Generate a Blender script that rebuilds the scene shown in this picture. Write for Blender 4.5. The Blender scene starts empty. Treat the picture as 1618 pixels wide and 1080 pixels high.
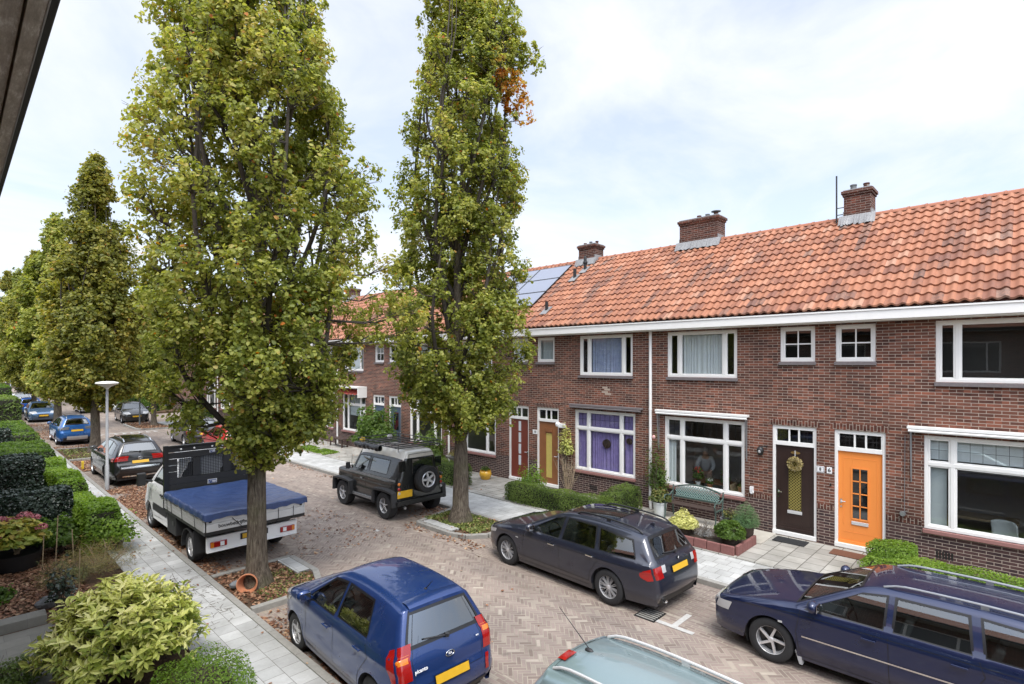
import bpy, bmesh, math, random
import numpy as np
from mathutils import Vector, Matrix
R = math.radians
random.seed(7)
RNG = np.random.default_rng(11)
scene = bpy.context.scene
COL = scene.collection

# ------------------------------------------------------------------ camera
cam_data = bpy.data.cameras.new('camera')
cam = bpy.data.objects.new('camera', cam_data); COL.objects.link(cam)
scene.camera = cam
cam.location = (0, 0, 4.5)
cam.rotation_euler = (R(90), 0, -math.atan2(889, 855))
cam_data.sensor_width = 36; cam_data.lens = 36*855/1618
cam_data.shift_y = 33/1618
cam_data.clip_start = 0.05; cam_data.clip_end = 2000
# ------------------------------------------------------------------ world: pale blue sky with thin white cloud
world = bpy.data.worlds.new('World'); scene.world = world; world.use_nodes = True
SUN_EL, SUN_AZ = 62, 220          # degrees; azimuth clockwise from +Y
def build_world():
    nt = world.node_tree; N = nt.nodes; L = nt.links; N.clear()
    out = N.new('ShaderNodeOutputWorld'); bg = N.new('ShaderNodeBackground')
    sky = N.new('ShaderNodeTexSky'); sky.sky_type = 'NISHITA'; sky.sun_disc = False
    sky.sun_elevation = R(SUN_EL); sky.sun_rotation = R(SUN_AZ); sky.air_density = 1.0; sky.dust_density = 1.0; sky.ozone_density = 1.5
    tc = N.new('ShaderNodeTexCoord')
    sep = N.new('ShaderNodeSeparateXYZ'); L.new(tc.outputs['Generated'], sep.inputs[0])
    add = N.new('ShaderNodeMath'); add.operation = 'ADD'; L.new(sep.outputs['Z'], add.inputs[0]); add.inputs[1].default_value = .22
    mx = N.new('ShaderNodeMath'); mx.operation = 'MAXIMUM'; L.new(add.outputs[0], mx.inputs[0]); mx.inputs[1].default_value = .05
    dx = N.new('ShaderNodeMath'); dx.operation = 'DIVIDE'; L.new(sep.outputs['X'], dx.inputs[0]); L.new(mx.outputs[0], dx.inputs[1])
    dy = N.new('ShaderNodeMath'); dy.operation = 'DIVIDE'; L.new(sep.outputs['Y'], dy.inputs[0]); L.new(mx.outputs[0], dy.inputs[1])
    cmb = N.new('ShaderNodeCombineXYZ'); L.new(dx.outputs[0], cmb.inputs[0]); L.new(dy.outputs[0], cmb.inputs[1])
    n1 = N.new('ShaderNodeTexNoise'); n1.inputs['Scale'].default_value = 1.1; n1.inputs['Detail'].default_value = 7
    n1.inputs['Roughness'].default_value = .58; n1.inputs['Distortion'].default_value = .5
    L.new(cmb.outputs[0], n1.inputs['Vector'])
    rmp = N.new('ShaderNodeValToRGB'); L.new(n1.outputs['Fac'], rmp.inputs[0])
    rmp.color_ramp.elements[0].position = .40; rmp.color_ramp.elements[0].color = (.54,.54,.54,1)
    rmp.color_ramp.elements[1].position = .60; rmp.color_ramp.elements[1].color = (1,1,1,1)
    sc_ = N.new('ShaderNodeVectorMath'); sc_.operation = 'SCALE'; L.new(sky.outputs[0], sc_.inputs[0]); sc_.inputs['Scale'].default_value = .17
    # thin high haze veil over the clear parts, white cloud over the rest
    mix = N.new('ShaderNodeMix'); mix.data_type = 'RGBA'
    L.new(rmp.outputs['Color'], mix.inputs[0]); L.new(sc_.outputs[0], mix.inputs[6]); mix.inputs[7].default_value = (.68,.705,.76,1)
    L.new(mix.outputs[2], bg.inputs['Color'])
    # sky strength raised towards the sun, out of view, as added fill light
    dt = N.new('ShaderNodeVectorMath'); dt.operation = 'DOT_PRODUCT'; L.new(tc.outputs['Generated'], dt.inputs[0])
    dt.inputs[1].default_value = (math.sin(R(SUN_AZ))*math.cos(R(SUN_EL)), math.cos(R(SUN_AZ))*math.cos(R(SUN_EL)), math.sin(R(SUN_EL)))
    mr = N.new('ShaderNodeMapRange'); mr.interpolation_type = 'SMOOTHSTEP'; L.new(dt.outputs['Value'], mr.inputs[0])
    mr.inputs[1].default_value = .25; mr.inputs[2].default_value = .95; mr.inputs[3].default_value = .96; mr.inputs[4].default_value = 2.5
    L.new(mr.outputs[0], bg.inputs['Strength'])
    L.new(bg.outputs[0], out.inputs[0])
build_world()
# ------------------------------------------------------------------ sun
sd = bpy.data.lights.new('sun', 'SUN'); sd.energy = 1.9; sd.angle = R(24); sd.color = (1, .95, .87)
sun = bpy.data.objects.new('sun', sd); COL.objects.link(sun)
_d = Vector((math.sin(R(SUN_AZ))*math.cos(R(SUN_EL)), math.cos(R(SUN_AZ))*math.cos(R(SUN_EL)), math.sin(R(SUN_EL))))
sun.rotation_euler = _d.to_track_quat('Z', 'Y').to_euler()
scene.view_settings.view_transform = 'Standard'; scene.view_settings.look = 'None'
scene.view_settings.exposure = 0.68; scene.view_settings.gamma = 1
scene.cycles.max_bounces = 6; scene.cycles.transparent_max_bounces = 16
scene.cycles.caustics_reflective = False; scene.cycles.caustics_refractive = False

# ------------------------------------------------------------------ helpers
def tag(o, label=None, cat=None, group=None, kind=None):
    if label: o['label'] = label
    if cat: o['category'] = cat
    if group: o['group'] = group
    if kind: o['kind'] = kind
    return o
def empty(name, loc=(0,0,0), rz=0, label=None, cat=None, group=None):
    o = bpy.data.objects.new(name, None); COL.objects.link(o)
    o.location = loc; o.rotation_euler = (0,0,rz); o.empty_display_size = .2
    return tag(o, label, cat, group)
class MB:
    """collects geometry; coordinates are in the parent's frame unless org is given"""
    def __init__(s): s.v = []; s.f = []; s.m = []; s.cur = 0
    def add(s, vs, fs):
        b = len(s.v); s.v.extend([tuple(p) for p in vs])
        for f in fs: s.f.append(tuple(i+b for i in f)); s.m.append(s.cur)
        return s
    def box(s, x0, x1, y0, y1, z0, z1):
        x0,x1 = min(x0,x1),max(x0,x1); y0,y1 = min(y0,y1),max(y0,y1); z0,z1 = min(z0,z1),max(z0,z1)
        return s.add([(x0,y0,z0),(x1,y0,z0),(x1,y1,z0),(x0,y1,z0),(x0,y0,z1),(x1,y0,z1),(x1,y1,z1),(x0,y1,z1)],
              [(0,3,2,1),(4,5,6,7),(0,1,5,4),(1,2,6,5),(2,3,7,6),(3,0,4,7)])
    def bar(s, a, b, w, h, up=(0,0,1)):
        a = Vector(a); b = Vector(b); d = (b-a).normalized(); u = Vector(up)
        if abs(d.dot(u)) > .98: u = Vector((1,0,0))
        x = d.cross(u).normalized()*w/2; y = x.cross(d).normalized()*h/2
        vs = [a-x-y, a+x-y, a+x+y, a-x+y, b-x-y, b+x-y, b+x+y, b-x+y]
        return s.add(vs, [(0,1,2,3),(7,6,5,4),(0,4,5,1),(1,5,6,2),(2,6,7,3),(3,7,4,0)])
    def tube(s, pts, r, n=8, cap=True):
        pts = [Vector(p) for p in pts]; m = len(pts)
        if not hasattr(r, '__len__'): r = [r]*m
        vs = []; ref = None
        for i, p in enumerate(pts):
            d = (pts[min(i+1,m-1)] - pts[max(i-1,0)])
            d = d.normalized() if d.length > 1e-9 else Vector((0,0,1))
            if ref is None:
                ref = Vector((0,0,1)) if abs(d.z) < .9 else Vector((1,0,0))
            x = d.cross(ref); x = x.normalized() if x.length > 1e-6 else d.orthogonal().normalized()
            y = d.cross(x).normalized(); ref = x.cross(d) 
            for k in range(n):
                a = 2*math.pi*k/n; vs.append(p + (x*math.cos(a) + y*math.sin(a))*r[i])
        fs = [(i*n+k, i*n+(k+1)%n, (i+1)*n+(k+1)%n, (i+1)*n+k) for i in range(m-1) for k in range(n)]
        if cap: fs += [tuple(range(n-1,-1,-1)), tuple((m-1)*n+k for k in range(n))]
        return s.add(vs, fs)
    def lathe(s, prof, c=(0,0,0), n=24, axis='z', cap=True):
        vs = []; m = len(prof)
        for (r, h) in prof:
            for k in range(n):
                a = 2*math.pi*k/n; ca, sa = r*math.cos(a), r*math.sin(a)
                p = (ca, sa, h) if axis == 'z' else ((ca, h, sa) if axis == 'y' else (h, ca, sa))
                vs.append((p[0]+c[0], p[1]+c[1], p[2]+c[2]))
        fs = [(i*n+k, i*n+(k+1)%n, (i+1)*n+(k+1)%n, (i+1)*n+k) for i in range(m-1) for k in range(n)]
        if cap:
            fs += [tuple(range(n-1,-1,-1)), tuple((m-1)*n+k for k in range(n))]
        return s.add(vs, fs)
    def grid(s, P, nu, nv, closed=False):
        vs = [P(i/(nu), j/(nv)) for i in range(nu+1) for j in range(nv+1)]
        fs = [(i*(nv+1)+j, (i+1)*(nv+1)+j, (i+1)*(nv+1)+j+1, i*(nv+1)+j+1) for i in range(nu) for j in range(nv)]
        return s.add(vs, fs)
    def ell(s, c, r, nu=10, nv=8):
        def P(u, v):
            a = 2*math.pi*u; b = math.pi*(v-.5)*.999
            return (c[0]+r[0]*math.cos(a)*math.cos(b), c[1]+r[1]*math.sin(a)*math.cos(b), c[2]+r[2]*math.sin(b))
        return s.grid(P, nu, nv)
    def prism(s, poly, x0, x1, axis='x'):
        n = len(poly); vs = []
        for x in (x0, x1):
            for (a, b) in poly:
                vs.append((x,a,b) if axis == 'x' else ((a,x,b) if axis == 'y' else (a,b,x)))
        return s.add(vs, [tuple(range(n)), tuple(range(2*n-1, n-1, -1))] + [(i, (i+1)%n+0, (i+1)%n+n, i+n) for i in range(n)])
    def build(s, name, mats, parent=None, smooth=False, bevel=0, org=None, fix=True, seg=2):
        me = bpy.data.meshes.new(name)
        vs = s.v if org is None else [(p[0]-org[0], p[1]-org[1], p[2]-org[2]) for p in s.v]
        me.from_pydata(vs, [], s.f)
        if not isinstance(mats, (list, tuple)): mats = [mats]
        for m in mats: me.materials.append(m)
        if len(mats) > 1: me.polygons.foreach_set('material_index', s.m)
        if fix:
            bm = bmesh.new(); bm.from_mesh(me); bmesh.ops.recalc_face_normals(bm, faces=bm.faces); bm.to_mesh(me); bm.free()
        if smooth:
            me.polygons.foreach_set('use_smooth', [True]*len(me.polygons))
            try: me.set_sharp_from_angle(angle=R(smooth if smooth > 1 else 40))
            except Exception: pass
        me.update()
        o = bpy.data.objects.new(name, me); COL.objects.link(o)
        if parent is not None: o.parent = parent
        elif org is not None: o.location = org
        if bevel:
            b = o.modifiers.new('bevel', 'BEVEL'); b.width = bevel; b.segments = seg; b.limit_method = 'ANGLE'; b.angle_limit = R(35)
        return o
def copy_tree(o, parent=None):
    c = o.copy(); COL.objects.link(c)
    if parent is not None: c.parent = parent
    for ch in list(o.children): copy_tree(ch, c)
    return c
def text_part(name, s, size, mat, parent, mtx, depth=.002, bold=False):
    cu = bpy.data.curves.new(name, 'FONT'); cu.body = s; cu.size = size; cu.extrude = depth
    cu.align_x = 'CENTER'; cu.align_y = 'CENTER'
    if bold: cu.offset = size*.02
    t = bpy.data.objects.new('tmp', cu); COL.objects.link(t)
    dg = bpy.context.evaluated_depsgraph_get(); me = bpy.data.meshes.new_from_object(t.evaluated_get(dg))
    bpy.data.objects.remove(t); me.transform(mtx); me.materials.clear(); me.materials.append(mat)
    o = bpy.data.objects.new(name, me); COL.objects.link(o); o.parent = parent
    return o

# ------------------------------------------------------------------ materials
class NT:
    def __init__(s, name):
        s.mat = bpy.data.materials.new(name); s.mat.use_nodes = True
        s.nt = s.mat.node_tree; s.N = s.nt.nodes; s.L = s.nt.links
        s.b = s.N['Principled BSDF']; s.out = s.N['Material Output']
    def n(s, t, **k):
        o = s.N.new(t)
        for a, b in k.items(): setattr(o, a, b)
        return o
    def set(s, o, i, v):
        if isinstance(v, (int, float, tuple, list)): o.inputs[i].default_value = v
        else: s.L.new(v, o.inputs[i])
    def math(s, op, a, b=None, c=None):
        o = s.n('ShaderNodeMath', operation=op); s.set(o, 0, a)
        if b is not None: s.set(o, 1, b)
        if c is not None: s.set(o, 2, c)
        return o.outputs[0]
    def mix(s, f, a, b, bt='MIX'):
        o = s.n('ShaderNodeMix', data_type='RGBA', blend_type=bt); s.set(o, 0, f)
        s.set(o, 6, a if not isinstance(a, tuple) else (*a[:3], 1)); s.set(o, 7, b if not isinstance(b, tuple) else (*b[:3], 1))
        return o.outputs[2]
    def noise(s, vec, scale, detail=4, rough=.55, dist=0):
        o = s.n('ShaderNodeTexNoise'); s.L.new(vec, o.inputs['Vector']) if vec is not None else None
        o.inputs['Scale'].default_value = scale; o.inputs['Detail'].default_value = detail
        o.inputs['Roughness'].default_value = rough; o.inputs['Distortion'].default_value = dist
        return o.outputs['Fac']
    def ramp(s, f, stops, interp='LINEAR'):
        o = s.n('ShaderNodeValToRGB'); s.L.new(f, o.inputs[0]); cr = o.color_ramp; cr.interpolation = interp
        while len(cr.elements) < len(stops): cr.elements.new(.5)
        for e, (p, c) in zip(cr.elements, stops): e.position = p; e.color = (*c[:3], 1) if len(c) >= 3 else (c[0],)*3+(1,)
        return o.outputs['Color']
    def geo(s): return s.n('ShaderNodeTexCoord').outputs['Object']
    def pos(s): return s.n('ShaderNodeNewGeometry').outputs['Position']
    def bump(s, h, strength=.3, dist=.01):
        o = s.n('ShaderNodeBump'); s.L.new(h, o.inputs['Height']); o.inputs['Strength'].default_value = strength; o.inputs['Distance'].default_value = dist
        s.L.new(o.outputs[0], s.b.inputs['Normal'])
    def base(s, c): s.set(s.b, 'Base Color', c if not isinstance(c, tuple) else (*c[:3], 1))
    def p(s, **k):
        for a, b in k.items(): s.set(s.b, a.replace('_', ' '), b)
        return s
M = {}
def simple(name, col, rough=.5, metal=0, var=.12, scale=14, bump=0, spec=.5, coat=0):
    t = NT(name); v = t.geo(); n = t.noise(v, scale, 5)
    f = t.math('MULTIPLY_ADD', n, 2*var, 1-var)
    o = t.n('ShaderNodeVectorMath', operation='SCALE'); o.inputs[0].default_value = col[:3]; t.L.new(f, o.inputs['Scale'])
    t.base(o.outputs[0]); t.p(Roughness=rough, Metallic=metal, Specular_IOR_Level=spec)
    if coat: t.p(Coat_Weight=coat, Coat_Roughness=.03)
    if bump: t.bump(n, bump, .01)
    M[name] = t.mat; return t.mat
simple('white_paint', (.80,.79,.76), .45, var=.05, scale=6)
simple('cream_paint', (.72,.70,.64), .5, var=.06, scale=5)
simple('grey_sill', (.16,.14,.14), .75, var=.3, scale=20, bump=.2)
simple('red_sill', (.27,.13,.115), .7, var=.2, scale=12)
simple('lead', (.25,.25,.25), .6, metal=.2, var=.6, scale=30, bump=.3)
simple('black_metal', (.018,.018,.018), .4, var=.2)
simple('black_plastic', (.022,.022,.023), .55, var=.2)
simple('dark_trim', (.012,.012,.013), .3, var=.1)
simple('rubber', (.020,.020,.021), .8, var=.25, scale=30)
simple('chrome', (.75,.75,.75), .12, metal=1, var=.04)
simple('alloy', (.62,.62,.63), .35, metal=.55, var=.12)
simple('steel', (.33,.34,.35), .42, metal=.7, var=.2, scale=8)
simple('galv', (.42,.43,.44), .5, metal=.2, var=.12, scale=8)
simple('alu', (.60,.60,.59), .45, metal=.25, var=.12, scale=5)
simple('kerb', (.27,.26,.235), .85, var=.35, scale=9, bump=.25)
simple('terracotta', (.50,.20,.10), .75, var=.2, scale=9)
simple('glaze_yellow', (.72,.40,.04), .25, var=.1, coat=.5)
simple('pot_white', (.62,.65,.64), .5, var=.1)
simple('pot_grey', (.12,.125,.13), .6, var=.15)
simple('pot_black', (.012,.012,.013), .6, var=.15)
simple('soil', (.06,.042,.03), .95, var=.5, scale=25, bump=.5)
simple('maroon_stone', (.20,.085,.075), .85, var=.25, scale=14, bump=.3)
simple('wood_dark', (.055,.035,.028), .6, var=.3, scale=9)
simple('wood_stake', (.33,.25,.15), .8, var=.25)
simple('twig', (.11,.085,.06), .85, var=.3)
simple('twig_tan', (.34,.26,.17), .85, var=.3)
simple('verdigris', (.22,.34,.31), .5, var=.25, scale=20)
simple('bench_iron', (.065,.10,.085), .5, var=.25, scale=20)
simple('rubber_mat', (.015,.016,.017), .85, var=.3, scale=40, bump=.3)
simple('coir_mat', (.13,.055,.03), .95, var=.4, scale=60, bump=.5)
simple('door_brown', (.030,.017,.014), .35, var=.15, scale=7)
simple('door_orange', (.80,.26,.055), .38, var=.03, scale=3)
simple('door_red', (.16,.035,.022), .4, var=.15, scale=4)
simple('door_wood', (.24,.095,.035), .45, var=.25, scale=4)
simple('door_blue', (.05,.085,.13), .4, var=.1)
simple('door_green', (.03,.09,.06), .4, var=.1)
simple('yellow_glass', (.50,.41,.12), .35, var=.15, scale=12)
simple('plate_yellow', (.62,.36,.02), .4, var=.12, scale=12)
simple('curtain_white', (.72,.74,.76), .9, var=.06)
simple('curtain_purple', (.34,.26,.56), .85, var=.3, scale=9)
simple('blind_grey', (.55,.58,.60), .8, var=.03)
simple('interior_wall', (.40,.37,.33), .9, var=.05)
simple('interior_dark', (.06,.055,.05), .9, var=.1)
simple('interior_wood', (.20,.09,.04), .6, var=.2)
simple('brass', (.6,.40,.15), .35, metal=.9)
simple('tarp_dark', (.012,.025,.10), .35, var=.2, scale=6)
simple('litho_blue', (.02,.06,.22), .4)
simple('sign_white', (.8,.8,.8), .4, var=.02)
simple('sign_black', (.01,.01,.01), .4, var=.02)
simple('skin', (.55,.34,.25), .5, var=.05)
simple('blouse', (.50,.50,.50), .85, var=.08)
simple('hair_grey', (.30,.27,.24), .7, var=.15)
simple('seat_cloth', (.035,.035,.04), .85, var=.2)
simple('awning_red', (.28,.045,.03), .8, var=.1)
simple('yellow_bin', (.72,.50,.04), .5, var=.08)
simple('rock', (.17,.18,.19), .7, var=.4, scale=8, bump=.4)
simple('wicker', (.38,.28,.17), .8, var=.3, scale=30)
simple('white_marking', (.42,.41,.385), .8, var=.35, scale=18)
simple('solar', (.22,.24,.30), .12, var=.06, scale=2, coat=.6)
def lamp_glow(): pass

def mat_glass(name, tint=(.012,.014,.015), refl=1.0):
    """window pane: transparent sheet that reflects by fresnel"""
    t = NT(name); t.N.remove(t.b)
    tr = t.n('ShaderNodeBsdfTransparent'); tr.inputs[0].default_value = (.80,.84,.83,1)
    gl = t.n('ShaderNodeBsdfGlossy'); gl.inputs['Roughness'].default_value = .01; gl.inputs[0].default_value = (.95,.97,1,1)
    fr = t.n('ShaderNodeFresnel'); ge = t.n('ShaderNodeNewGeometry'); t.L.new(t.math('MULTIPLY_ADD', ge.outputs['Backfacing'], -.8333, 1.5), fr.inputs[0])
    n = t.noise(t.pos(), .9, 2); bp = t.n('ShaderNodeBump'); bp.inputs['Strength'].default_value = .05; bp.inputs['Distance'].default_value = .02
    t.L.new(n, bp.inputs['Height']); t.L.new(bp.outputs[0], gl.inputs['Normal'])
    f = t.math('MULTIPLY_ADD', fr.outputs[0], 1.3, .03); f = t.math('MINIMUM', f, 1.0)
    mx = t.n('ShaderNodeMixShader'); t.L.new(f, mx.inputs[0]); t.L.new(tr.outputs[0], mx.inputs[1]); t.L.new(gl.outputs[0], mx.inputs[2])
    t.L.new(mx.outputs[0], t.out.inputs[0]); M[name] = t.mat; return t.mat
mat_glass('pane')
def mat_carglass(name, col=(.010,.012,.012)):
    t = NT(name); t.base(col); t.p(Roughness=.03, Specular_IOR_Level=.75, Coat_Weight=.6, Coat_Roughness=.01)
    M[name] = t.mat
mat_carglass('car_glass')
def mat_paint(name, col, metal=.35, flake=.05):
    t = NT(name); v = t.geo(); n = t.noise(v, 900, 0)
    c2 = tuple(min(1, c*1.3+.004) for c in col)
    dirt = t.noise(v, 3.0, 6, .65)
    c = t.mix(n, col, c2); sep = t.n('ShaderNodeSeparateXYZ'); t.L.new(v, sep.inputs[0])
    low = t.n('ShaderNodeMapRange'); t.L.new(sep.outputs[2], low.inputs[0]); low.inputs[1].default_value = .55; low.inputs[2].default_value = .15
    low.inputs[3].default_value = 0; low.inputs[4].default_value = .35
    df = t.math('MULTIPLY', low.outputs[0], dirt)
    t.base(t.mix(df, c, (.16,.14,.12)))
    t.p(Metallic=metal, Roughness=t.math('MULTIPLY_ADD', dirt, .14, .22), Coat_Weight=.9, Coat_Roughness=t.math('MULTIPLY_ADD', dirt, .05, .0))
    t.b.inputs['Coat IOR'].default_value = 1.5
    M[name] = t.mat
mat_paint('paint_blue', (.008,.031,.128)); mat_paint('paint_grey', (.017,.020,.034)); mat_paint('paint_navy', (.004,.010,.045))
mat_paint('paint_teal', (.25,.335,.345), .55); mat_paint('paint_black', (.008,.008,.009), .1); mat_paint('paint_white', (.70,.70,.69), 0)
mat_paint('paint_midblue', (.018,.10,.30)); mat_paint('paint_steelblue', (.07,.13,.23), .5); mat_paint('paint_red', (.40,.015,.015), .1)
mat_paint('paint_brightblue', (.012,.10,.45)); mat_paint('paint_silver', (.45,.46,.47), .6); mat_paint('paint_anthracite', (.03,.03,.035), .3)
mat_paint('paint_defender', (.007,.008,.008), .0); mat_paint('paint_cream', (.62,.60,.54), 0)
def mat_lens(name, col, rough=.15):
    t = NT(name); v = t.geo(); w = t.n('ShaderNodeTexWave'); t.L.new(v, w.inputs[0]); w.inputs['Scale'].default_value = 22; w.bands_direction = 'Z'
    t.base(t.mix(t.math('MULTIPLY', w.outputs['Fac'], .45), col, tuple(c*.35 for c in col)))
    t.p(Roughness=rough, Coat_Weight=.8, Coat_Roughness=.02); M[name] = t.mat
mat_lens('lens_red', (.36,.008,.006)); mat_lens('lens_clear', (.50,.50,.50)); mat_lens('lens_amber', (.75,.22,.02)); mat_lens('lens_smoke', (.16,.17,.18))

def mat_brick(name='brick', c1=(.185,.079,.055), c2=(.115,.055,.043), mort=(.40,.335,.28), plinth=True, soldier=False):
    t = NT(name); pos = t.pos(); sep = t.n('ShaderNodeSeparateXYZ'); t.L.new(pos, sep.inputs[0])
    u = t.math('ADD', sep.outputs[0], sep.outputs[1]); z = sep.outputs[2]
    def bt(uu, vv):
        cmb = t.n('ShaderNodeCombineXYZ'); t.L.new(uu, cmb.inputs[0]); t.L.new(vv, cmb.inputs[1])
        b = t.n('ShaderNodeTexBrick'); t.L.new(cmb.outputs[0], b.inputs['Vector'])
        b.inputs['Scale'].default_value = 1; b.inputs['Brick Width'].default_value = .235; b.inputs['Row Height'].default_value = .068
        b.inputs['Mortar Size'].default_value = .0068; b.inputs['Mortar Smooth'].default_value = .2; b.inputs['Bias'].default_value = -.1
        b.offset = .5
        b.inputs['Color1'].default_value = (*c1,1); b.inputs['Color2'].default_value = (*c2,1); b.inputs['Mortar'].default_value = (*mort,1)
        return b, cmb.outputs[0]
    if soldier: b, vv = bt(z, u)
    else: b, vv = bt(u, z)
    big = t.noise(pos, .55, 5, .6); fine = t.noise(pos, 30, 3)
    # per-brick tint from a cell lookup
    ru = t.math('FLOOR', t.math('DIVIDE', z, .068)); shift = t.math('MULTIPLY', t.math('FRACT', t.math('MULTIPLY', ru, .5)), 1.0)
    ci = t.math('FLOOR', t.math('SUBTRACT', t.math('DIVIDE', u, .235), shift))
    cc = t.n('ShaderNodeCombineXYZ'); t.L.new(ru, cc.inputs[0]); t.L.new(ci, cc.inputs[1])
    wn = t.n('ShaderNodeTexWhiteNoise'); t.L.new(cc.outputs[0], wn.inputs['Vector'])
    tint = t.ramp(wn.outputs['Value'], [(0,(.52,.52,.56)),(.3,(.8,.78,.76)),(.7,(1.1,1.05,1.0)),(1,(1.55,1.3,1.15))])
    f = t.math('SUBTRACT', 1, b.outputs['Fac'])
    bc = t.mix(f, b.outputs['Color'], tint, 'MULTIPLY')
    if plinth:
        pm = t.math('LESS_THAN', z, .98); pcol = t.mix(f, mort, t.mix(wn.outputs['Value'], (.045,.028,.030), (.10,.055,.05)))
        bc = t.mix(pm, bc, pcol)
    st = t.ramp(big, [(.3,(.75,.75,.75)),(.65,(1.15,1.12,1.1))])
    bc = t.mix(1.0, bc, st, 'MULTIPLY')
    bc = t.mix(t.math('MULTIPLY', fine, .35), bc, t.mix(.5, bc, (.0,.0,.0)))
    t.base(bc); t.p(Roughness=.88, Specular_IOR_Level=.25)
    t.bump(t.math('ADD', t.math('MULTIPLY', f, 1.0), t.math('MULTIPLY', fine, .25)), .55, .008)
    M[name] = t.mat
mat_brick(); mat_brick('brick_soldier', plinth=False, soldier=True, c1=(.125,.05,.036), c2=(.07,.032,.026))
mat_brick('brick_chimney', plinth=False, c1=(.12,.048,.035), c2=(.07,.032,.026), mort=(.26,.22,.19))

def mat_tiles():
    t = NT('roof_tiles'); uv = t.n('ShaderNodeUVMap'); uv.uv_map = 'UVMap'
    fl = t.n('ShaderNodeVectorMath', operation='FLOOR'); t.L.new(uv.outputs[0], fl.inputs[0])
    wn = t.n('ShaderNodeTexWhiteNoise'); t.L.new(fl.outputs[0], wn.inputs['Vector'])
    base = t.ramp(wn.outputs['Value'], [(0,(.20,.085,.055)),(.2,(.28,.115,.065)),(.55,(.335,.138,.075)),(.85,(.385,.168,.095)),(1,(.38,.21,.14))])
    pos = t.pos(); mp = t.n('ShaderNodeMapping'); t.L.new(uv.outputs[0], mp.inputs[0]); mp.inputs['Scale'].default_value = (1,.35,1)
    streak = t.noise(mp.outputs[0], .55, 5, .65); fine = t.noise(pos, 16, 6, .7)
    s2 = t.math('MULTIPLY', t.math('GREATER_THAN', t.math('ADD', streak, t.math('MULTIPLY', wn.outputs['Value'], .18)), .70), fine)
    dark = t.ramp(t.math('ADD', t.math('MULTIPLY', streak, .7), t.math('MULTIPLY', fine, .5)), [(.58,(0,0,0)),(.80,(.6,.6,.6))])
    c = t.mix(dark, base, (.075,.06,.055)); c = t.mix(t.math('MULTIPLY', s2, .9), c, (.06,.05,.05))
    lich = t.ramp(t.noise(pos, 7, 6, .7), [(.60,(0,0,0)),(.76,(.4,.4,.4))]); c = t.mix(lich, c, (.36,.24,.17))
    t.base(c); t.p(Roughness=.7, Specular_IOR_Level=.35); t.bump(fine, .25, .006); M['roof_tiles'] = t.mat
mat_tiles()

def herring(t, u, v, w):
    """herringbone of 3:1 blocks, cell size w -> (id vector, edge distance 0..)"""
    a = t.math('DIVIDE', u, w); b = t.math('DIVIDE', v, w)
    i = t.math('FLOOR', a); j = t.math('FLOOR', b); fu = t.math('SUBTRACT', a, i); fv = t.math('SUBTRACT', b, j)
    k = t.math('FLOORED_MODULO', t.math('SUBTRACT', i, j), 6.0)
    def eq(n): return t.math('COMPARE', k, float(n), .1)
    hor = t.math('LESS_THAN', k, 2.5); ver = t.math('SUBTRACT', 1, hor)
    iu = t.math('SUBTRACT', 1, fu); iv = t.math('SUBTRACT', 1, fv); big = 9.0
    nl = t.math('MULTIPLY', hor, t.math('SUBTRACT', 1, eq(0))); nr = t.math('MULTIPLY', hor, t.math('SUBTRACT', 1, eq(2)))
    nb = t.math('MULTIPLY', ver, t.math('SUBTRACT', 1, eq(5))); nt_ = t.math('MULTIPLY', ver, t.math('SUBTRACT', 1, eq(3)))
    dl = t.math('MULTIPLY_ADD', nl, big, fu); dr = t.math('MULTIPLY_ADD', nr, big, iu)
    db = t.math('MULTIPLY_ADD', nb, big, fv); dt = t.math('MULTIPLY_ADD', nt_, big, iv)
    d = t.math('MINIMUM', t.math('MINIMUM', dl, dr), t.math('MINIMUM', db, dt))
    ii = t.math('SUBTRACT', i, t.math('MULTIPLY', hor, k)); jj = t.math('SUBTRACT', j, t.math('MULTIPLY', ver, t.math('SUBTRACT', 5, k)))
    c = t.n('ShaderNodeCombineXYZ'); t.L.new(ii, c.inputs[0]); t.L.new(jj, c.inputs[1])
    return c.outputs[0], d
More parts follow.
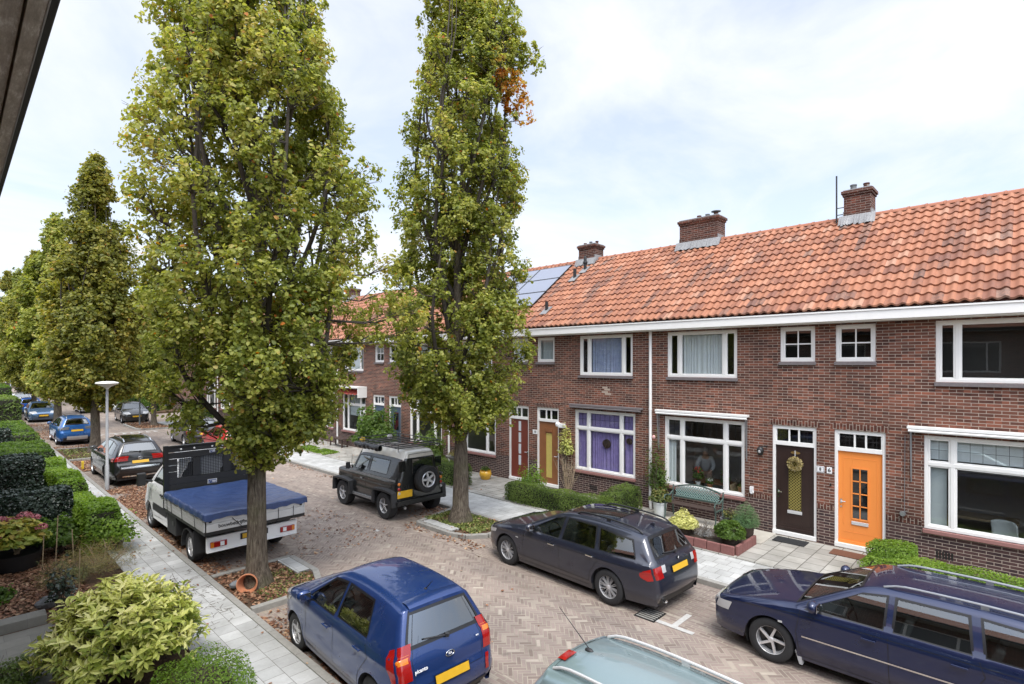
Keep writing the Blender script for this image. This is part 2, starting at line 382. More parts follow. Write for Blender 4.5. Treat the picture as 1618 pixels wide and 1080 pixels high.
def mat_road(name, mode):
    t = NT(name); pos = t.pos()
    wob = t.n('ShaderNodeTexNoise'); t.L.new(pos, wob.inputs[0]); wob.inputs['Scale'].default_value = .35; wob.inputs['Detail'].default_value = 2
    off = t.n('ShaderNodeVectorMath', operation='SCALE'); t.L.new(wob.outputs['Color'], off.inputs[0]); off.inputs['Scale'].default_value = .22
    pp = t.n('ShaderNodeVectorMath', operation='ADD'); t.L.new(pos, pp.inputs[0]); t.L.new(off.outputs[0], pp.inputs[1])
    sep = t.n('ShaderNodeSeparateXYZ'); t.L.new(pp.outputs[0], sep.inputs[0])
    X, Y = sep.outputs[0], sep.outputs[1]; q = .7071
    if mode == 'herring':
        u = t.math('MULTIPLY', t.math('ADD', X, Y), q); v = t.math('MULTIPLY', t.math('SUBTRACT', Y, X), q)
        idv, d = herring(t, u, v, .071)
        joint = t.n('ShaderNodeMapRange'); t.L.new(d, joint.inputs[0]); joint.inputs[1].default_value = .04; joint.inputs[2].default_value = .15
        joint = joint.outputs[0]
    else:
        ru = t.math('FLOOR', t.math('DIVIDE', X, .075)); fr = t.math('FRACT', t.math('DIVIDE', X, .075))
        yy = t.math('ADD', t.math('DIVIDE', Y, .205), t.math('MULTIPLY', ru, .5)); ci = t.math('FLOOR', yy); fy = t.math('FRACT', yy)
        e1 = t.math('MINIMUM', fr, t.math('SUBTRACT', 1, fr)); e2 = t.math('MULTIPLY', t.math('MINIMUM', fy, t.math('SUBTRACT', 1, fy)), 2)
        d = t.math('MINIMUM', e1, e2); c = t.n('ShaderNodeCombineXYZ'); t.L.new(ru, c.inputs[0]); t.L.new(ci, c.inputs[1]); idv = c.outputs[0]
        joint = t.n('ShaderNodeMapRange'); t.L.new(d, joint.inputs[0]); joint.inputs[1].default_value = .04; joint.inputs[2].default_value = .15
        joint = joint.outputs[0]
    wn = t.n('ShaderNodeTexWhiteNoise'); t.L.new(idv, wn.inputs['Vector'])
    col = t.ramp(wn.outputs['Value'], [(0,(.20,.158,.135)),(.15,(.24,.19,.163)),(.5,(.27,.217,.188)),(.85,(.30,.245,.212)),(.96,(.33,.285,.235)),(1,(.42,.37,.31))])
    fine = t.noise(pos, 40, 4); big = t.noise(pos, .7, 6, .6)
    col = t.mix(1.0, col, t.ramp(big, [(.3,(.78,.78,.80)),(.7,(1.18,1.15,1.12))]), 'MULTIPLY')
    col = t.mix(t.math('MULTIPLY', fine, .4), col, t.mix(.5, col, (.02,.02,.02)))
    jc = t.mix(t.noise(pos, 2.2, 4), (.42,.37,.30), (.17,.15,.12))
    col = t.mix(joint, jc, col)
    mp2 = t.n('ShaderNodeMapping'); t.L.new(pos, mp2.inputs[0]); mp2.inputs['Scale'].default_value = (1.1,.10,1)
    col = t.mix(1.0, col, t.ramp(t.noise(mp2.outputs[0], 1.3, 3, .5), [(.35,(.84,.84,.85)),(.62,(1.08,1.07,1.06))]), 'MULTIPLY')
    st = t.ramp(t.noise(pos, 2.6, 2, .4), [(.70,(0,0,0)),(.78,(.45,.45,.45))]); col = t.mix(st, col, (.06,.055,.05))
    moss = t.ramp(t.noise(pos, .9, 7, .7), [(.60,(0,0,0)),(.74,(.5,.5,.5))]); col = t.mix(moss, col, (.10,.085,.06))
    t.base(col); t.p(Roughness=.86, Specular_IOR_Level=.3)
    t.bump(t.math('ADD', joint, t.math('MULTIPLY', fine, .4)), .5, .006); M[name] = t.mat
mat_road('road_brick', 'herring'); mat_road('parking_brick', 'run')
def mat_slabs(name, w=.30, h=.30, c=(.50,.50,.48), off=.5, along='Y', jointc=(.20,.19,.17), var=.14, js=.005):
    t = NT(name); pos = t.pos(); sep = t.n('ShaderNodeSeparateXYZ'); t.L.new(pos, sep.inputs[0])
    a, b = (sep.outputs[1], sep.outputs[0]) if along == 'Y' else (sep.outputs[0], sep.outputs[1])
    cmb = t.n('ShaderNodeCombineXYZ'); t.L.new(a, cmb.inputs[0]); t.L.new(b, cmb.inputs[1])
    br = t.n('ShaderNodeTexBrick'); t.L.new(cmb.outputs[0], br.inputs['Vector']); br.offset = off
    br.inputs['Scale'].default_value = 1; br.inputs['Brick Width'].default_value = w; br.inputs['Row Height'].default_value = h
    br.inputs['Mortar Size'].default_value = js; br.inputs['Mortar Smooth'].default_value = .3
    br.inputs['Color1'].default_value = (*[x*(1+var) for x in c],1); br.inputs['Color2'].default_value = (*[x*(1-var) for x in c],1); br.inputs['Mortar'].default_value = (*jointc,1)
    big = t.noise(pos, 1.3, 6, .65); fine = t.noise(pos, 45, 4)
    col = t.mix(1.0, br.outputs['Color'], t.ramp(big, [(.3,(.74,.74,.72)),(.62,(1.1,1.1,1.1))]), 'MULTIPLY')
    col = t.mix(t.math('MULTIPLY', fine, .22), col, (.1,.1,.09))
    t.base(col); t.p(Roughness=.85, Specular_IOR_Level=.3)
    t.bump(t.math('ADD', t.math('SUBTRACT', 1, br.outputs['Fac']), t.math('MULTIPLY', fine, .2)), .4, .006); M[name] = t.mat
mat_slabs('slabs', c=(.46,.46,.445)); mat_slabs('yard_slabs', .40, .40, (.36,.345,.31), off=.5, var=.16, js=.010, jointc=(.11,.10,.085), along='X'); mat_slabs('garden_slabs', .6, .3, (.24,.23,.20), off=.5, along='X')
mat_slabs('dark_slabs', .2, .1, (.14,.12,.11), off=.5)
def mat_ground():
    t = NT('garden_soil'); pos = t.pos(); n = t.noise(pos, 3, 7, .7); f = t.noise(pos, 30, 5)
    c = t.ramp(t.math('ADD', t.math('MULTIPLY', n, .7), t.math('MULTIPLY', f, .3)), [(.35,(.035,.025,.018)),(.5,(.10,.065,.042)),(.65,(.17,.10,.06))])
    t.base(c); t.p(Roughness=.95, Specular_IOR_Level=.1); t.bump(f, .8, .03); M['garden_soil'] = t.mat
    t = NT('grass_ground'); pos = t.pos(); n = t.noise(pos, 2, 7, .7)
    t.base(t.ramp(n, [(.3,(.03,.045,.015)),(.7,(.09,.12,.035))])); t.p(Roughness=.95); M['grass_ground'] = t.mat
mat_ground()
def mat_bark():
    t = NT('bark'); v = t.geo(); mp = t.n('ShaderNodeMapping'); t.L.new(v, mp.inputs[0]); mp.inputs['Scale'].default_value = (9,9,1.6)
    n = t.noise(mp.outputs[0], 3, 8, .7, .4); g = t.noise(v, 1.5, 5)
    c = t.ramp(n, [(.32,(.045,.035,.026)),(.5,(.13,.105,.08)),(.7,(.24,.205,.155))])
    c = t.mix(t.ramp(g, [(.5,(0,0,0)),(.75,(.5,.5,.5))]), c, (.12,.13,.055))
    t.base(c); t.p(Roughness=.92, Specular_IOR_Level=.15); t.bump(n, 1.0, .04); M['bark'] = t.mat
mat_bark()
def mat_leaf(name, stops, trans=.48, rough=.5):
    t = NT(name); at = t.n('ShaderNodeAttribute'); at.attribute_name = 'rnd'
    c = t.ramp(at.outputs['Fac'], stops); t.base(c); t.p(Roughness=rough, Specular_IOR_Level=.4)
    tl = t.n('ShaderNodeBsdfTranslucent'); hs = t.n('ShaderNodeHueSaturation'); t.L.new(c, hs.inputs['Color']); hs.inputs['Value'].default_value = 1.5; hs.inputs['Saturation'].default_value = 1.1
    t.L.new(hs.outputs[0], tl.inputs[0]); mx = t.n('ShaderNodeMixShader'); mx.inputs[0].default_value = trans
    t.L.new(t.b.outputs[0], mx.inputs[1]); t.L.new(tl.outputs[0], mx.inputs[2]); t.L.new(mx.outputs[0], t.out.inputs[0]); M[name] = t.mat
OAK = [(0,(.11,.14,.024)),(.25,(.20,.232,.040)),(.5,(.295,.315,.060)),(.75,(.40,.405,.092)),(.92,(.48,.44,.13)),(.97,(.45,.22,.04)),(1,(.50,.15,.03))]
mat_leaf('oak_leaf', OAK)
mat_leaf('oak_leaf_yellow', [(0,(.10,.115,.02)),(.3,(.18,.19,.032)),(.6,(.28,.27,.05)),(.9,(.40,.34,.07)),(1,(.42,.22,.04))])
mat_leaf('hedge_leaf', [(0,(.035,.065,.012)),(.5,(.085,.15,.022)),(1,(.17,.25,.045))])
mat_leaf('bright_leaf', [(0,(.06,.11,.015)),(.5,(.15,.25,.03)),(1,(.27,.38,.06))])
mat_leaf('box_leaf', [(0,(.05,.085,.015)),(.5,(.12,.18,.035)),(1,(.22,.29,.07))])
mat_leaf('dark_leaf', [(0,(.012,.022,.014)),(.6,(.026,.044,.026)),(1,(.10,.13,.11))], .1, .3)
mat_leaf('varieg_leaf', [(0,(.12,.18,.03)),(.25,(.32,.37,.07)),(.55,(.58,.59,.17)),(1,(.74,.70,.34))], .3, .35)
mat_leaf('yellow_leaf', [(0,(.30,.34,.07)),(.5,(.55,.54,.17)),(1,(.72,.68,.33))], .25)
mat_leaf('silver_leaf', [(0,(.14,.15,.14)),(1,(.42,.42,.42))], .15)
mat_leaf('conifer_leaf', [(0,(.035,.075,.025)),(.5,(.085,.17,.06)),(1,(.15,.26,.10))], .15)
mat_leaf('dead_leaf', [(0,(.08,.035,.02)),(.35,(.19,.085,.045)),(.75,(.33,.175,.10)),(1,(.46,.31,.19))], .1, .7)
mat_leaf('mixed_leaf', [(0,(.04,.06,.015)),(.5,(.10,.13,.03)),(.8,(.25,.22,.06)),(1,(.35,.15,.04))], .25)
mat_leaf('hydrangea_leaf', [(0,(.08,.15,.02)),(.4,(.25,.30,.04)),(.8,(.50,.42,.08)),(1,(.45,.15,.08))], .25)
mat_leaf('pink_petal', [(0,(.32,.06,.09)),(1,(.62,.25,.27))], .2)
mat_leaf('rose_petal', [(0,(.70,.40,.38)),(1,(.80,.62,.60))], .2)
mat_leaf('red_petal', [(0,(.40,.02,.02)),(1,(.60,.05,.03))], .2)
mat_leaf('white_petal', [(0,(.6,.6,.55)),(1,(.8,.8,.78))], .2)
mat_leaf('grass_blade', [(0,(.06,.09,.02)),(.6,(.17,.21,.05)),(1,(.33,.33,.10))], .2)
mat_leaf('heath_leaf', [(0,(.06,.07,.02)),(.5,(.16,.15,.04)),(.85,(.30,.20,.05)),(1,(.45,.26,.04))], .2)
# ------------------------------------------------------------------ setting: ground, road, pavements
def sheet(name, x0, x1, y0, y1, z, mat, label=None, nx=1, ny=1):
    b = MB(); b.grid(lambda u, v: (x0+(x1-x0)*u, y0+(y1-y0)*v, z), nx, ny)
    return tag(b.build(name, mat, fix=False), kind='structure')
sheet('ground', -400, 500, -300, 900, -.06, M['grass_ground'])
sheet('road', 3.73, 10.62, -30, 130, 0, M['road_brick'])
sheet('parking_bays', 8.55, 10.6, -30, 130, .004, M['parking_brick'])
sheet('parking_lane', 3.74, 5.55, -30, 130, .004, M['parking_brick'])
tag(MB().box(2.55, 3.6, -12, 130, -.05, .10).build('pavement', M['slabs']), kind='structure')
tag(MB().box(10.75, 12.25, -12, 47, -.05, .10).build('pavement', M['slabs']), kind='structure')
tag(MB().box(10.75, 12.25, 56, 130, -.05, .10).build('pavement', M['slabs']), kind='structure')
tag(MB().box(12.25, 14.6, -12, 47, -.05, .13).build('front_yard_paving', M['yard_slabs']), kind='structure')
tag(MB().box(12.25, 14.6, 56, 130, -.05, .13).build('garden_soil', M['garden_soil']), kind='structure')
sheet('side_street', 10.62, 60, 47.2, 55.8, .0, M['road_brick'])
tag(MB().box(-.3, 2.55, -12, 130, -.05, .08).build('garden_soil', M['garden_soil']), kind='structure')
def kerb_line(pts, w=.12, z=.105, name='kerb'):
    b = MB()
    for (a, c) in zip(pts[:-1], pts[1:]):
        L = math.dist(a, c); n = max(1, int(round(L/1.0)))
        for i in range(n):
            p = [a[k]+(c[k]-a[k])*(i+.004)/n for k in (0,1)]; q = [a[k]+(c[k]-a[k])*(i+.996)/n for k in (0,1)]
            b.bar((p[0],p[1],z-.09), (q[0],q[1],z-.09), w, .18)
    return tag(b.build(name, M['kerb'], bevel=.012), kind='structure')
kerb_line([(3.67,-12),(3.67,130)])
kerb_line([(10.68,-12),(10.68,47)], .14)
kerb_line([(10.68,56),(10.68,130)], .14)
def island(pts, soil_z=.07, mat='garden_soil'):
    kerb_line(pts, .13, .11)
    n = len(pts); b = MB(); b.add([(p[0],p[1],soil_z) for p in pts], [tuple(range(n))])
    return tag(b.build('tree_bed', M[mat]), kind='structure')
island([(3.75,10.1),(4.6,10.1),(5.2,10.45),(5.4,11.0),(5.4,12.2),(3.75,12.2)])
island([(10.6,10.1),(9.6,10.1),(9.15,10.45),(9.02,10.9),(9.02,12.3),(10.6,12.7)])
island([(3.75,31.5),(5.2,31.5),(5.55,32.0),(5.55,35.5),(3.75,35.9)])
island([(10.6,42.5),(9.0,42.9),(8.7,43.6),(8.7,47.2),(10.6,47.2)])
tag(MB().box(9.1, 9.38, 10.95, 12.2, .06, .115).build('stone_edging', M['slabs']), kind='structure')
tag(MB().box(5.05, 5.32, 11.1, 12.1, .06, .115).build('stone_edging', M['slabs']), kind='structure')
# painted marks on the road
b = MB(); b.box(8.5, 8.6, 4.05, 4.75, .006, .010); b.box(8.6, 9.15, 4.36, 4.46, .006, .010)
tag(b.build('bay_marking', M['white_marking']), kind='structure')
b = MB()
for i in range(9): 
    x = 5.9+i*.42; b.add([(x,41.3,.008),(x+.24,41.3,.008),(x+.12,42.1,.008)], [(0,1,2)])
b.box(5.7, 9.7, 42.1, 42.25, .005, .009)
tag(b.build('hump_marking', M['white_marking']), kind='structure')
for x, y in ((7.9,12.6),(7.3,17.6),(6.6,9.7),(8.4,23.5),(9.3,7.9)): 
    tag(MB().box(x, x+.10, y, y+.2, .003, .006).build('bay_marking', M['white_marking']), kind='structure')
b = MB(); b.box(8.45, 8.9, 4.72, 5.12, .003, .012)
dr = b.build('drain_cover', M['black_metal'], org=(8.6,4.9,0)); tag(dr, 'rusty iron gully grate in the brick road behind the dark grey estate car', 'drain cover')
b = MB()
for i in range(6): b.box(8.48+i*.07, 8.51+i*.07, 4.75, 5.09, .012, .018)
b.build('grate_bars', M['kerb'], dr, org=(8.6,4.9,0))
sheet('front_path', 12.3, 14.5, 2.7, 4.35, .134, M['yard_slabs'])

# ------------------------------------------------------------------ houses
XF = 14.6; EAVE_Z = 5.75; XE = 14.28; XR = 18.2; ZR = 8.70
HW = 4.71
def wall_with_holes(u0, u1, z0, z1, holes, fx, X0, X1):
    """front wall slab between X0 (outer) and X1 (inner) with openings; fx maps local u to world Y"""
    us = sorted({u0, u1, *[h[0] for h in holes], *[h[1] for h in holes]}); zs = sorted({z0, z1, *[h[2] for h in holes], *[h[3] for h in holes]})
    b = MB(); inside = lambda u, z: any(h[0] < u < h[1] and h[2] < z < h[3] for h in holes)
    for X in (X0, X1):
        for a, c in zip(us[:-1], us[1:]):
            for d, e in zip(zs[:-1], zs[1:]):
                if not inside((a+c)/2, (d+e)/2):
                    b.add([(X,fx(a),d),(X,fx(c),d),(X,fx(c),e),(X,fx(a),e)], [(0,1,2,3)])
    for (a, c, d, e) in holes:
        for (p, q) in (((a,d),(a,e)),((c,d),(c,e)),((a,d),(c,d)),((a,e),(c,e))):
            b.add([(X0,fx(p[0]),p[1]),(X0,fx(q[0]),q[1]),(X1,fx(q[0]),q[1]),(X1,fx(p[0]),p[1])], [(0,1,2,3)])
    return b
def frame_window(root, org, fx, u0, u1, z0, z1, cols, rows, X, sill='grey_sill', fm='white_paint', fw=.065, lead=False, grid=None, curtain=None, deep=True, blind=None):
    """cols/rows: inner bar positions; the pane sheet and all bars sit in the opening"""
    b = MB(); D = .09
    Y = fx
    b.box(X, X+D, Y(u0), Y(u0+fw), z0, z1); b.box(X, X+D, Y(u1-fw), Y(u1), z0, z1)
    b.box(X, X+D, Y(u0+fw), Y(u1-fw), z0, z0+fw); b.box(X, X+D, Y(u0+fw), Y(u1-fw), z1-fw, z1)
    cs = [u0+fw/2]+list(cols)+[u1-fw/2]; rs = [z0+fw/2]+list(rows)+[z1-fw/2]
    for r in rows: b.box(X+.004, X+D-.004, Y(u0+fw), Y(u1-fw), r-fw*.6, r+fw*.6)
    for c in cols: 
        for r0, r1 in zip(rs[:-1], rs[1:]):
            b.box(X+.007, X+D-.007, Y(c-fw*.55), Y(c+fw*.55), r0+fw*.5, r1-fw*.5)
    # opening sashes inside each field
    s = .038
    for c0, c1 in zip(cs[:-1], cs[1:]):
        for r0, r1 in zip(rs[:-1], rs[1:]):
            a, c, d, e = c0+fw*.52, c1-fw*.52, r0+fw*.5, r1-fw*.5
            for q in ((a,a+s,d,e),(c-s,c,d,e),(a+s,c-s,d,d+s),(a+s,c-s,e-s,e)): b.box(X+.022, X+.075, Y(q[0]), Y(q[1]), q[2], q[3])
    w = b.build('window', M[fm], root, org=org, bevel=.006)
    g = MB(); ya_, yb_ = sorted((Y(u0+fw*.6), Y(u1-fw*.6))); g.add([(X+.053,ya_,z0+fw*.6),(X+.053,ya_,z1-fw*.6),(X+.053,yb_,z1-fw*.6),(X+.053,yb_,z0+fw*.6)], [(0,3,2,1)]); g.build('pane', M['pane'], w, org=org, fix=False)
    if grid:
        k = MB()
        for (a, c, d, e, nc, nr, th) in grid:
            for i in range(1, nc): uu = a+(c-a)*i/nc; k.box(X+.042, X+.049, Y(uu-th/2), Y(uu+th/2), d, e)
            for i in range(1, nr): zz = d+(e-d)*i/nr; k.box(X+.040, X+.047, Y(a), Y(c), zz-th/2, zz+th/2)
        k.build('glazing_bars', M['black_plastic'] if lead else M[fm], w, org=org)
    if sill:
        k = MB(); k.box(X-.10, X+.03, Y(u0-.02), Y(u1+.02), z0-.085, z0-.004)
        k.build('sill', M[sill], w, org=org, bevel=.008)
    # room behind
    dp = .55 if not deep else 2.2
    r = MB(); x0, x1 = X+.16, X+.16+dp; a, c = u0-.05, u1+.05; d, e = z0-.05, z1+.1
    if deep: a, c, d, e = u0-.3, u1+.2, z0-.65, z1+.15
    ya, yc = Y(a), Y(c)
    r.add([(x0,ya,d),(x1,ya,d),(x1,yc,d),(x0,yc,d),(x0,ya,e),(x1,ya,e),(x1,yc,e),(x0,yc,e)], [(0,1,2,3),(4,5,6,7),(1,2,6,5),(0,1,5,4),(2,3,7,6)])
    r.build('room', M['interior_wall'] if deep else M['interior_dark'], w, org=org)
    if curtain:
        mat, spans = curtain
        k = MB()
        for (a, c, d, e) in spans:
            n = max(8, int(abs(c-a)/.02))
            k.grid(lambda u, v: (X+.13+.018*math.sin((a+(c-a)*u)*62+3*math.sin((a+(c-a)*u)*9))*(1.15-v*.5), Y(a+(c-a)*u), d+(e-d)*v), n, 4)
        k.build('curtain', M[mat], w, smooth=True, org=org)
    return w
def door(root, org, fx, u0, u1, z0, z1, leafmat, X, style):
    fw = .065; Y = fx; zt = 2.42; D = .09
    b = MB()
    b.box(X, X+D, Y(u0), Y(u0+fw), z0, z1); b.box(X, X+D, Y(u1-fw), Y(u1), z0, z1)
    b.box(X, X+D, Y(u0+fw), Y(u1-fw), z1-fw*1.4, z1); b.box(X+.003, X+D, Y(u0+fw), Y(u1-fw), zt, zt+.10)
    b.box(X-.03, X+D, Y(u0), Y(u1), z0-.10, z0-.002)
    w3 = (u1-u0)
    for f in (.40,.62): b.box(X+.01, X+.07, Y(u0+w3*f-.018), Y(u0+w3*f+.018), zt+.10, z1-fw*1.4)
    for q in ((u0+fw,u0+fw+.03),(u1-fw-.03,u1-fw)): b.box(X+.015, X+.07, Y(q[0]), Y(q[1]), zt+.10, z1-fw*1.4)
    fr = b.build('door_frame', M['white_paint'], root, org=org, bevel=.005)
    ya_, yb_ = sorted((Y(u0+fw), Y(u1-fw))); MB().add([(X+.048,ya_,zt+.1),(X+.048,ya_,z1-fw*1.4),(X+.048,yb_,z1-fw*1.4),(X+.048,yb_,zt+.1)], [(0,3,2,1)]).build('pane', M['pane'], fr, org=org, fix=False)
    k = MB(); zm = (zt+.1+z1-fw*1.4)/2
    k.box(X+.036, X+.043, Y(u0+fw+.03), Y(u1-fw-.03), zm-.005, zm+.005)
    for f in (.22,.29,.75,.82): k.box(X+.037, X+.044, Y(u0+w3*f-.004), Y(u0+w3*f+.004), zt+.11, z1-fw*1.5)
    k.build('glazing_bars', M['black_plastic'], fr, org=org)
    r = MB(); x0, x1 = X+.1, X+.6; ya, yc = Y(u0+.02), Y(u1-.02); d, e = zt, z1
    r.add([(x0,ya,d),(x1,ya,d),(x1,yc,d),(x0,yc,d),(x0,ya,e),(x1,ya,e),(x1,yc,e),(x0,yc,e)], [(0,1,2,3),(4,5,6,7),(1,2,6,5),(0,1,5,4),(2,3,7,6)])
    r.build('room', M['interior_dark'], fr, org=org)
    a, c = u0+fw+.003, u1-fw-.003; cu = (a+c)/2; xl = X+.045
    lf = MB()
    if style == 'lites':            # 2 x 4 lights
        o = (cu-.15, cu+.15, .86, 2.02)
        for q in ((a,o[0],z0,zt-.004),(o[1],c,z0,zt-.004),(o[0],o[1],z0,o[2]),(o[0],o[1],o[3],zt-.004)): lf.box(xl, xl+.04, Y(q[0]), Y(q[1]), q[2], q[3])
        lf.box(xl-.006, xl+.03, Y(cu-.012), Y(cu+.012), o[2], o[3])
        for i in range(1,4): zz = o[2]+(o[3]-o[2])*i/4; lf.box(xl-.006, xl+.03, Y(o[0]), Y(o[1]), zz-.012, zz+.012)
        for q in ((a+.1,a+.115,.7,2.25),(c-.115,c-.1,.7,2.25),(a+.1,c-.1,2.25,2.265),(a+.1,c-.1,.52,.535)): lf.box(xl-.004, xl, Y(q[0]), Y(q[1]), q[2], q[3])
        for q in ((o[0]-.03,o[0],o[2]-.03,o[3]+.03),(o[1],o[1]+.03,o[2]-.03,o[3]+.03),(o[0],o[1],o[2]-.03,o[2]),(o[0],o[1],o[3],o[3]+.03)): lf.box(xl-.012, xl, Y(q[0]), Y(q[1]), q[2], q[3])
        lf.box(xl-.02, xl, Y(a), Y(c), z0, z0+.07)
        L_ = lf.build('door', leafmat, root, org=org, bevel=.003)
        MB().box(xl+.015, xl+.02, Y(o[0]), Y(o[1]), o[2], o[3]).build('pane', M['car_glass'], L_, org=org)
    elif style == 'long':           # tall narrow patterned light
        o = (cu-.15, cu+.15, .80, 2.06)
        for q in ((a,o[0],z0,zt-.004),(o[1],c,z0,zt-.004),(o[0],o[1],z0,o[2]),(o[0],o[1],o[3],zt-.004)): lf.box(xl, xl+.04, Y(q[0]), Y(q[1]), q[2], q[3])
        for q in ((a+.08,a+.095,.45,2.28),(c-.095,c-.08,.45,2.28),(a+.08,c-.08,2.28,2.295),(a+.08,c-.08,.45,.465)): lf.box(xl-.004, xl, Y(q[0]), Y(q[1]), q[2], q[3])
        lf.box(xl-.02, xl, Y(a), Y(c), z0+.06, z0+.10)
        L_ = lf.build('door', leafmat, root, org=org, bevel=.003)
        MB().box(xl+.02, xl+.024, Y(o[0]), Y(o[1]), o[2], o[3]).build('pane', M['lattice_glass'], L_, org=org)
    elif style == 'strip':          # red door with a column of small lights
        lf.box(xl, xl+.04, Y(a), Y(c), z0, zt-.004)
        L_ = lf.build('door', leafmat, root, org=org, bevel=.003)
        k = MB(); 
        for i in range(4): k.box(xl-.005, xl, Y(cu-.06), Y(cu+.06), .72+i*.42, 1.08+i*.42)
        k.build('pane', M['blind_grey'], L_, org=org)
    elif style == 'yellow':
        o = (cu-.14, cu+.14, .45, 2.02)
        for q in ((a,o[0],z0,zt-.004),(o[1],c,z0,zt-.004),(o[0],o[1],z0,o[2]),(o[0],o[1],o[3],zt-.004)): lf.box(xl, xl+.04, Y(q[0]), Y(q[1]), q[2], q[3])
        lf.box(xl-.02, xl, Y(o[0]-.02), Y(o[1]+.02), 2.06, 2.20)
        L_ = lf.build('door', leafmat, root, org=org, bevel=.003)
        k = MB(); k.grid(lambda u, v: (xl+.02+.006*math.sin(u*30), Y(o[0]+(o[1]-o[0])*u), o[2]+(o[3]-o[2])*v), 24, 1); k.build('pane', M['yellow_glass'], L_, org=org)
    else:
        o = (cu-.2, cu+.2, 1.3, 2.15)
        for q in ((a,o[0],z0,zt-.004),(o[1],c,z0,zt-.004),(o[0],o[1],z0,o[2]),(o[0],o[1],o[3],zt-.004)): lf.box(xl, xl+.04, Y(q[0]), Y(q[1]), q[2], q[3])
        L_ = lf.build('door', leafmat, root, org=org, bevel=.003)
        MB().box(xl+.02, xl+.024, Y(o[0]), Y(o[1]), o[2], o[3]).build('pane', M['car_glass'], L_, org=org)
    hu = a+.06 if style in ('lites','strip') else c-.06
    h = MB(); h.tube([(xl-.004,Y(hu),1.23),(xl-.05,Y(hu),1.23),(xl-.055,Y(hu+(.1 if hu < cu else -.1)),1.23)], .011, 8); h.box(xl-.008, xl-.001, Y(hu-.02), Y(hu+.02), 1.18, 1.28)
    h.lathe([(.02,-.012),(.02,0)], (xl,Y(hu),1.10), 10, 'x')
    h.build('door_handle', M['chrome'], L_, smooth=True, org=org)
    if style in ('lites','long'):
        l = MB(); zc = .76; l.box(xl-.022, xl-.004, Y(cu-.17), Y(cu+.17), zc-.045, zc+.035); 
        l.build('letterbox', M['alu'], L_, org=org, bevel=.006)
    return L_
def mat_lattice():
    t = NT('lattice_glass'); sep = t.n('ShaderNodeSeparateXYZ'); t.L.new(t.pos(), sep.inputs[0])
    a = t.math('MULTIPLY', t.math('ADD', sep.outputs[1], sep.outputs[2]), 14); b_ = t.math('MULTIPLY', t.math('SUBTRACT', sep.outputs[1], sep.outputs[2]), 14)
    f = t.math('MAXIMUM', t.math('FRACT', a), t.math('FRACT', b_)); f = t.math('GREATER_THAN', f, .72)
    t.base(t.mix(f, (.055,.045,.012), (.36,.30,.09))); t.p(Roughness=.25, Metallic=.2); M['lattice_glass'] = t.mat
mat_lattice()
def tile_mesh(Ya, Yb, front=True, seed=0):
    rr = random.Random(seed); T = .2048; nt = int(round((Yb-Ya)/T)); NC = 14; S = 7
    dx = (XR-XE)/NC; dz = (ZR-EAVE_Z)/NC; sl = math.hypot(dx, dz); nx, nz = -dz/sl, dx/sl
    prof = [.0,.028,.040,.030,.008,-.006,-.010]
    vs = []; fs = []; uvs = []
    sgn = 1 if front else -1
    def P(y, c, h):
        x = XE+dx*c+nx*h; z = EAVE_Z+dz*c+nz*h
        if not front: x = 2*XR-x
        return (x, y, z)
    for k in range(NC):
        for t in range(nt):
            j = rr.uniform(-.006,.006); sh = rr.uniform(-.02,.02); yo = rr.uniform(-.003,.003)
            b0 = len(vs)
            for i in range(S+1):
                y = Ya+(t+i/S)*T + (yo if 0 < i < S else 0); h = prof[i % S] if i < S else 0
                if i == S: h = .0
                # three rows: lip underside, lip, top end (tucked under the next course)
                vs += [P(y, k+sh-.02, h+.000), P(y, k+sh-.02, h+.046+j), P(y, k+.55, h+.026+j*.5), P(y, k+1.06, h+.004)]
            for i in range(S):
                for r_ in range(3):
                    a = b0+i*4+r_; fs.append((a, a+1, a+5, a+4))
                    uvs.append((t+.5, k+.5))
    me = bpy.data.meshes.new('roof'); me.from_pydata(vs, [], fs); me.update()
    uvl = me.uv_layers.new(name='UVMap'); arr = np.zeros((len(me.loops), 2), dtype=np.float32)
    u = np.array(uvs, dtype=np.float32); u[:,0] += int(Ya*7) % 50
    arr[:] = np.repeat(u, 4, axis=0); uvl.data.foreach_set('uv', arr.ravel())
    me.materials.append(M['roof_tiles']); me.polygons.foreach_set('use_smooth', [True]*len(me.polygons))
    me.set_sharp_from_angle(angle=R(50))
    return me
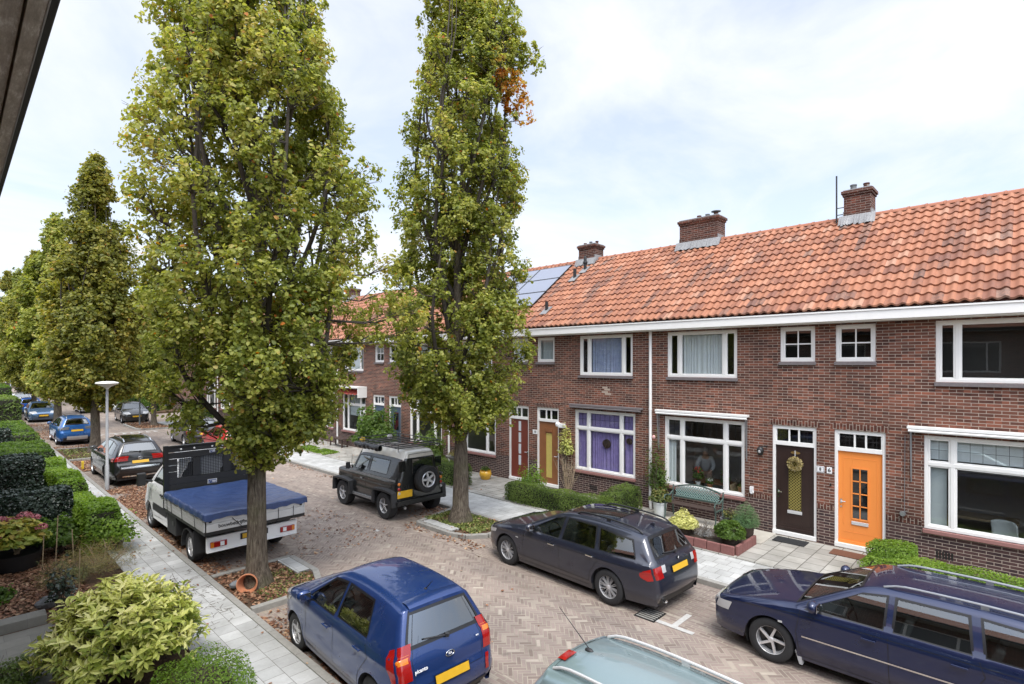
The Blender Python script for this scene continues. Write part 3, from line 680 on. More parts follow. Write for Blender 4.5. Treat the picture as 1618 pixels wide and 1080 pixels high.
def chimney(root, org, Yc, wy, z1, pots, roof):
    b = MB(); x0, x1 = XR-.32, XR+.30
    b.box(x0, x1, Yc-wy/2, Yc+wy/2, 7.6, z1-.18)
    b.box(x0-.03, x1+.03, Yc-wy/2-.03, Yc+wy/2+.03, z1-.18, z1-.115); b.box(x0-.06, x1+.06, Yc-wy/2-.06, Yc+wy/2+.06, z1-.113, z1-.03)
    ch = b.build('chimney', M['brick_chimney'], roof, org=org)
    MB().box(x0-.02, x1+.02, Yc-wy/2-.02, Yc+wy/2+.02, z1-.03, z1+.01).build('cap', M['lead'], ch, org=org, bevel=.01)
    f = MB(); zf = EAVE_Z+(ZR-EAVE_Z)/(XR-XE)*(x0-XE)
    n = 14; L_ = wy+.24
    for i in range(n):
        ya = Yc-L_/2+L_*i/n; dz = random.uniform(-.03,.03)
        f.add([(x0-.015,ya,zf+.27),(x0-.015,ya+L_/n,zf+.27),(x0-.17,ya+L_/n,zf-.02+dz),(x0-.17,ya,zf-.02+random.uniform(-.03,.03))], [(0,1,2,3)])
    for s in (-1,1):
        f.box(x0, XR+.2, Yc+s*(wy/2+.012)-.012, Yc+s*(wy/2+.012)+.012, zf-.1, ZR+.15)
    f.build('flashing', M['lead'], ch, org=org)
    for i, (dy, r, h) in enumerate(pots):
        MB().lathe([(r*1.05,0),(r,.02),(r*.95,h),(r*1.1,h+.005),(r*1.1,h+.04),(r*.8,h+.04),(r*.75,h-.1)], (XR-.02,Yc+dy,z1), 14).build('chimney_pot', M['pot_grey'] if i % 2 else M['brick_chimney'], ch, smooth=True, org=org)
    return ch
HG = 'brick terrace houses along the right of the street'
def house(k, label, doormat, dstyle, opts):
    """k even: door side at low Y; k odd: mirrored.  Covers Y from 3.59+4.71*(k) to +4.71"""
    ya = 3.59+HW*k; yb = ya+HW
    fx = (lambda u: ya+u) if k % 2 == 0 else (lambda u: yb-u)
    org = (XF, (ya+yb)/2, 0); root = empty('brick_house', org, 0, label, 'house', HG)
    holes = [(.19,1.21,.15,2.92),(1.90,4.22,.93,2.94),(.22,1.02,4.53,5.40),(2.10,4.13,4.09,5.40)]
    w = wall_with_holes(0, HW, -.05, 5.62, holes, fx, XF, XF+.12)
    w.box(XF+.12, XF+7.5, ya+.001, ya+.05, 0, 5.6) if opts.get('endwall') else None
    w.build('wall', M['brick'], root, org=org, fix=False)
    # gable / party wall and back
    g = MB(); xb = 2*XR-XE
    g.add([(XF+.13,ya+.02,0),(xb,ya+.02,0),(xb,ya+.02,EAVE_Z-.1),(XR,ya+.02,ZR-.1),(XF+.13,ya+.02,EAVE_Z-.05)], [(0,1,2,3,4)])
    g.add([(XF+.13,yb-.02,0),(xb,yb-.02,0),(xb,yb-.02,EAVE_Z-.1),(XR,yb-.02,ZR-.1),(XF+.13,yb-.02,EAVE_Z-.05)], [(0,1,2,3,4)])
    g.add([(xb-.3,ya,0),(xb-.3,yb,0),(xb-.3,yb,EAVE_Z-.1),(xb-.3,ya,EAVE_Z-.1)], [(0,1,2,3)])
    g.build('side_wall', M['brick'], root, org=org, fix=False)
    # roof
    o = bpy.data.objects.new('roof', tile_mesh(ya, yb, True, k+20)); COL.objects.link(o)
    o.data.transform(Matrix.Translation((-org[0],-org[1],-org[2]))); o.parent = root; roof = o
    bs = MB(); bs.add([(XR,ya,ZR),(XR,yb,ZR),(2*XR-XE,yb,EAVE_Z),(2*XR-XE,ya,EAVE_Z)], [(0,1,2,3)])
    bs.add([(XR,ya,ZR-.03),(XR,yb,ZR-.03),(XE+.03,yb,EAVE_Z-.03),(XE+.03,ya,EAVE_Z-.03)], [(0,1,2,3)])
    bs.build('roof_underlay', M['brick_chimney'], roof, org=org)
    rt = MB()
    n = 12
    for i in range(n):
        a = ya+HW*i/n; c = a+HW/n+.02
        for (s0, s1, r0) in ((a, c, .105),):
            vs = []
            for (yy, rr_) in ((s0, r0+.012), (s0+.05, r0+.012), (s0+.055, r0), (s1, r0-.004)):
                for q in range(7):
                    an = math.pi*q/6; vs.append((XR+rr_*math.cos(an), yy, ZR-.03+rr_*math.sin(an)*1.0))
            rt.add(vs, [(m*7+q, m*7+q+1, (m+1)*7+q+1, (m+1)*7+q) for m in range(3) for q in range(6)])
    rt.build('ridge_tiles', M['ridge_clay'], roof, smooth=True, org=org)
    # gutter board + soffit
    gb = MB(); gb.box(XE-.07, XE-.02, ya, yb, 5.47, 5.66); gb.box(XE-.09, XE-.019, ya, yb, 5.664, 5.70); gb.box(XE-.019, XE+.12, ya, yb, 5.50, 5.56)
    gt = gb.build('gutter', M['white_paint'], root, org=org)
    MB().box(XE-.02, XF+.11, ya, yb, 5.44, 5.468).build('soffit', M['cream_paint'], gt, org=org)
    # lintels, soldier courses
    MB().box(XF-.003, XF+.05, fx(.12), fx(1.28), 2.925, 3.075).build('soldier_course', M['brick_soldier'], root, org=org)
    for (a, c) in ((0,.185),(1.215,1.86),(4.27,HW)): MB().box(XF-.003, XF+.05, fx(a), fx(c), .98, 1.10).build('soldier_course', M['brick_soldier'], root, org=org)
    door(root, org, fx, .19, 1.21, .25, 2.92, doormat, XF+.035, dstyle)
    low = opts.get('low', {}); up = opts.get('up', {}); sm = opts.get('small', {})
    cw = low.get('cw', .50)
    u0, u1 = 1.90, 4.22; c1, c2 = u0+cw+.03, u1-cw-.03
    frame_window(root, org, fx, u0, u1, .93, 2.94, [c1, c2], [2.33], XF+.03, sill='red_sill', lead=True,
        grid=[(c1+.08,c2-.08,2.44,2.83,6,2,.007),(u0+.1,c1-.08,2.44,2.83,2,2,.007),(c2+.08,u1-.1,2.44,2.83,2,2,.007)], curtain=low.get('curtain'), deep=True)
    u0, u1 = 2.10, 4.13; c1, c2 = u0+.36, u1-.36
    frame_window(root, org, fx, u0, u1, 4.09, 5.40, [c1, c2], [], XF+.03, curtain=up.get('curtain'), deep=False)
    if sm.get('plain'): frame_window(root, org, fx, .22, 1.02, 4.53, 5.40, [], [], XF+.03, curtain=('blind_grey', [(.25,.99,4.56,5.38)]), deep=False)
    else:
        frame_window(root, org, fx, .22, 1.02, 4.53, 5.40, [], [], XF+.03, deep=False, grid=[(.30,.94,4.61,5.33,2,2,.03)])
    if opts.get('pipe'):
        p = MB(); u = HW-.06
        p.tube([(XF-.06,fx(u),5.5),(XF-.06,fx(u),.35),(XF-.06,fx(u-.02),.14)], .045, 10)
        for z in (1.6,3.1,4.5): p.tube([(XF-.06,fx(u),z),(XF-.06,fx(u),z+.03)], .052, 10)
        p.build('downpipe', M['white_paint'], root, smooth=True, org=org)
    if opts.get('chimney'):
        side, wy, z1, pots = opts['chimney']; chimney(root, org, ya+.0 if side == 'lo' else yb, wy, z1, pots, roof)
    return root, org, fx, roof
def mat_zinc():
    t = NT('old_zinc'); v = t.pos(); mp = t.n('ShaderNodeMapping'); t.L.new(v, mp.inputs[0]); mp.inputs['Scale'].default_value = (6,1.2,6)
    n = t.noise(mp.outputs[0], 6, 7, .75); n2 = t.noise(v, 3, 4)
    c = t.ramp(n, [(.35,(.38,.34,.29)),(.5,(.52,.48,.42)),(.58,(.66,.63,.57)),(.64,(.85,.84,.80))])
    t.base(t.mix(t.math('MULTIPLY', n2, .25), c, (.25,.23,.20))); t.p(Roughness=.6, Metallic=.1); t.bump(n, .5, .004); M['old_zinc'] = t.mat
mat_zinc()
simple('ridge_clay', (.33,.13,.075), .8, var=.3, scale=5)
simple('curtain_lace', (.40,.44,.62), .9, var=.3, scale=7)
hb = house(-1, 'brick house on the far right with a bright orange front door', M['door_orange'], 'lites', dict(low={'cw':.45}))
ha = house(0, 'brick house with dark brown wreath door and a green garden bench under its window', M['door_brown'], 'long',
    dict(low={'curtain':('curtain_white', [(3.93,4.16,.98,2.30)])}, up={'curtain':('curtain_white', [(2.52,3.72,4.15,5.34)])}, pipe=True,
    chimney=('lo', .66, 9.46, [(-.17,.075,.14),(.15,.08,.16)])))
hc = house(1, 'brick house with purple curtains in the ground floor window and yellow glass in its door', M['door_wood'], 'yellow',
    dict(low={'curtain':('curtain_purple', [(1.96,2.38,.98,2.9),(2.46,3.66,.98,2.9),(3.74,4.16,.98,2.9)])}, up={'curtain':('curtain_lace', [(2.52,3.72,4.15,5.34)])}, small={'plain':True},
    chimney=('lo', 1.36, 9.50, [(-.5,.07,.1),(-.2,.07,.1),(.1,.07,.1)])))
hd = house(2, 'brick house with dark red door and grey solar panels on its roof behind the tree', M['door_red'], 'strip',
    dict(up={'curtain':('curtain_white', [(2.52,3.72,4.15,5.34)])}, pipe=True, small={'plain':True}, chimney=('lo', .78, 9.30, [(-.3,.06,.09),(0,.06,.11),(.28,.06,.09)])))
he = house(3, 'brick house seen between the two tall trees, dark blue door behind a leafy shrub', M['door_blue'], 'plain', dict(up={'curtain':('curtain_white', [(2.52,3.72,4.15,5.34)])}))
hf = house(4, 'brick house with a white framed red awning above its ground floor window', M['door_blue'], 'plain', dict(low={'curtain':('blind_grey', [(2.46,3.66,1.75,2.9)])}, up={'curtain':('curtain_white', [(2.52,3.72,4.15,5.34)])}, pipe=True, chimney=('lo', .78, 9.30, [(-.3,.06,.09),(.28,.06,.09)])))
FARL = ['brick house just beyond the red awning house, mostly behind the foreground oak', 'brick house fourth before the side street, hidden behind the tree crown', 'brick house third before the side street, hidden behind the tree crown',
 'brick house second to last before the side street', 'last brick house before the side street']
protos = {0: (hf[0], 4), 1: (he[0], 3)}
for i, k in enumerate(range(5, 10)):
    src, k0 = protos[k % 2]
    c = copy_tree(src); c.location.y += HW*(k-k0); tag(c, FARL[i], 'house', HG)
FAR2 = ['first', 'second', 'third', 'fourth', 'fifth', 'sixth']
for i, k in enumerate(range(12, 18)):
    src, k0 = protos[k % 2]
    c = copy_tree(src); c.location.y += HW*(k-k0); tag(c, 'distant brick house with white windows, the %s one beyond the side street' % FAR2[i], 'house', HG)

def awning(h, u0, u1, mat='white_paint', arms=True):
    root, org, fx, _ = h; b = MB()
    b.box(XF-.17, XF-.004, fx(u0), fx(u1), 3.07, 3.13); b.tube([(XF-.14,fx(u0+.02),3.03),(XF-.14,fx(u1-.02),3.03)], .035, 8)
    o = b.build('awning', M[mat], root, org=org, bevel=.005)
    if arms:
        a = MB()
        for u in (u0+.06, u1-.06):
            a.tube([(XF-.13,fx(u),3.03),(XF-.06,fx(u),2.0)], .013, 6); a.tube([(XF-.02,fx(u),3.0),(XF-.02,fx(u),1.9)], .012, 6)
        a.build('awning_arm', M['steel'], o, org=org)
    return o
awning(hb, 1.62, 4.45); awning(ha, 1.78, 4.45); awning(hc, 1.78, 4.5, 'grey_sill', False)
# open red awning box of the house further on
def red_awning(h):
    root, org, fx, _ = h; b = MB()
    b.box(XF-.52, XF-.004, fx(1.75), fx(4.35), 3.22, 3.30)
    for u in (1.75, 4.30): b.box(XF-.52, XF-.004, fx(u), fx(u+.05), 2.75, 3.215)
    o = b.build('awning_box', M['white_paint'], root, org=org, bevel=.005)
    k = MB(); k.grid(lambda u, v: (XF-.05-.42*u, fx(1.85+2.4*v), 3.12-.22*u+.02*math.sin(v*40)), 4, 60); k.build('awning_cloth', M['awning_red'], o, org=org, smooth=True)
red_awning(hf)
# solar panels on the red-door house
def solar(h):
    root, org, fx, roof = h; dx = XR-XE; dz = ZR-EAVE_Z; L_ = math.hypot(dx, dz); nx, nz = -dz/L_, dx/L_
    def P(y, s, hgt): return (XE+dx*s/L_+nx*hgt, y, EAVE_Z+dz*s/L_+nz*hgt)
    for r_ in range(3):
        for c_ in range(2):
            ya = 13.72+c_*1.72; yb = ya+1.68; s0 = L_-.35-1.05*(r_+1); s1 = s0+1.01
            b = MB(); vs = [P(y, s, hh) for hh in (.07,.11) for (y, s) in ((ya,s0),(yb,s0),(yb,s1),(ya,s1))]
            b.add(vs, [(0,3,2,1),(4,5,6,7),(0,1,5,4),(1,2,6,5),(2,3,7,6),(3,0,4,7)])
            p = b.build('solar_panel', M['solar'], root, org=org)
            e = MB()
            for (q0, q1) in (((ya,s0),(yb,s0)),((yb,s0),(yb,s1)),((yb,s1),(ya,s1)),((ya,s1),(ya,s0))): e.bar(P(*q0,.09), P(*q1,.09), .03, .05, (nx,0,nz))
            e.build('panel_frame', M['dark_trim'], p, org=org)
solar(hd)
def vent(h, y, s, hh, r=.06, cowl=True):
    root, org, fx, roof = h; dx = XR-XE; dz = ZR-EAVE_Z; L_ = math.hypot(dx, dz)
    x, z = XE+dx*s/L_, EAVE_Z+dz*s/L_; b = MB()
    pr = [(r,-.1),(r,hh)]
    if cowl: pr = [(r,-.1),(r,hh*.45),(r*1.5,hh*.5),(r*1.5,hh*.6),(r,hh*.65),(r,hh*.85),(r*.3,hh)]
    b.lathe(pr, (x,y,z), 12); o = b.build('roof_vent', M['pot_black'], roof, org=org, smooth=True)
    MB().bar((x-.25,y,z-.10),(x+.15,y,z+.20), .3, .02).build('vent_flashing', M['lead'], o, org=org)
vent(hc, 12.75, 3.95, .62); vent(hc, 12.9, 3.35, .42, .065, False); vent(hc, 12.75, 1.0, .38, .06, False)
mb = MB(); mb.tube([(XR-.25,4.12,8.3),(XR-.25,4.12,9.95)], .022, 8); mb.bar((XR-.25,4.12,9.0),(XR-.25,3.90,9.0),.02,.02); mb.bar((XR-.25,4.12,8.8),(XR-.25,3.90,8.8),.02,.02)
mb.build('aerial_mast', M['black_metal'], ha[3], org=ha[1])
b = MB(); b.box(XR-.75,XR+.1,7.2,7.5,9.5,9.52)
for yy in (7.62, 7.7): b.box(XR-.5,XR-.2,yy-.25,yy+.28,9.70,9.73)
b = MB(); b.lathe([(.06,0),(.06,.16),(.16,.17),(.16,.19),(.05,.2)], (XR-.02,7.80,9.5), 12); b.build('chimney_cowl', M['pot_grey'], [c for c in hc[3].children if c.name.startswith('chimney')][0], org=hc[1], smooth=True)

# own terrace: the eave over the viewpoint, and the fronts that face the street
def own_house(y0, y1, label):
    org = (-.35, (y0+y1)/2, 0); root = empty('brick_house', org, 0, label, 'house', 'brick houses on the near side of the street')
    holes = [(.3,1.3,.15,2.9),(1.9,4.2,.93,2.9),(.3,1.1,4.5,5.4),(2.1,4.1,4.1,5.4)]
    W = y1-y0; n = int(round(W/HW)); hs = []
    for i in range(n): hs += [(a+i*HW, c+i*HW, d, e) for (a,c,d,e) in holes]
    fx = lambda u: y0+u; X0 = -.35
    wall_with_holes(0, W, -.05, 5.75, hs, fx, X0, X0-.12).build('wall', M['brick'], root, org=org, fix=False)
    for (a, c, d, e) in hs:
        b = MB(); t = .07; X1 = X0-.05
        for q in ((a,a+t,d,e),(c-t,c,d,e),(a+t,c-t,d,d+t),(a+t,c-t,e-t,e)): b.box(X1-.06, X1, fx(q[0]), fx(q[1]), q[2], q[3])
        if c-a > 1.5:
            for q in (a+.45, c-.45): b.box(X1-.055, X1-.004, fx(q-.03), fx(q+.03), d+t, e-t)
        w = b.build('window', M['white_paint'], root, org=org)
        MB().box(X1-.04, X1-.035, fx(a), fx(c), d, e).build('pane', M['car_glass'], w, org=org)
    r = MB(); r.add([(.24,y0,5.93),(.24,y1,5.93),(-4.3,y1,9.2),(-4.3,y0,9.2)], [(0,1,2,3)]); r.add([(-8.7,y0,5.86),(-8.7,y1,5.86),(-4.3,y1,9.2),(-4.3,y0,9.2)], [(0,1,2,3)])
    r.build('roof', M['roof_tiles'], root, org=org, fix=False)
    g = MB(); 
    for yy in (y0+.02, y1-.02): g.add([(X0-.13,yy,0),(-8.5,yy,0),(-8.5,yy,5.8),(-4.3,yy,9.1),(X0-.13,yy,5.8)], [(0,1,2,3,4)])
    g.build('side_wall', M['brick'], root, org=org, fix=False)
    return root, org
ow, oorg = own_house(-1.2, 8.22, 'near-side brick house whose weathered grey eave crosses the top left corner')
for i_, (a_, l_) in enumerate(((-10.62, 'near-side brick houses behind the viewpoint, mirrored in the windows opposite'), (8.22, 'near-side brick houses beside the dark ivy hedges'), (17.64, 'near-side brick houses farther up the left gardens'))):
    own_house(a_, a_+9.42, l_)
k = MB(); k.box(-.345, .188, -1.2, 14, 5.82, 5.86); k.build('eave_board', M['old_zinc'], ow, org=oorg)
k = MB(); k.box(.196, .248, -1.2, 14, 5.80, 5.90); k.build('gutter_board', M['old_zinc'], ow, org=oorg)
k = MB(); k.box(.2485, .2535, -1.2, 14, 5.797, 5.85); k.build('gutter_bead', M['galv'], ow, org=oorg)
k = MB(); k.box(.254, .282, -1.2, 14, 5.82, 5.95); k.build('gutter_lip', M['black_plastic'], ow, org=oorg, bevel=.006)
# ------------------------------------------------------------------ vehicles
def catmull(pts, n=10):
    out = []
    P = [Vector((p[0], p[1])) for p in pts]; sharp = [len(p) > 2 and 's' in str(p[2]) for p in pts]
    m = len(P); idx = [0]
    for i in range(m-1):
        p1, p2 = P[i], P[i+1]; L_ = (p2-p1).length
        p0 = P[i-1] if i > 0 and not sharp[i] else p1-(p2-p1)*.6
        p3 = P[i+2] if i+2 < m and not sharp[i+1] else p2+(p2-p1)*.6
        if (p1-p0).length > 1e-6: p0 = p1+(p0-p1).normalized()*min((p0-p1).length, L_*1.5)
        if (p3-p2).length > 1e-6: p3 = p2+(p3-p2).normalized()*min((p3-p2).length, L_*1.5)
        k = max(2, int(L_/.045))
        for j in range(k):
            t = j/k
            out.append(.5*((2*p1)+(-p0+p2)*t+(2*p0-5*p1+4*p2-p3)*t*t+(-p0+3*p1-3*p2+p3)*t**3))
        idx.append(len(out))
    out.append(P[-1]); return out, idx
def sstep(a, b, x):
    t = max(0, min(1, (x-a)/(b-a))); return t*t*(3-2*t)
class Car:
    """front is +x, origin at ground between the axles"""
    def __init__(s, top, W, xf, xr, rw, belt, sill=.20, tumble=.32, roofin=.0, tw=.2, crown=.05, fil=.05, front_taper=.16, rear_taper=.10, arch=None, shoulder=.02, flat=False, tuck=.05):
        s.W = W; s.xf = xf; s.xr = xr; s.rw = rw; s.belt = belt; s.sill = sill; s.tumble = tumble; s.crown = crown; s.fil = fil
        s.ft = front_taper; s.rt = rear_taper; s.tw = tw; s.ar = arch or rw+.045; s.sh = shoulder; s.flat = flat; s.tuck = tuck
        s.P, s.idx = catmull(top); s.xmax = max(p.x for p in s.P); s.xmin = min(p.x for p in s.P)
        # extra stations on the wheel arches
        xs = []
        for c in (xf, xr):
            for k in range(13):
                a = math.pi*k/12; xs.append(c+s.ar*math.cos(a))
            xs += [c+s.ar+.004, c-s.ar-.004]
        st = []
        for i in range(len(s.P)-1):
            a, b = s.P[i], s.P[i+1]; st.append((i, a))
            if a.x > b.x:
                for x in sorted([x for x in xs if b.x+.002 < x < a.x-.002], reverse=True):
                    if 0.6 < a.z if False else True:
                        t = (a.x-x)/(a.x-b.x); st.append((i+t, a.lerp(b, t)))
        st.append((len(s.P)-1, s.P[-1])); s.st = st; s.holes = []; s.wins = []
    def at(s, q):
        i = max(0, min(len(s.P)-2, int(q))); t = q-i; p = s.P[i].lerp(s.P[i+1], t)
        a = s.P[max(0, i-1)]; b = s.P[min(len(s.P)-1, i+2)]
        d = (b-a).normalized(); n = Vector((d.y, -d.x))      # moving front->rear over the top: outward normal
        if n.dot(p-Vector((0, .5))) < 0: n = -n
        return p, n
    def topz(s, x):
        best = 0
        for a, b in zip(s.P[:-1], s.P[1:]):
            lo, hi = min(a.x,b.x), max(a.x,b.x)
            if lo <= x <= hi:
                t = 0 if hi-lo < 1e-9 else (x-a.x)/(b.x-a.x); best = max(best, a.y+(b.y-a.y)*t)
        return best if best else s.P[-1].y
    def half(s, x, z):
        w = s.W/2
        f = max(0, (x-(s.xf-.1))/(s.xmax-s.xf+.1)); r = max(0, ((s.xr+.1)-x)/(s.xr+.1-s.xmin)) if s.xmin < s.xr else 0
        w *= (1-s.ft*f**2.2-.10*f**9)*(1-s.rt*r**2.0-.07*r**9)
        if z < .62: w -= s.tuck*((.62-z)/.45)**2
        if z > .55: w -= .025*((z-.55)/.4)**2
        if z > s.belt:
            w -= s.sh*sstep(0, .03, z-s.belt) + (z-s.belt-.0)*s.tumble
        else:
            w += .010*math.exp(-((z-(s.belt-.10))/.035)**2)
            if z < s.belt-.42: w += .010*sstep(0, .03, s.belt-.42-z)
            if z < s.sill+.14: w -= .018*sstep(0, .03, s.sill+.14-z)
        return w
    def zb(s, x):
        z = s.sill
        if x > s.xf+s.ar or x < s.xr-s.ar: z += .03
        for c in (s.xf, s.xr):
            d = abs(x-c)
            if d <= s.ar+.0005: z = max(z, s.rw+math.sqrt(max(0, s.ar**2-d*d)))
        return z
    def tpt(s, q, v, off=0):
        p, n = s.at(q); w = s.half(p.x, p.y)-s.fil
        cr = s.crown*(1-v*v); r_ = p + n*(cr*.6+off)
        pl = .0
        return (r_.x, v*w, r_.y)
    def body(s, parent, mats, split=None):
        b = MB(); vl = [-1,-.925,-.75,-.5,-.25,0,.25,.5,.75,.925,1]; nv = len(vl)-1; rows = 15; urows = 4; cols = []
        st = list(s.st)+[(qq, s.at(qq)[0]) for h in s.holes for qq in h]; st.sort(key=lambda a: a[0]); s.st = st
        for (q, p) in st:
            p, n = s.at(q); col = []
            w0 = s.half(p.x, p.y)
            for v in vl: col.append(s.tpt(q, v))
            # fillet + side for +y
            def side(sg):
                out = []
                e = p-n*s.fil*.3; out.append((e.x, sg*(w0-s.fil*.3), e.y))
                e = p-n*s.fil; zt = e.y; x = e.x; zb = min(s.zb(x), zt-.01)
                zmid = min(s.belt, zt)
                zmid = max(zmid, zb)
                for k in range(urows): z = zt+(zmid-zt)*k/urows; out.append((x, sg*s.half(x, z), z))
                for k in range(rows+1):
                    z = zmid+(zb-zmid)*k/rows; out.append((x, sg*s.half(x, z), z))
                out.append((x, sg*(s.half(x, zb)-.06), zb+.01)); 
                return out
            L_ = side(-1); Rr = side(1)
            cols.append(L_[::-1]+col+Rr); ns = len(L_)
        m = len(cols[0]); vs = [p for c in cols for p in c]
        for i in range(len(cols)-1):
            for j in range(m-1):
                if ns < j < ns+nv-1 and any(h[0] < (st[i][0]+st[i+1][0])/2 < h[1] for h in s.holes): continue
                a = i*m+j; f = (a, a+m, a+m+1, a+1)
                ps = [vs[k] for k in f]
                ar = (Vector(ps[2])-Vector(ps[0])).cross(Vector(ps[3])-Vector(ps[1])).length
                if ar < 1e-7: continue
                b.f.append(f); zc = sum(p[2] for p in ps)/4
                b.m.append(1 if split and split(sum(p[0] for p in ps)/4, sum(p[1] for p in ps)/4, zc) else 0)
        b.v = vs
        me = bpy.data.meshes.new('body'); me.from_pydata(b.v, [], b.f)
        for mm in mats: me.materials.append(mm)
        if len(mats) > 1: me.polygons.foreach_set('material_index', b.m)
        bm = bmesh.new(); bm.from_mesh(me); bmesh.ops.remove_doubles(bm, verts=bm.verts, dist=.0006); bmesh.ops.recalc_face_normals(bm, faces=bm.faces)
        for w in s.wins:
            bx0, bx1, tx0, tx1, z0, za, zc = w; C4 = [(bx0,z0),(bx1,z0),(tx1,zc),(tx0,za)]; lo = min(c[0] for c in C4)-.12; hi = max(c[0] for c in C4)+.12
            for k in range(4):
                a, d = C4[k], C4[(k+1)%4]; e = (d[0]-a[0], d[1]-a[1])
                fs = [f for f in bm.faces if abs(f.normal.y) > .35 and lo < f.calc_center_median().x < hi and z0-.12 < f.calc_center_median().z < max(za, zc)+.12]
                g = list(fs)+list({ed for f in fs for ed in f.edges})+list({v for f in fs for v in f.verts})
                bmesh.ops.bisect_plane(bm, geom=g, dist=.0005, plane_co=(a[0],0,a[1]), plane_no=(-e[1],0,e[0]))
            def inside(x, z):
                sg = None
                for k in range(4):
                    a, d = C4[k], C4[(k+1)%4]; cr = (d[0]-a[0])*(z-a[1])-(d[1]-a[1])*(x-a[0])
                    if sg is None: sg = cr > 0
                    elif (cr > 0) != sg: return False
                return True
            dl = [f for f in bm.faces if abs(f.normal.y) > .35 and inside(f.calc_center_median().x, f.calc_center_median().z)]
            bmesh.ops.delete(bm, geom=dl, context='FACES')
        bm.to_mesh(me); bm.free(); me.polygons.foreach_set('use_smooth', [True]*len(me.polygons)); me.set_sharp_from_angle(angle=R(38)); me.update()
        o = bpy.data.objects.new('body', me); COL.objects.link(o); o.parent = parent
        # dark floor pan and wheel housings
        u = MB(); u.box(s.xmin+.12, s.xmax-.12, -s.W/2+.22, s.W/2-.22, s.sill-.02, min(s.belt-.05, .75))
        u.box(s.xr+s.ar, s.xf-s.ar, -s.W/2+.07, s.W/2-.07, s.sill-.015, .5)
        u.build('underbody', M['black_plastic'], parent)
        return o
    # overlays --------------------------------------------------
    def side_quad(s, b, bot, top, off=.006, n=14, m=6, both=True, soft=0):
        """bot/top: (x0,z0,x1,z1) edges"""
        for sg in ((1,-1) if both is True else (both,)):
            def Pt(u, v):
                uu = u
                a = (bot[0]+(bot[2]-bot[0])*u, bot[1]+(bot[3]-bot[1])*u); c = (top[0]+(top[2]-top[0])*u, top[1]+(top[3]-top[1])*u)
                x = a[0]+(c[0]-a[0])*v; z = a[1]+(c[1]-a[1])*v
                return (x, sg*(s.half(x, z)+off), z)
            b.grid(Pt, n, m)
    def side_line(s, b, pts, w=.006, off=.002, n=10, both=True):
        for sg in ((1,-1) if both is True else (both,)):
            for (a, c) in zip(pts[:-1], pts[1:]):
                d = Vector((c[0]-a[0], c[1]-a[1])); nn = Vector((-d.y, d.x)).normalized()*w/2
                b.grid(lambda u, v: (lambda x, z: (x, sg*(s.half(x, z)+off), z))(a[0]+d.x*u+nn.x*(2*v-1), a[1]+d.y*u+nn.y*(2*v-1)), n, 1)
    def top_quad(s, b, q0, q1, v0, v1, off=.004, taper=0, n=12, m=12, cut=0):
        """patch over the bonnet/roof/tailgate surface; taper narrows it towards q1"""
        def Pt(u, v):
            a = v0+(v1-v0)*v; a *= 1-taper*u
            q = q0+(q1-q0)*u
            if cut: q += cut*(a*a)*(1 if q1 > q0 else -1)*(1-u)
            return s.tpt(q, a, off)
        b.grid(Pt, n, m)
def wheel_parts(car, x, y, rw, tw, spokes, style, rim='alloy', name='wheel', rr=None):
    s = 1 if y > 0 else -1; yo = y; yi = y-s*tw; rr = rr or rw*.66
    e = empty(name, (0,0,0)); e.parent = car
    prof = [(rr-.01, -tw*.5),(rr+.02, -tw*.5),(rw-.025,-tw*.48),(rw-.006,-tw*.40),(rw,-tw*.2),(rw,tw*.2),(rw-.006,tw*.40),(rw-.025,tw*.48),(rr+.02,tw*.5),(rr-.005,tw*.47),(rr-.02,tw*.3)]
    t = MB(); yc = (yo+yi)/2; t.lathe(prof, (x, yc, rw), 40, 'y', cap=False); 
    tr = MB()
    o = t.build('tyre', M['rubber'], e, smooth=True)
    r = MB(); f = yo - s*.018
    r.lathe([(rr,yc-f+s*tw*.5 if False else 0),(rr-.012,s*.004),(rr-.02,-s*.03),(rr-.03,-s*.10)], (x, f, rw), 40, 'y', cap=False)
    hub = rr*.2; r.lathe([(hub,-s*.05),(hub,-s*.012),(hub*.7,-s*.004),(.001,-s*.004)], (x, f, rw), 16, 'y', cap=False)
    for k in range(spokes):
        a = 2*math.pi*(k+.25)/spokes
        def V(rad, ang, dy): return (x+rad*math.cos(ang), f+s*dy, rw+rad*math.sin(ang))
        if style == 'thin': offs = ((-.10,.045),(.10,.045))
        elif style == 'wide': offs = ((0,.30),)
        elif style == 'twist': offs = ((0,.26),)
        else: offs = ((0,.17),)
        tws = .35 if style == 'twist' else 0
        for (oa, wd) in offs:
            a0 = a+oa*1.6; a1 = a+oa*.9+tws; w0 = wd*.9; w1 = wd*.62
            r0, r1 = hub*.8, rr-.012
            wi = hub*1.0*math.sin(min(1.2, w0*2.0)) ; wo = r1*w1
            def side(rad, ang, hw): # offset sideways
                c, sn = math.cos(ang), math.sin(ang); return (rad*c-hw*sn, rad*sn+hw*c)
            p = [side(r0,a0,-wi), side(r0,a0,wi), side(r1,a1,wo*.5), side(r1,a1,-wo*.5)]
            vs = [(x+q[0], f+s*(-.012 if i in (0,1) else -.010), rw+q[1]) for i, q in enumerate(p)] + [(x+q[0], f-s*.05, rw+q[1]) for q in p]
            r.add(vs, [(0,1,2,3),(7,6,5,4),(0,4,5,1),(1,5,6,2),(2,6,7,3),(3,7,4,0)])
    r.build('rim', M[rim], e, bevel=.003 if style != 'thin' else 0)
    d = MB(); d.lathe([(rr-.02,-s*.09),(.001,-s*.09)], (x, f, rw), 24, 'y', cap=False)
    d.build('brake_disc', M['dark_trim'], e)
    return e
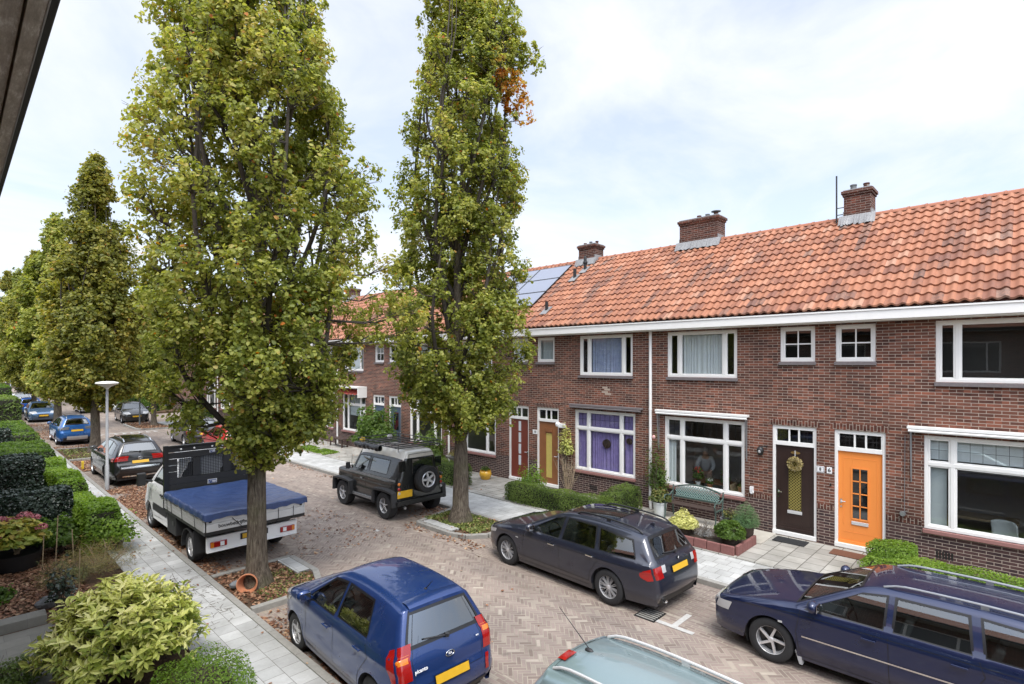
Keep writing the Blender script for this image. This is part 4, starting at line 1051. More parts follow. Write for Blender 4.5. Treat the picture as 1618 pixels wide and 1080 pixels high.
def hatch_side(c, car, wins, pillar_mat='dark_trim', trim=.03, glass='car_pane'):
    """side windows as (bottom x0, bottom x1, top x0, top x1, z0, z1, z1b): black rubber ring and tinted pane"""
    for i, w in enumerate(wins):
        bx0, bx1, tx0, tx1, z0, za, zc = w; I4 = [(bx0,z0),(bx1,z0),(tx1,zc),(tx0,za)]; cx = sum(p[0] for p in I4)/4; cz = sum(p[1] for p in I4)/4
        O4 = [(p[0]+math.copysign(trim*.55, p[0]-cx), p[1]+math.copysign(trim*.5, p[1]-cz)) for p in I4]; N4 = [(p[0]-math.copysign(trim*.45, p[0]-cx), p[1]-math.copysign(trim*.45, p[1]-cz)) for p in I4]
        for sg in (1, -1):
            fr = MB()
            for k in range(4):
                a, d, e, g_ = O4[k], O4[(k+1)%4], N4[(k+1)%4], N4[k]
                fr.grid(lambda u, v: (lambda x, z: (x, sg*(c.half(x, z)+.005), z))((a[0]+(d[0]-a[0])*u)*(1-v)+(g_[0]+(e[0]-g_[0])*u)*v, (a[1]+(d[1]-a[1])*u)*(1-v)+(g_[1]+(e[1]-g_[1])*u)*v), 14, 1)
            f = fr.build('side_window', M[pillar_mat], car, smooth=True, fix=False)
            g = MB(); c.side_quad(g, (bx0,z0,bx1,z0), (tx0,za,tx1,zc), -.004, both=sg); g.build('pane', M[glass], f, smooth=True)
def screen(c, car, q0, q1, name, glass='car_pane', vv=.925):
    dq = .55 if q1 > q0 else -.55; f = MB(); e = .955
    for (a, d, v0, v1) in ((q0-dq,q0+dq,-e,e),(q1-dq,q1+dq,-e,e),(q0,q1,-e,-vv+.03),(q0,q1,vv-.03,e)): c.top_quad(f, a, d, v0, v1, .004)
    fo = f.build(name, M['dark_trim'], car, smooth=True, fix=False)
    g = MB(); c.top_quad(g, q0, q1, -vv, vv, -.003); g.build('pane', M[glass], fo, smooth=True); return fo
def interior(c, car, k=1.0, seats=((.0,.36),(.0,-.36)), rear=-.88):
    b = MB(); z = c.belt
    b.box(c.xr-.2, .95*k, -c.W/2+.12, c.W/2-.12, .30, .40); b.prism([(.50,.5),(.62,z-.10),(.98,z-.04),(1.0,.45)], -c.W/2+.14, c.W/2-.14, 'y')
    b.box(c.xmin+.30, c.xr+.3, -c.W/2+.2, c.W/2-.2, .40, z-.22)
    for sg in (1,-1): b.box(c.xr+.1, .9, sg*(c.W/2-.115), sg*(c.W/2-.145), .35, z-.03)
    b.build('cabin', M['seat_cloth'], car)
    for (x, y) in seats:
        m = MB(); m.box(x-.26, x+.26, y-.24, y+.24, .38, .56); m.prism([(x-.22,.5),(x-.10,.52),(x-.28,z+.16),(x-.38,z+.14)], y-.23, y+.23, 'y'); m.box(x-.40, x-.30, y-.12, y+.12, z+.17, z+.34)
        m.build('seat', M['seat_grey'], car, bevel=.03)
    m = MB(); x = rear; m.box(x-.24, x+.24, -.62, .62, .38, .58); m.prism([(x-.22,.5),(x-.10,.52),(x-.30,z+.10),(x-.40,z+.08)], -.60, .60, 'y')
    for y in (-.36,.36): m.box(x-.42, x-.33, y-.11, y+.11, z+.10, z+.24)
    m.build('rear_seat', M['seat_grey'], car, bevel=.03)
    m = MB(); ca, sa = math.cos(R(65)), math.sin(R(65))
    m.grid(lambda u, v: (lambda a, r, h: (.40+r*math.cos(a)*ca+h, .36+r*math.sin(a), z-.02+r*math.cos(a)*sa))(2*math.pi*u, .175+.014*math.cos(2*math.pi*v), .014*math.sin(2*math.pi*v)), 24, 6)
    m.bar((.40,.20,z-.02),(.40,.52,z-.02),.02,.05); m.build('steering_wheel', M['dark_trim'], car, smooth=True)
simple('seat_grey', (.07,.07,.075), .85, var=.25)
def mat_carpane(name='car_pane', tint=(.50,.55,.53), k=1.5, a=.05):
    t = NT(name); t.N.remove(t.b); tr = t.n('ShaderNodeBsdfTransparent'); tr.inputs[0].default_value = (*tint,1)
    gl = t.n('ShaderNodeBsdfGlossy'); gl.inputs['Roughness'].default_value = .015; gl.inputs[0].default_value = (.95,.98,1,1)
    fr = t.n('ShaderNodeFresnel'); ge = t.n('ShaderNodeNewGeometry'); t.L.new(t.math('MULTIPLY_ADD', ge.outputs['Backfacing'], -1.045, 1.65), fr.inputs[0])
    f = t.math('MINIMUM', t.math('MULTIPLY_ADD', fr.outputs[0], k, a), 1.0); mx = t.n('ShaderNodeMixShader'); t.L.new(f, mx.inputs[0]); t.L.new(tr.outputs[0], mx.inputs[1]); t.L.new(gl.outputs[0], mx.inputs[2])
    t.L.new(mx.outputs[0], t.out.inputs[0]); M[name] = t.mat
mat_carpane(); mat_carpane('car_pane_dark', (.12,.14,.14), 2.0, .09)
def place(o, x, y, rz): o.location = (x, y, 0.006); o.rotation_euler = (0, 0, rz)
N_ = R(90)     # heading away from the viewpoint (+Y)
S_ = R(-90)
def car_common(name, label, cat, spec):
    car = empty(name, (0,0,0), 0, label, cat, spec.get('group', 'cars parked along the street'))
    c = Car(**spec['body']); I = c.idx
    mk = spec['marks']    # indices of control points: cowl, ws_top, rg_top, rg_bot
    q = lambda k: I[k] if isinstance(k, int) else I[int(k)]+(I[int(k)+1]-I[int(k)])*(k-int(k))
    w0, w1, r0, r1 = q(mk['cowl'])+.45, q(mk['ws'])-.5, q(mk['rt'])+.9, q(mk['rb'])-.5
    c.holes = [(w0, w1), (r0, r1)]; c.wins = spec['wins']
    c.body(car, [M[spec['paint']]])
    screen(c, car, w0, w1, 'windscreen'); screen(c, car, r0, r1, 'rear_window', spec.get('rear_glass', 'car_pane_dark')); interior(c, car)
    # rear wiper
    if spec.get('wiper', True):
        w = MB(); p0 = Vector(c.tpt(q(mk['rb'])-.3, .0, .03)); p1 = Vector(c.tpt(q(mk['rb'])-1.6, .55, .022)); w.tube([p0, p1], .010, 6); w.lathe([(.03,-.02),(.03,.02)], p0, 10); w.build('wiper', M['black_plastic'], car)
    # side glass
    hatch_side(c, car, spec['wins'])
    # door seams
    s = MB()
    for pts in spec['seams']: c.side_line(s, pts, .007, .002)
    if spec.get('tailgate'):
        a, d, v = spec['tailgate']
        for sg in (-1,1):
            s.grid(lambda u, t: c.tpt(q(a)+(q(d)-q(a))*u, sg*v+sg*.008*(t-.5), .003), 14, 1)
        s.grid(lambda u, t: c.tpt(q(d)+.08*(t-.5), -v+2*v*u, .003), 14, 1)
        s.grid(lambda u, t: c.tpt(q(a)+.08*(t-.5), -v+2*v*u, .003), 14, 1)
    if spec.get('bonnet'):
        a = spec['bonnet']
        s.grid(lambda u, t: c.tpt(q(a)+.10*(t-.5), -.9+1.8*u, .003), 14, 1)
        for sg in (-1,1): s.grid(lambda u, t: c.tpt(q(a)+(q(mk['cowl'])-q(a))*u, sg*.9+sg*.008*(t-.5), .003), 14, 1)
    s.build('panel_gap', M['sign_black'], car)
    # handles
    for (x, z) in spec['handles']:
        for sg in (1,-1):
            h = MB(); y = sg*(c.half(x, z)+.03); h.box(x-.085, x+.085, y-.011, y+.011, z-.012, z+.014); h.box(x-.075, x-.055, y-sg*.03, y, z-.01, z+.01); h.box(x+.055, x+.075, y-sg*.03, y, z-.01, z+.01)
            h.build('door_handle', M[spec.get('handle_mat', spec['paint'])], car, bevel=.008)
    # mirrors
    mx, mz = spec['mirror']
    for sg in (1,-1):
        y = sg*(c.half(mx, mz)); m_ = MB(); m_.ell((mx+.02, y+sg*.12, mz+.06), (.075,.11,.085), 14, 10); m_.bar((mx+.02,y-sg*.02,mz),(mx+.02,y+sg*.08,mz+.03),.06,.04)
        m = m_.build('mirror', M[spec['paint']], car, smooth=True); k = MB(); k.box(mx-.052, mx-.047, y+sg*.04, y+sg*.20, mz+.01, mz+.11); k.build('mirror_glass', M['chrome'], m)
    # wheels
    for x in (c.xf, c.xr):
        for sg in (1,-1):
            wheel_parts(car, x, sg*(c.W/2-.028), c.rw, c.tw, *spec['wheel'])
    # arch lining ring
    for x0 in (c.xf, c.xr):
        for sg in (1,-1):
            a = MB()
            def Pt(u, v):
                an = math.pi*(-.12+1.24*u); x = x0+(c.ar-.002)*math.cos(an); z = c.rw+(c.ar-.002)*math.sin(an)
                y = c.half(x, max(z, .3))-.004; return (x, sg*(y-v*.45), z)
            a.grid(Pt, 24, 1); a.build('wheel_arch', M['black_plastic'], car, smooth=True)
    # lamps
    for nm, mat, kind, args in spec['lamps']:
        for sg in (1,-1):
            l = MB()
            if kind == 'side': c.side_quad(l, args[0], args[1], .007, 10, 5, both=sg)
            else:
                q0, q1, v0, v1 = args[:4]; wrap = args[4] if len(args) > 4 else 0; l.grid(lambda u, v: c.tpt(q(q0)+(q(q1)-q(q0))*u, sg*(v0+(v1-v0)*v), .009), 10, 5)
                if v1 >= .98:   # carry the lamp round the corner of the body
                    def Cn(u, v):
                        qq = q(q0)+(q(q1)-q(q0))*u; p, n = c.at(qq); w0 = c.half(p.x, p.y)
                        an = v*math.pi/2; e = p-n*c.fil*(1-math.cos(an)); return (e.x+n.x*.009*math.cos(an), sg*(w0-c.fil+c.fil*math.sin(an)+.009*math.sin(an)), e.y+n.y*.009*math.cos(an))
                    l.grid(Cn, 10, 5)
                    if wrap:
                        def Wr(u, v):
                            qq = q(q0)+(q(q1)-q(q0))*u; p, n = c.at(qq); e = p-n*(c.fil+wrap*v*(.35+.65*math.sin(math.pi*min(1, .15+u*.8)))); return (e.x, sg*(c.half(e.x, e.y)+.009), e.y)
                        l.grid(Wr, 10, 5)
            l.build(nm, M[mat], car, smooth=True)
    # plates
    for (qq, nm, off) in spec.get('plates', []):
        p, n = c.at(q(qq)); ctr = Vector((p.x, 0, p.y))+Vector((n.x, 0, n.y))*(off+c.crown*.6); t = Vector((-n.y, 0, n.x))
        l = MB(); Y = Vector((0,1,0)); nn = Vector((n.x,0,n.y))
        for k, (hw, hh, th) in enumerate(((.27,.062,.006),)):
            vs = [ctr+Y*a*hw+t*b_*hh+nn*d for d in (0,th) for (a, b_) in ((-1,-1),(1,-1),(1,1),(-1,1))]
            l.add(vs, [(0,3,2,1),(4,5,6,7),(0,1,5,4),(1,2,6,5),(2,3,7,6),(3,0,4,7)])
        o = l.build('licence_plate', M['dark_trim'], car)
        l = MB(); vs = [ctr+Y*a*.258+t*b_*.052+nn*d for d in (.0062,.0085) for (a, b_) in ((-1,-1),(1,-1),(1,1),(-1,1))]
        l.add(vs, [(0,3,2,1),(4,5,6,7),(0,1,5,4),(1,2,6,5),(2,3,7,6),(3,0,4,7)]); l.build('plate_face', M['plate_yellow'], o)
    for (q0, q1, v, mat, off, nm) in spec.get('bands', []):
        l = MB(); l.grid(lambda u, t: c.tpt(q(q0)+(q(q1)-q(q0))*t, -v+2*v*u, off), 16, 4); l.build(nm, M[mat], car, smooth=True)
    for (bot, top, mat, nm) in spec.get('sidebands', []):
        for sg in (1,-1):
            l = MB(); c.side_quad(l, bot, top, .009, 24, 2, both=sg); l.build(nm, M[mat], car, smooth=True)
    if spec.get('rails'):
        q0, q1, vv, mat = spec['rails']
        for sg in (1,-1):
            l = MB(); pts = []
            for i in range(17):
                u = i/16; hgt = .045*min(1, min(u, 1-u)*12); pts.append(c.tpt(q(q0)+(q(q1)-q(q0))*u, sg*vv, hgt+.005))
            l.tube(pts, .017, 8)
            for i in (8,): l.box(pts[i][0]-.04, pts[i][0]+.04, pts[i][1]-.015, pts[i][1]+.015, pts[i][2]-.05, pts[i][2])
            l.build('roof_rail', M[mat], car, smooth=True)
    return car, c, q
def std_spec(top, W, xf, rw, belt, paint, **k):
    d = dict(body=dict(top=top, W=W, xf=xf, xr=-xf, rw=rw, belt=belt), paint=paint, marks=dict(cowl=6, ws=7, rt=11, rb=12), seams=[], handles=[], mirror=(.62,1.0),
             wheel=(5,'std'), lamps=[], wins=[])
    d['body'].update(k.pop('body', {})); d.update(k); return d
# --- small blue hatchback
HATCH = [(1.70,.22),(1.81,.36),(1.83,.55),(1.75,.74),(1.50,.87),(1.15,.96),(.90,1.02,'s'),(.22,1.41),(-.15,1.475),(-.7,1.485),(-1.15,1.455),(-1.47,1.40,'s'),(-1.66,1.0),(-1.735,.82),(-1.76,.66),(-1.80,.54),(-1.79,.36),(-1.70,.24)]
spec = std_spec(HATCH, 1.60, 1.19, .29, .93, 'paint_blue', body=dict(fil=.055, tumble=.30, rear_taper=.08),
    wins=[(.78,-.10,.20,-.12,.965,1.355,1.385),(-.18,-1.0,-.20,-.86,.985,1.385,1.365)],
    seams=[[(.80,.95),(.74,.62),(.78,.30)],[(-.14,.96),(-.14,.30)],[(-1.0,.97),(-1.10,.80),(-.86,.52),(-.82,.32)],[(.78,.27),(-.82,.27)]],
    handles=[(.06,.80),(-.86,.83)], mirror=(.66,.98), wheel=(5,'wide'), tailgate=(11,14.6,.80),
    lamps=[('tail_light','lens_red','top',(11.8,13.8,.84,1.0,.13)),('indicator','lens_amber','top',(12.15,12.6,.88,1.0)),('headlight','lens_clear','top',(3.0,4.3,.62,1.0)),
           ('headlight','lens_clear','side',((1.72,.66,1.40,.74),(1.66,.74,1.28,.84))),('reflector','lens_red','top',(14.3,15.6,.88,.97))],
    plates=[(14.6,'rear',.012),(2,'front',.01)], bands=[(16,17,.92,'black_plastic',.006,'lower_trim')], bonnet=3.6)
car, c, q = car_common('parked_car', 'shiny blue small hatchback at the bottom centre, seen from behind', 'car', spec)
hat = car
# roof aerial, badge, lettering, third brake lamp
def surf_mtx(c, qq, v, off, rear=True):
    p = Vector(c.tpt(qq, v, off)); pp, n = c.at(qq); n3 = Vector((n.x, 0, n.y)); side = Vector((0,-1,0)) if rear else Vector((0,1,0))
    up = n3.cross(side); m = Matrix((side, up, n3)).transposed().to_4x4(); m.translation = p; return m
b = MB(); p = Vector(c.tpt(q(10.2), 0, 0)); b.tube([p, p+Vector((-.16,0,.15))], [.008,.004], 6); b.ell(p, (.03,.02,.012)); b.build('antenna', M['black_plastic'], car, smooth=True)
mt = surf_mtx(c, q(13.0), 0, .012)
e = MB(); e.grid(lambda u, v: tuple(mt @ Vector(((.062+.010*math.cos(2*math.pi*v))*math.cos(2*math.pi*u), (.032+.006*math.cos(2*math.pi*v))*math.sin(2*math.pi*u), .006*math.sin(2*math.pi*v)))), 24, 6)
em = e.build('emblem', M['chrome'], car, smooth=True)
text_part('lettering', 'KIA', .036, M['sign_white'], em, mt, .002, True)
text_part('model_lettering', 'picanto', .062, M['sign_white'], car, surf_mtx(c, q(13.15), -.0, .010) @ Matrix.Translation((-.44,-.02,0)), .002, True)
text_part('model_lettering', 'eco', .032, M['sign_white'], car, surf_mtx(c, q(12.65), 0, .010) @ Matrix.Translation((.46,-.0,0)), .002, True)
b = MB(); b.grid(lambda u, v: c.tpt(q(11)-.25+.2*v, -.16+.32*u, .010), 6, 2); b.build('brake_light', M['lens_red'], car)
b = MB(); b.grid(lambda u, v: c.tpt(q(10.45)+(q(11)+.8-q(10.45))*v, -.93+1.86*u, .020*math.sin(math.pi*min(1,v*1.0))+.008), 16, 6); b.build('spoiler', M['paint_blue'], car, smooth=True)
place(car, 4.47, 7.08, R(87.5))
# --- dark grey estate
EST = [(2.02,.20),(2.14,.34),(2.17,.50),(2.12,.64),(1.98,.74),(1.5,.87),(.88,.975,'s'),(.05,1.35),(-.35,1.41),(-1.0,1.42),(-1.6,1.385),(-1.98,1.32,'s'),(-2.22,.98),(-2.28,.90),(-2.33,.72),(-2.36,.60),(-2.37,.42),(-2.28,.24)]
spec = std_spec(EST, 1.82, 1.38, .325, .90, 'paint_grey', body=dict(fil=.06, tumble=.36, rear_taper=.17, front_taper=.18, tw=.22, sill=.18, shoulder=.025),
    wins=[(.72,-.14,.06,-.16,.93,1.285,1.335),(-.22,-1.06,-.24,-.96,.94,1.335,1.325),(-1.15,-1.93,-1.05,-1.78,.955,1.315,1.25)],
    seams=[[(.80,.93),(.86,.6),(.80,.28)],[(-.18,.93),(-.20,.28)],[(-1.08,.95),(-1.16,.78),(-.98,.52),(-.94,.30)],[(.80,.25),(-.94,.25)],[(1.95,.70),(1.1,.78),(-.2,.80),(-2.1,.82)],[(1.0,.36),(-.95,.34)]],
    handles=[(.0,.80),(-.98,.82)], mirror=(.56,.96), wheel=(10,'thin'), tailgate=(11,14.3,.82),
    lamps=[('tail_light','lens_red','top',(13.1,14.3,.82,1.0,.22)),('reversing_light','lens_clear','top',(13.1,13.75,.66,.82)),('headlight','lens_clear','top',(2.9,4.1,.60,1.0)),
       ('headlight','lens_clear','side',((2.05,.60,1.76,.66),(2.0,.70,1.72,.74)))],
    plates=[(13.75,'rear',.012)], bands=[(16.3,17,.9,'black_plastic',.006,'lower_trim')], bonnet=3.6, rails=(8.0,10.7,.93,'black_metal'), handle_mat='chrome',
    group='cars parked along the street')
car, c, q = car_common('parked_car', 'dark grey estate car parked in front of the clipped hedge and green bench', 'car', spec)
b = MB(); b.grid(lambda u, v: c.tpt(q(7.2)+(q(9.3)-q(7.2))*v, -.80+1.6*u, .006), 8, 8); b.build('sunroof', M['car_glass'], car, smooth=True)
b = MB(); p = Vector(c.tpt(q(10.4), 0, 0)); b.prism([(p.x+.07,p.z),(p.x-.05,p.z),(p.x-.045,p.z+.055),(p.x-.02,p.z+.06)], -.02, .02, 'y'); b.build('antenna', M['paint_grey'], car, bevel=.008)
mt = surf_mtx(c, q(13.0), 0, .012)
b = MB(); b.grid(lambda u, v: tuple(mt @ Vector(((.034*v)*math.cos(2*math.pi*u), .034*v*math.sin(2*math.pi*u), .006))), 20, 2); em = b.build('emblem', M['sign_black'], car)
b = MB()
for k0 in (0, 2): b.grid(lambda u, v: tuple(mt @ Vector(((.020*v)*math.cos(math.pi/2*(u+k0)), .020*v*math.sin(math.pi/2*(u+k0)), .008))), 6, 1)
b.build('emblem_quarter', M['sign_white'], em)
b = MB()
for sg in (1,): b.lathe([(.03,0),(.034,-.1),(.028,-.1),(.02,-.05)], (-2.28,.5,.26), 12, 'x')
b.build('exhaust', M['chrome'], car, smooth=True)
l = MB(); c.side_quad(l, (.98,.70,1.06,.70), (.98,.72,1.06,.72), .008, 3, 1); l.build('side_repeater', M['lens_clear'], car)
place(car, 9.42, 7.02, R(87.1+0))
# --- navy estate
VOL = [(2.12,.20),(2.24,.34),(2.28,.50),(2.25,.66),(2.12,.755),(1.6,.87),(1.00,.965,'s'),(.20,1.37),(-.15,1.425),(-1.0,1.435),(-1.7,1.41),(-2.12,1.365,'s'),(-2.36,1.0),(-2.39,.9),(-2.42,.72),(-2.46,.58),(-2.46,.38),(-2.38,.24)]
spec = std_spec(VOL, 1.77, 1.34, .325, .92, 'paint_navy', body=dict(fil=.05, tumble=.26, rear_taper=.06, front_taper=.15, tw=.21, crown=.045),
    wins=[(.86,-.08,.20,-.10,.95,1.315,1.355),(-.18,-.98,-.20,-.94,.955,1.355,1.36),(-1.10,-2.12,-1.06,-2.0,.965,1.36,1.31)],
    seams=[[(.92,.95),(.98,.6),(.92,.28)],[(-.13,.94),(-.15,.28)],[(-1.03,.95),(-1.10,.75),(-.95,.5),(-.92,.30)],[(.92,.25),(-.92,.25)],[(2.1,.74),(1.0,.85),(-2.3,.87)]],
    handles=[(.08,.79),(-.86,.80)], mirror=(.72,.98), wheel=(5,'twist'), tailgate=(11,14.5,.86),
    lamps=[('headlight','lens_clear','top',(2.6,3.8,.62,1.0)),('headlight','lens_clear','side',((2.22,.56,1.98,.58),(2.16,.70,1.92,.72))),('tail_light','lens_red','top',(11.2,13.8,.90,1.0))],
    plates=[(1.6,'front',.01)], bonnet=3.2, rails=(7.7,10.9,.93,'steel'), handle_mat='paint_navy',
    sidebands=[((.90,.545,-.95,.555),(.90,.565,-.95,.575),'chrome','trim_strip')])
car, c, q = car_common('parked_car', 'navy blue estate car with roof rails at the bottom right, by the green hedge', 'car', spec)
b = MB(); b.prism([(1.02-.02,.30),(.94,.12),(.90,.12),(.92,.34)], .76, .84, 'y'); b.build('mud_flap', M['galv'], car)
l = MB(); c.side_quad(l, (1.16,.66,1.22,.66), (1.16,.69,1.22,.69), .010, 3, 1); l.build('side_repeater', M['lens_clear'], car)
place(car, 9.40, 1.50, R(90))
# --- pale teal estate, only its roof in the picture
spec = std_spec([(x, z*1.03, *r) for (x, z, *r) in VOL], 1.72, 1.30, .31, .95, 'paint_teal', body=dict(fil=.07, tumble=.30, rear_taper=.12, front_taper=.2, crown=.07),
    wins=[(.86,-.08,.20,-.10,.98,1.345,1.39),(-.18,-.98,-.20,-.94,.985,1.39,1.395),(-1.10,-2.02,-1.06,-1.9,.995,1.395,1.33)],
    seams=[[(.92,.95),(.98,.6),(.92,.28)],[(-.13,.94),(-.15,.28)]], handles=[(.08,.81),(-.86,.82)], mirror=(.72,1.0), wheel=(5,'std'),
    lamps=[('headlight','lens_clear','top',(2.6,3.8,.62,1.0)),('tail_light','lens_red','top',(12.0,13.8,.84,1.0))], plates=[(14.4,'rear',.01)], bonnet=3.2, rails=(8,10.8,.97,'alu'))
car, c, q = car_common('parked_car', 'pale teal car cut off by the bottom edge, with a long thin roof aerial', 'car', spec)
b = MB(); p = Vector(c.tpt(q(10.55), 0, 0)); b.ell(p, (.055,.03,.028), 12, 8); b.tube([p+Vector((0,0,.02)), p+Vector((-.42,0,.32))], [.006,.003], 6); b.build('antenna', M['black_plastic'], car, smooth=True)
b = MB(); b.grid(lambda u, v: c.tpt(q(10.72)+(q(10.98)-q(10.72))*v, -.66+.40*u, .016), 8, 2); b.build('brake_light', M['lens_red'], car, smooth=True)
s = MB()
for qq in (10.9,): s.grid(lambda u, t: c.tpt(q(qq)+.14*(t-.5)-.6*abs(2*u-1)**2.5, -.95+1.9*u, .003), 24, 1)
for sg in (1,-1): s.grid(lambda u, t: c.tpt(q(7.2)+(q(10.8)-q(7.2))*u, sg*.86+.009*(t-.5), .004), 20, 1)
s.build('panel_gap', M['sign_black'], car)
place(car, 4.56, 1.40, R(-93))
# --- SUVs and further cars
SUV = [(2.06,.26),(2.18,.40),(2.20,.62),(2.13,.84),(1.95,.96),(1.5,1.05),(.98,1.12,'s'),(.25,1.53),(-.15,1.62),(-.8,1.66),(-1.5,1.63),(-1.98,1.55,'s'),(-2.22,1.20),(-2.28,1.06),(-2.30,.88),(-2.38,.74),(-2.38,.48),(-2.26,.30)]
def suv(name, label, paint, scale=1.0, group='cars parked along the street', lamp='lens_red', shiny='chrome', extra=None):
    t = [(x*scale, z*scale if scale > .99 else z*scale, *r) for (x, z, *r) in SUV]; k = scale
    spec = std_spec(t, 1.84*k, 1.34*k, .355*k, 1.03*k, paint, body=dict(fil=.07, tumble=.34, rear_taper=.13, front_taper=.2, sill=.26*k, tw=.23, crown=.05),
        wins=[(.80*k,-.12*k,.22*k,-.14*k,1.07*k,1.49*k,1.54*k),(-.20*k,-1.06*k,-.22*k,-.98*k,1.09*k,1.54*k,1.54*k),(-1.14*k,-1.88*k,-1.06*k,-1.74*k,1.12*k,1.54*k,1.46*k)],
        seams=[[(.88*k,1.05*k),(.92*k,.6*k),(.86*k,.36*k)],[(-.16*k,1.06*k),(-.18*k,.36*k)],[(-1.08*k,1.08*k),(-1.16*k,.86*k),(-.96*k,.55*k),(-.93*k,.36*k)]],
        handles=[(.02*k,.92*k),(-.98*k,.94*k)], mirror=(.66*k,1.10*k), wheel=(5,'std'), tailgate=(11,14.3,.80), rgw=.86,
        lamps=[('tail_light',lamp,'top',(12.7,13.7,.55,1.0,.2)),('headlight','lens_clear','top',(3.0,4.0,.6,1.0))],
        plates=[(14.15,'rear',.012)], bonnet=3.6, rails=(8.1,10.8,.93,shiny),
        bands=[(16.0,17,.96,'black_plastic',.006,'lower_trim')]+([(15.05,15.35,.9,shiny,.012,'chrome_strip'),(16.3,16.55,.8,shiny,.014,'skid_strip')] if extra != 'pale' else [(15.7,16.6,.72,'alu',.014,'skid_plate')]),
        sidebands=[((.92*k,.34*k,-.95*k,.34*k),(.92*k,.37*k,-.95*k,.37*k),shiny,'trim_strip')])
    car, c, q = car_common(name, label, 'car', spec)
    if extra != 'pale':
        mt = surf_mtx(c, q(13.3), 0, .012); b = MB()
        for (a, b_) in ((.07,.045),(.032,.022)):
            b.grid(lambda u, v: tuple(mt @ Vector(((a+.006*math.cos(2*math.pi*v))*math.cos(2*math.pi*u), (b_+.006*math.cos(2*math.pi*v))*math.sin(2*math.pi*u), .005*math.sin(2*math.pi*v)))), 20, 5)
        b.build('emblem', M['chrome'], car, smooth=True)
        b = MB(); b.grid(lambda u, v: c.tpt(q(8)+(q(10)-q(8))*v, -.82+1.64*u, .006), 6, 6); b.build('sunroof', M['car_glass'], car, smooth=True)
    return car
s1 = suv('parked_car', 'glossy black crossover with wide red tail lights beside the street lamp', 'paint_black'); place(s1, 4.88, 26.0, R(90))
s2 = suv('parked_car', 'bright blue crossover with a pale bumper plate under the left-hand trees', 'paint_midblue', .92, extra='pale', lamp='lens_smoke'); place(s2, 4.85, 39.8, R(90))
MID = [(1.90,.22),(2.01,.36),(2.03,.55),(1.95,.70),(1.75,.80),(1.35,.92),(.95,1.00,'s'),(.22,1.38),(-.15,1.44),(-.7,1.45),(-1.2,1.42),(-1.60,1.36,'s'),(-1.86,1.0),(-1.93,.88),(-1.95,.70),(-2.0,.58),(-2.0,.38),(-1.9,.24)]
def midcar(label, paint, x, y, rz, k=1.0):
    t = [(a*k, z*k, *r) for (a, z, *r) in MID]
    spec = std_spec(t, 1.76*k, 1.29*k, .315*k, .93*k, paint, body=dict(fil=.06, tumble=.33, rear_taper=.12, front_taper=.2),
        wins=[(.80*k,-.10*k,.20*k,-.12*k,.965*k,1.315*k,1.355*k),(-.18*k,-.98*k,-.20*k,-.90*k,.975*k,1.355*k,1.345*k),(-1.06*k,-1.50*k,-.98*k,-1.36*k,1.0*k,1.335*k,1.29*k)],
        seams=[[(.84*k,.95*k),(.86*k,.6*k),(.82*k,.30*k)],[(-.14*k,.95*k),(-.16*k,.30*k)]], handles=[(.02*k,.80*k),(-.92*k,.82*k)], mirror=(.64*k,.98*k), wheel=(5,'std'), tailgate=(11,14.3,.8),
        lamps=[('tail_light','lens_red','top',(12.7,13.9,.68,1.0,.18)),('headlight','lens_clear','top',(2.8,4.1,.58,1.0)),('headlight','lens_clear','side',((1.93*k,.60*k,1.62*k,.66*k),(1.86*k,.70*k,1.5*k,.76*k)))],
        plates=[(14.2,'rear',.012),(1.8,'front',.01)], bonnet=3.6, bands=[(1.0,1.75,.55,'black_plastic',.006,'grille'),(2.15,2.55,.55,'black_plastic',.006,'grille')])
    car, c, q = car_common('parked_car', label, 'car', spec); place(car, x, y, rz); return car
midcar('black hatchback facing the viewer beyond the thin pole on the right', 'paint_black', 9.75, 50.1, R(-92))
midcar('dark charcoal hatchback, rear towards us, half hidden by hanging oak leaves', 'paint_anthracite', 9.62, 34.15, R(88))
midcar('steel blue hatchback facing the viewer on the left, behind the bright blue crossover', 'paint_steelblue', 4.95, 55.9, R(-90))
midcar('small bright blue car second farthest on the left, seen from behind', 'paint_brightblue', 4.95, 65.2, R(90), .95)
midcar('red hatchback almost hidden behind the foreground trunk and the flatbed headboard', 'paint_red', 9.7, 28.9, R(88))
midcar('silver car at the far left end of the street', 'paint_silver', 4.95, 74.0, R(90), 1.05)
midcar('white car parked sideways behind the black hatchback', 'paint_white', 8.9, 62.5, R(90), 1.0)

# --- off-roader: square shoulders, spare wheel, roof rack
DEF = [(1.58,.42),(1.72,.48,'s'),(1.72,1.02,'s'),(1.70,1.10,'s'),(1.60,1.13),(1.2,1.15),(.84,1.17,'s'),(.64,1.76,'s'),(.52,1.90),(.2,1.95),(-1.0,1.97),(-1.62,1.94),(-1.72,1.88,'s'),(-1.74,1.2),(-1.74,.9),(-1.74,.58,'s'),(-1.66,.46)]
car = empty('off_road_car', (0,0,0), 0, 'black boxy off-road car with roof rack and a spare wheel on its back door', 'off-roader', 'cars parked along the street')
c = Car(DEF, 1.66, 1.18, -1.18, .39, 1.16, sill=.50, tumble=.07, crown=.018, fil=.035, front_taper=.0, rear_taper=.0, tw=.26, arch=.47, shoulder=.02, tuck=.0)
I = c.idx; q = lambda k: I[int(k)]+(I[min(int(k)+1, len(I)-1)]-I[int(k)])*(k-int(k))
c.wins = [(.70,-.02,.58,-.02,1.22,1.62,1.66),(-.14,-1.10,-.14,-1.10,1.24,1.64,1.64)]; c.holes = [(q(6.12), q(6.9))]
c.body(car, [M['paint_defender'], M['paint_cream']], split=lambda x, y, z: (z > 1.74 and x < .56) or (z > 1.90))
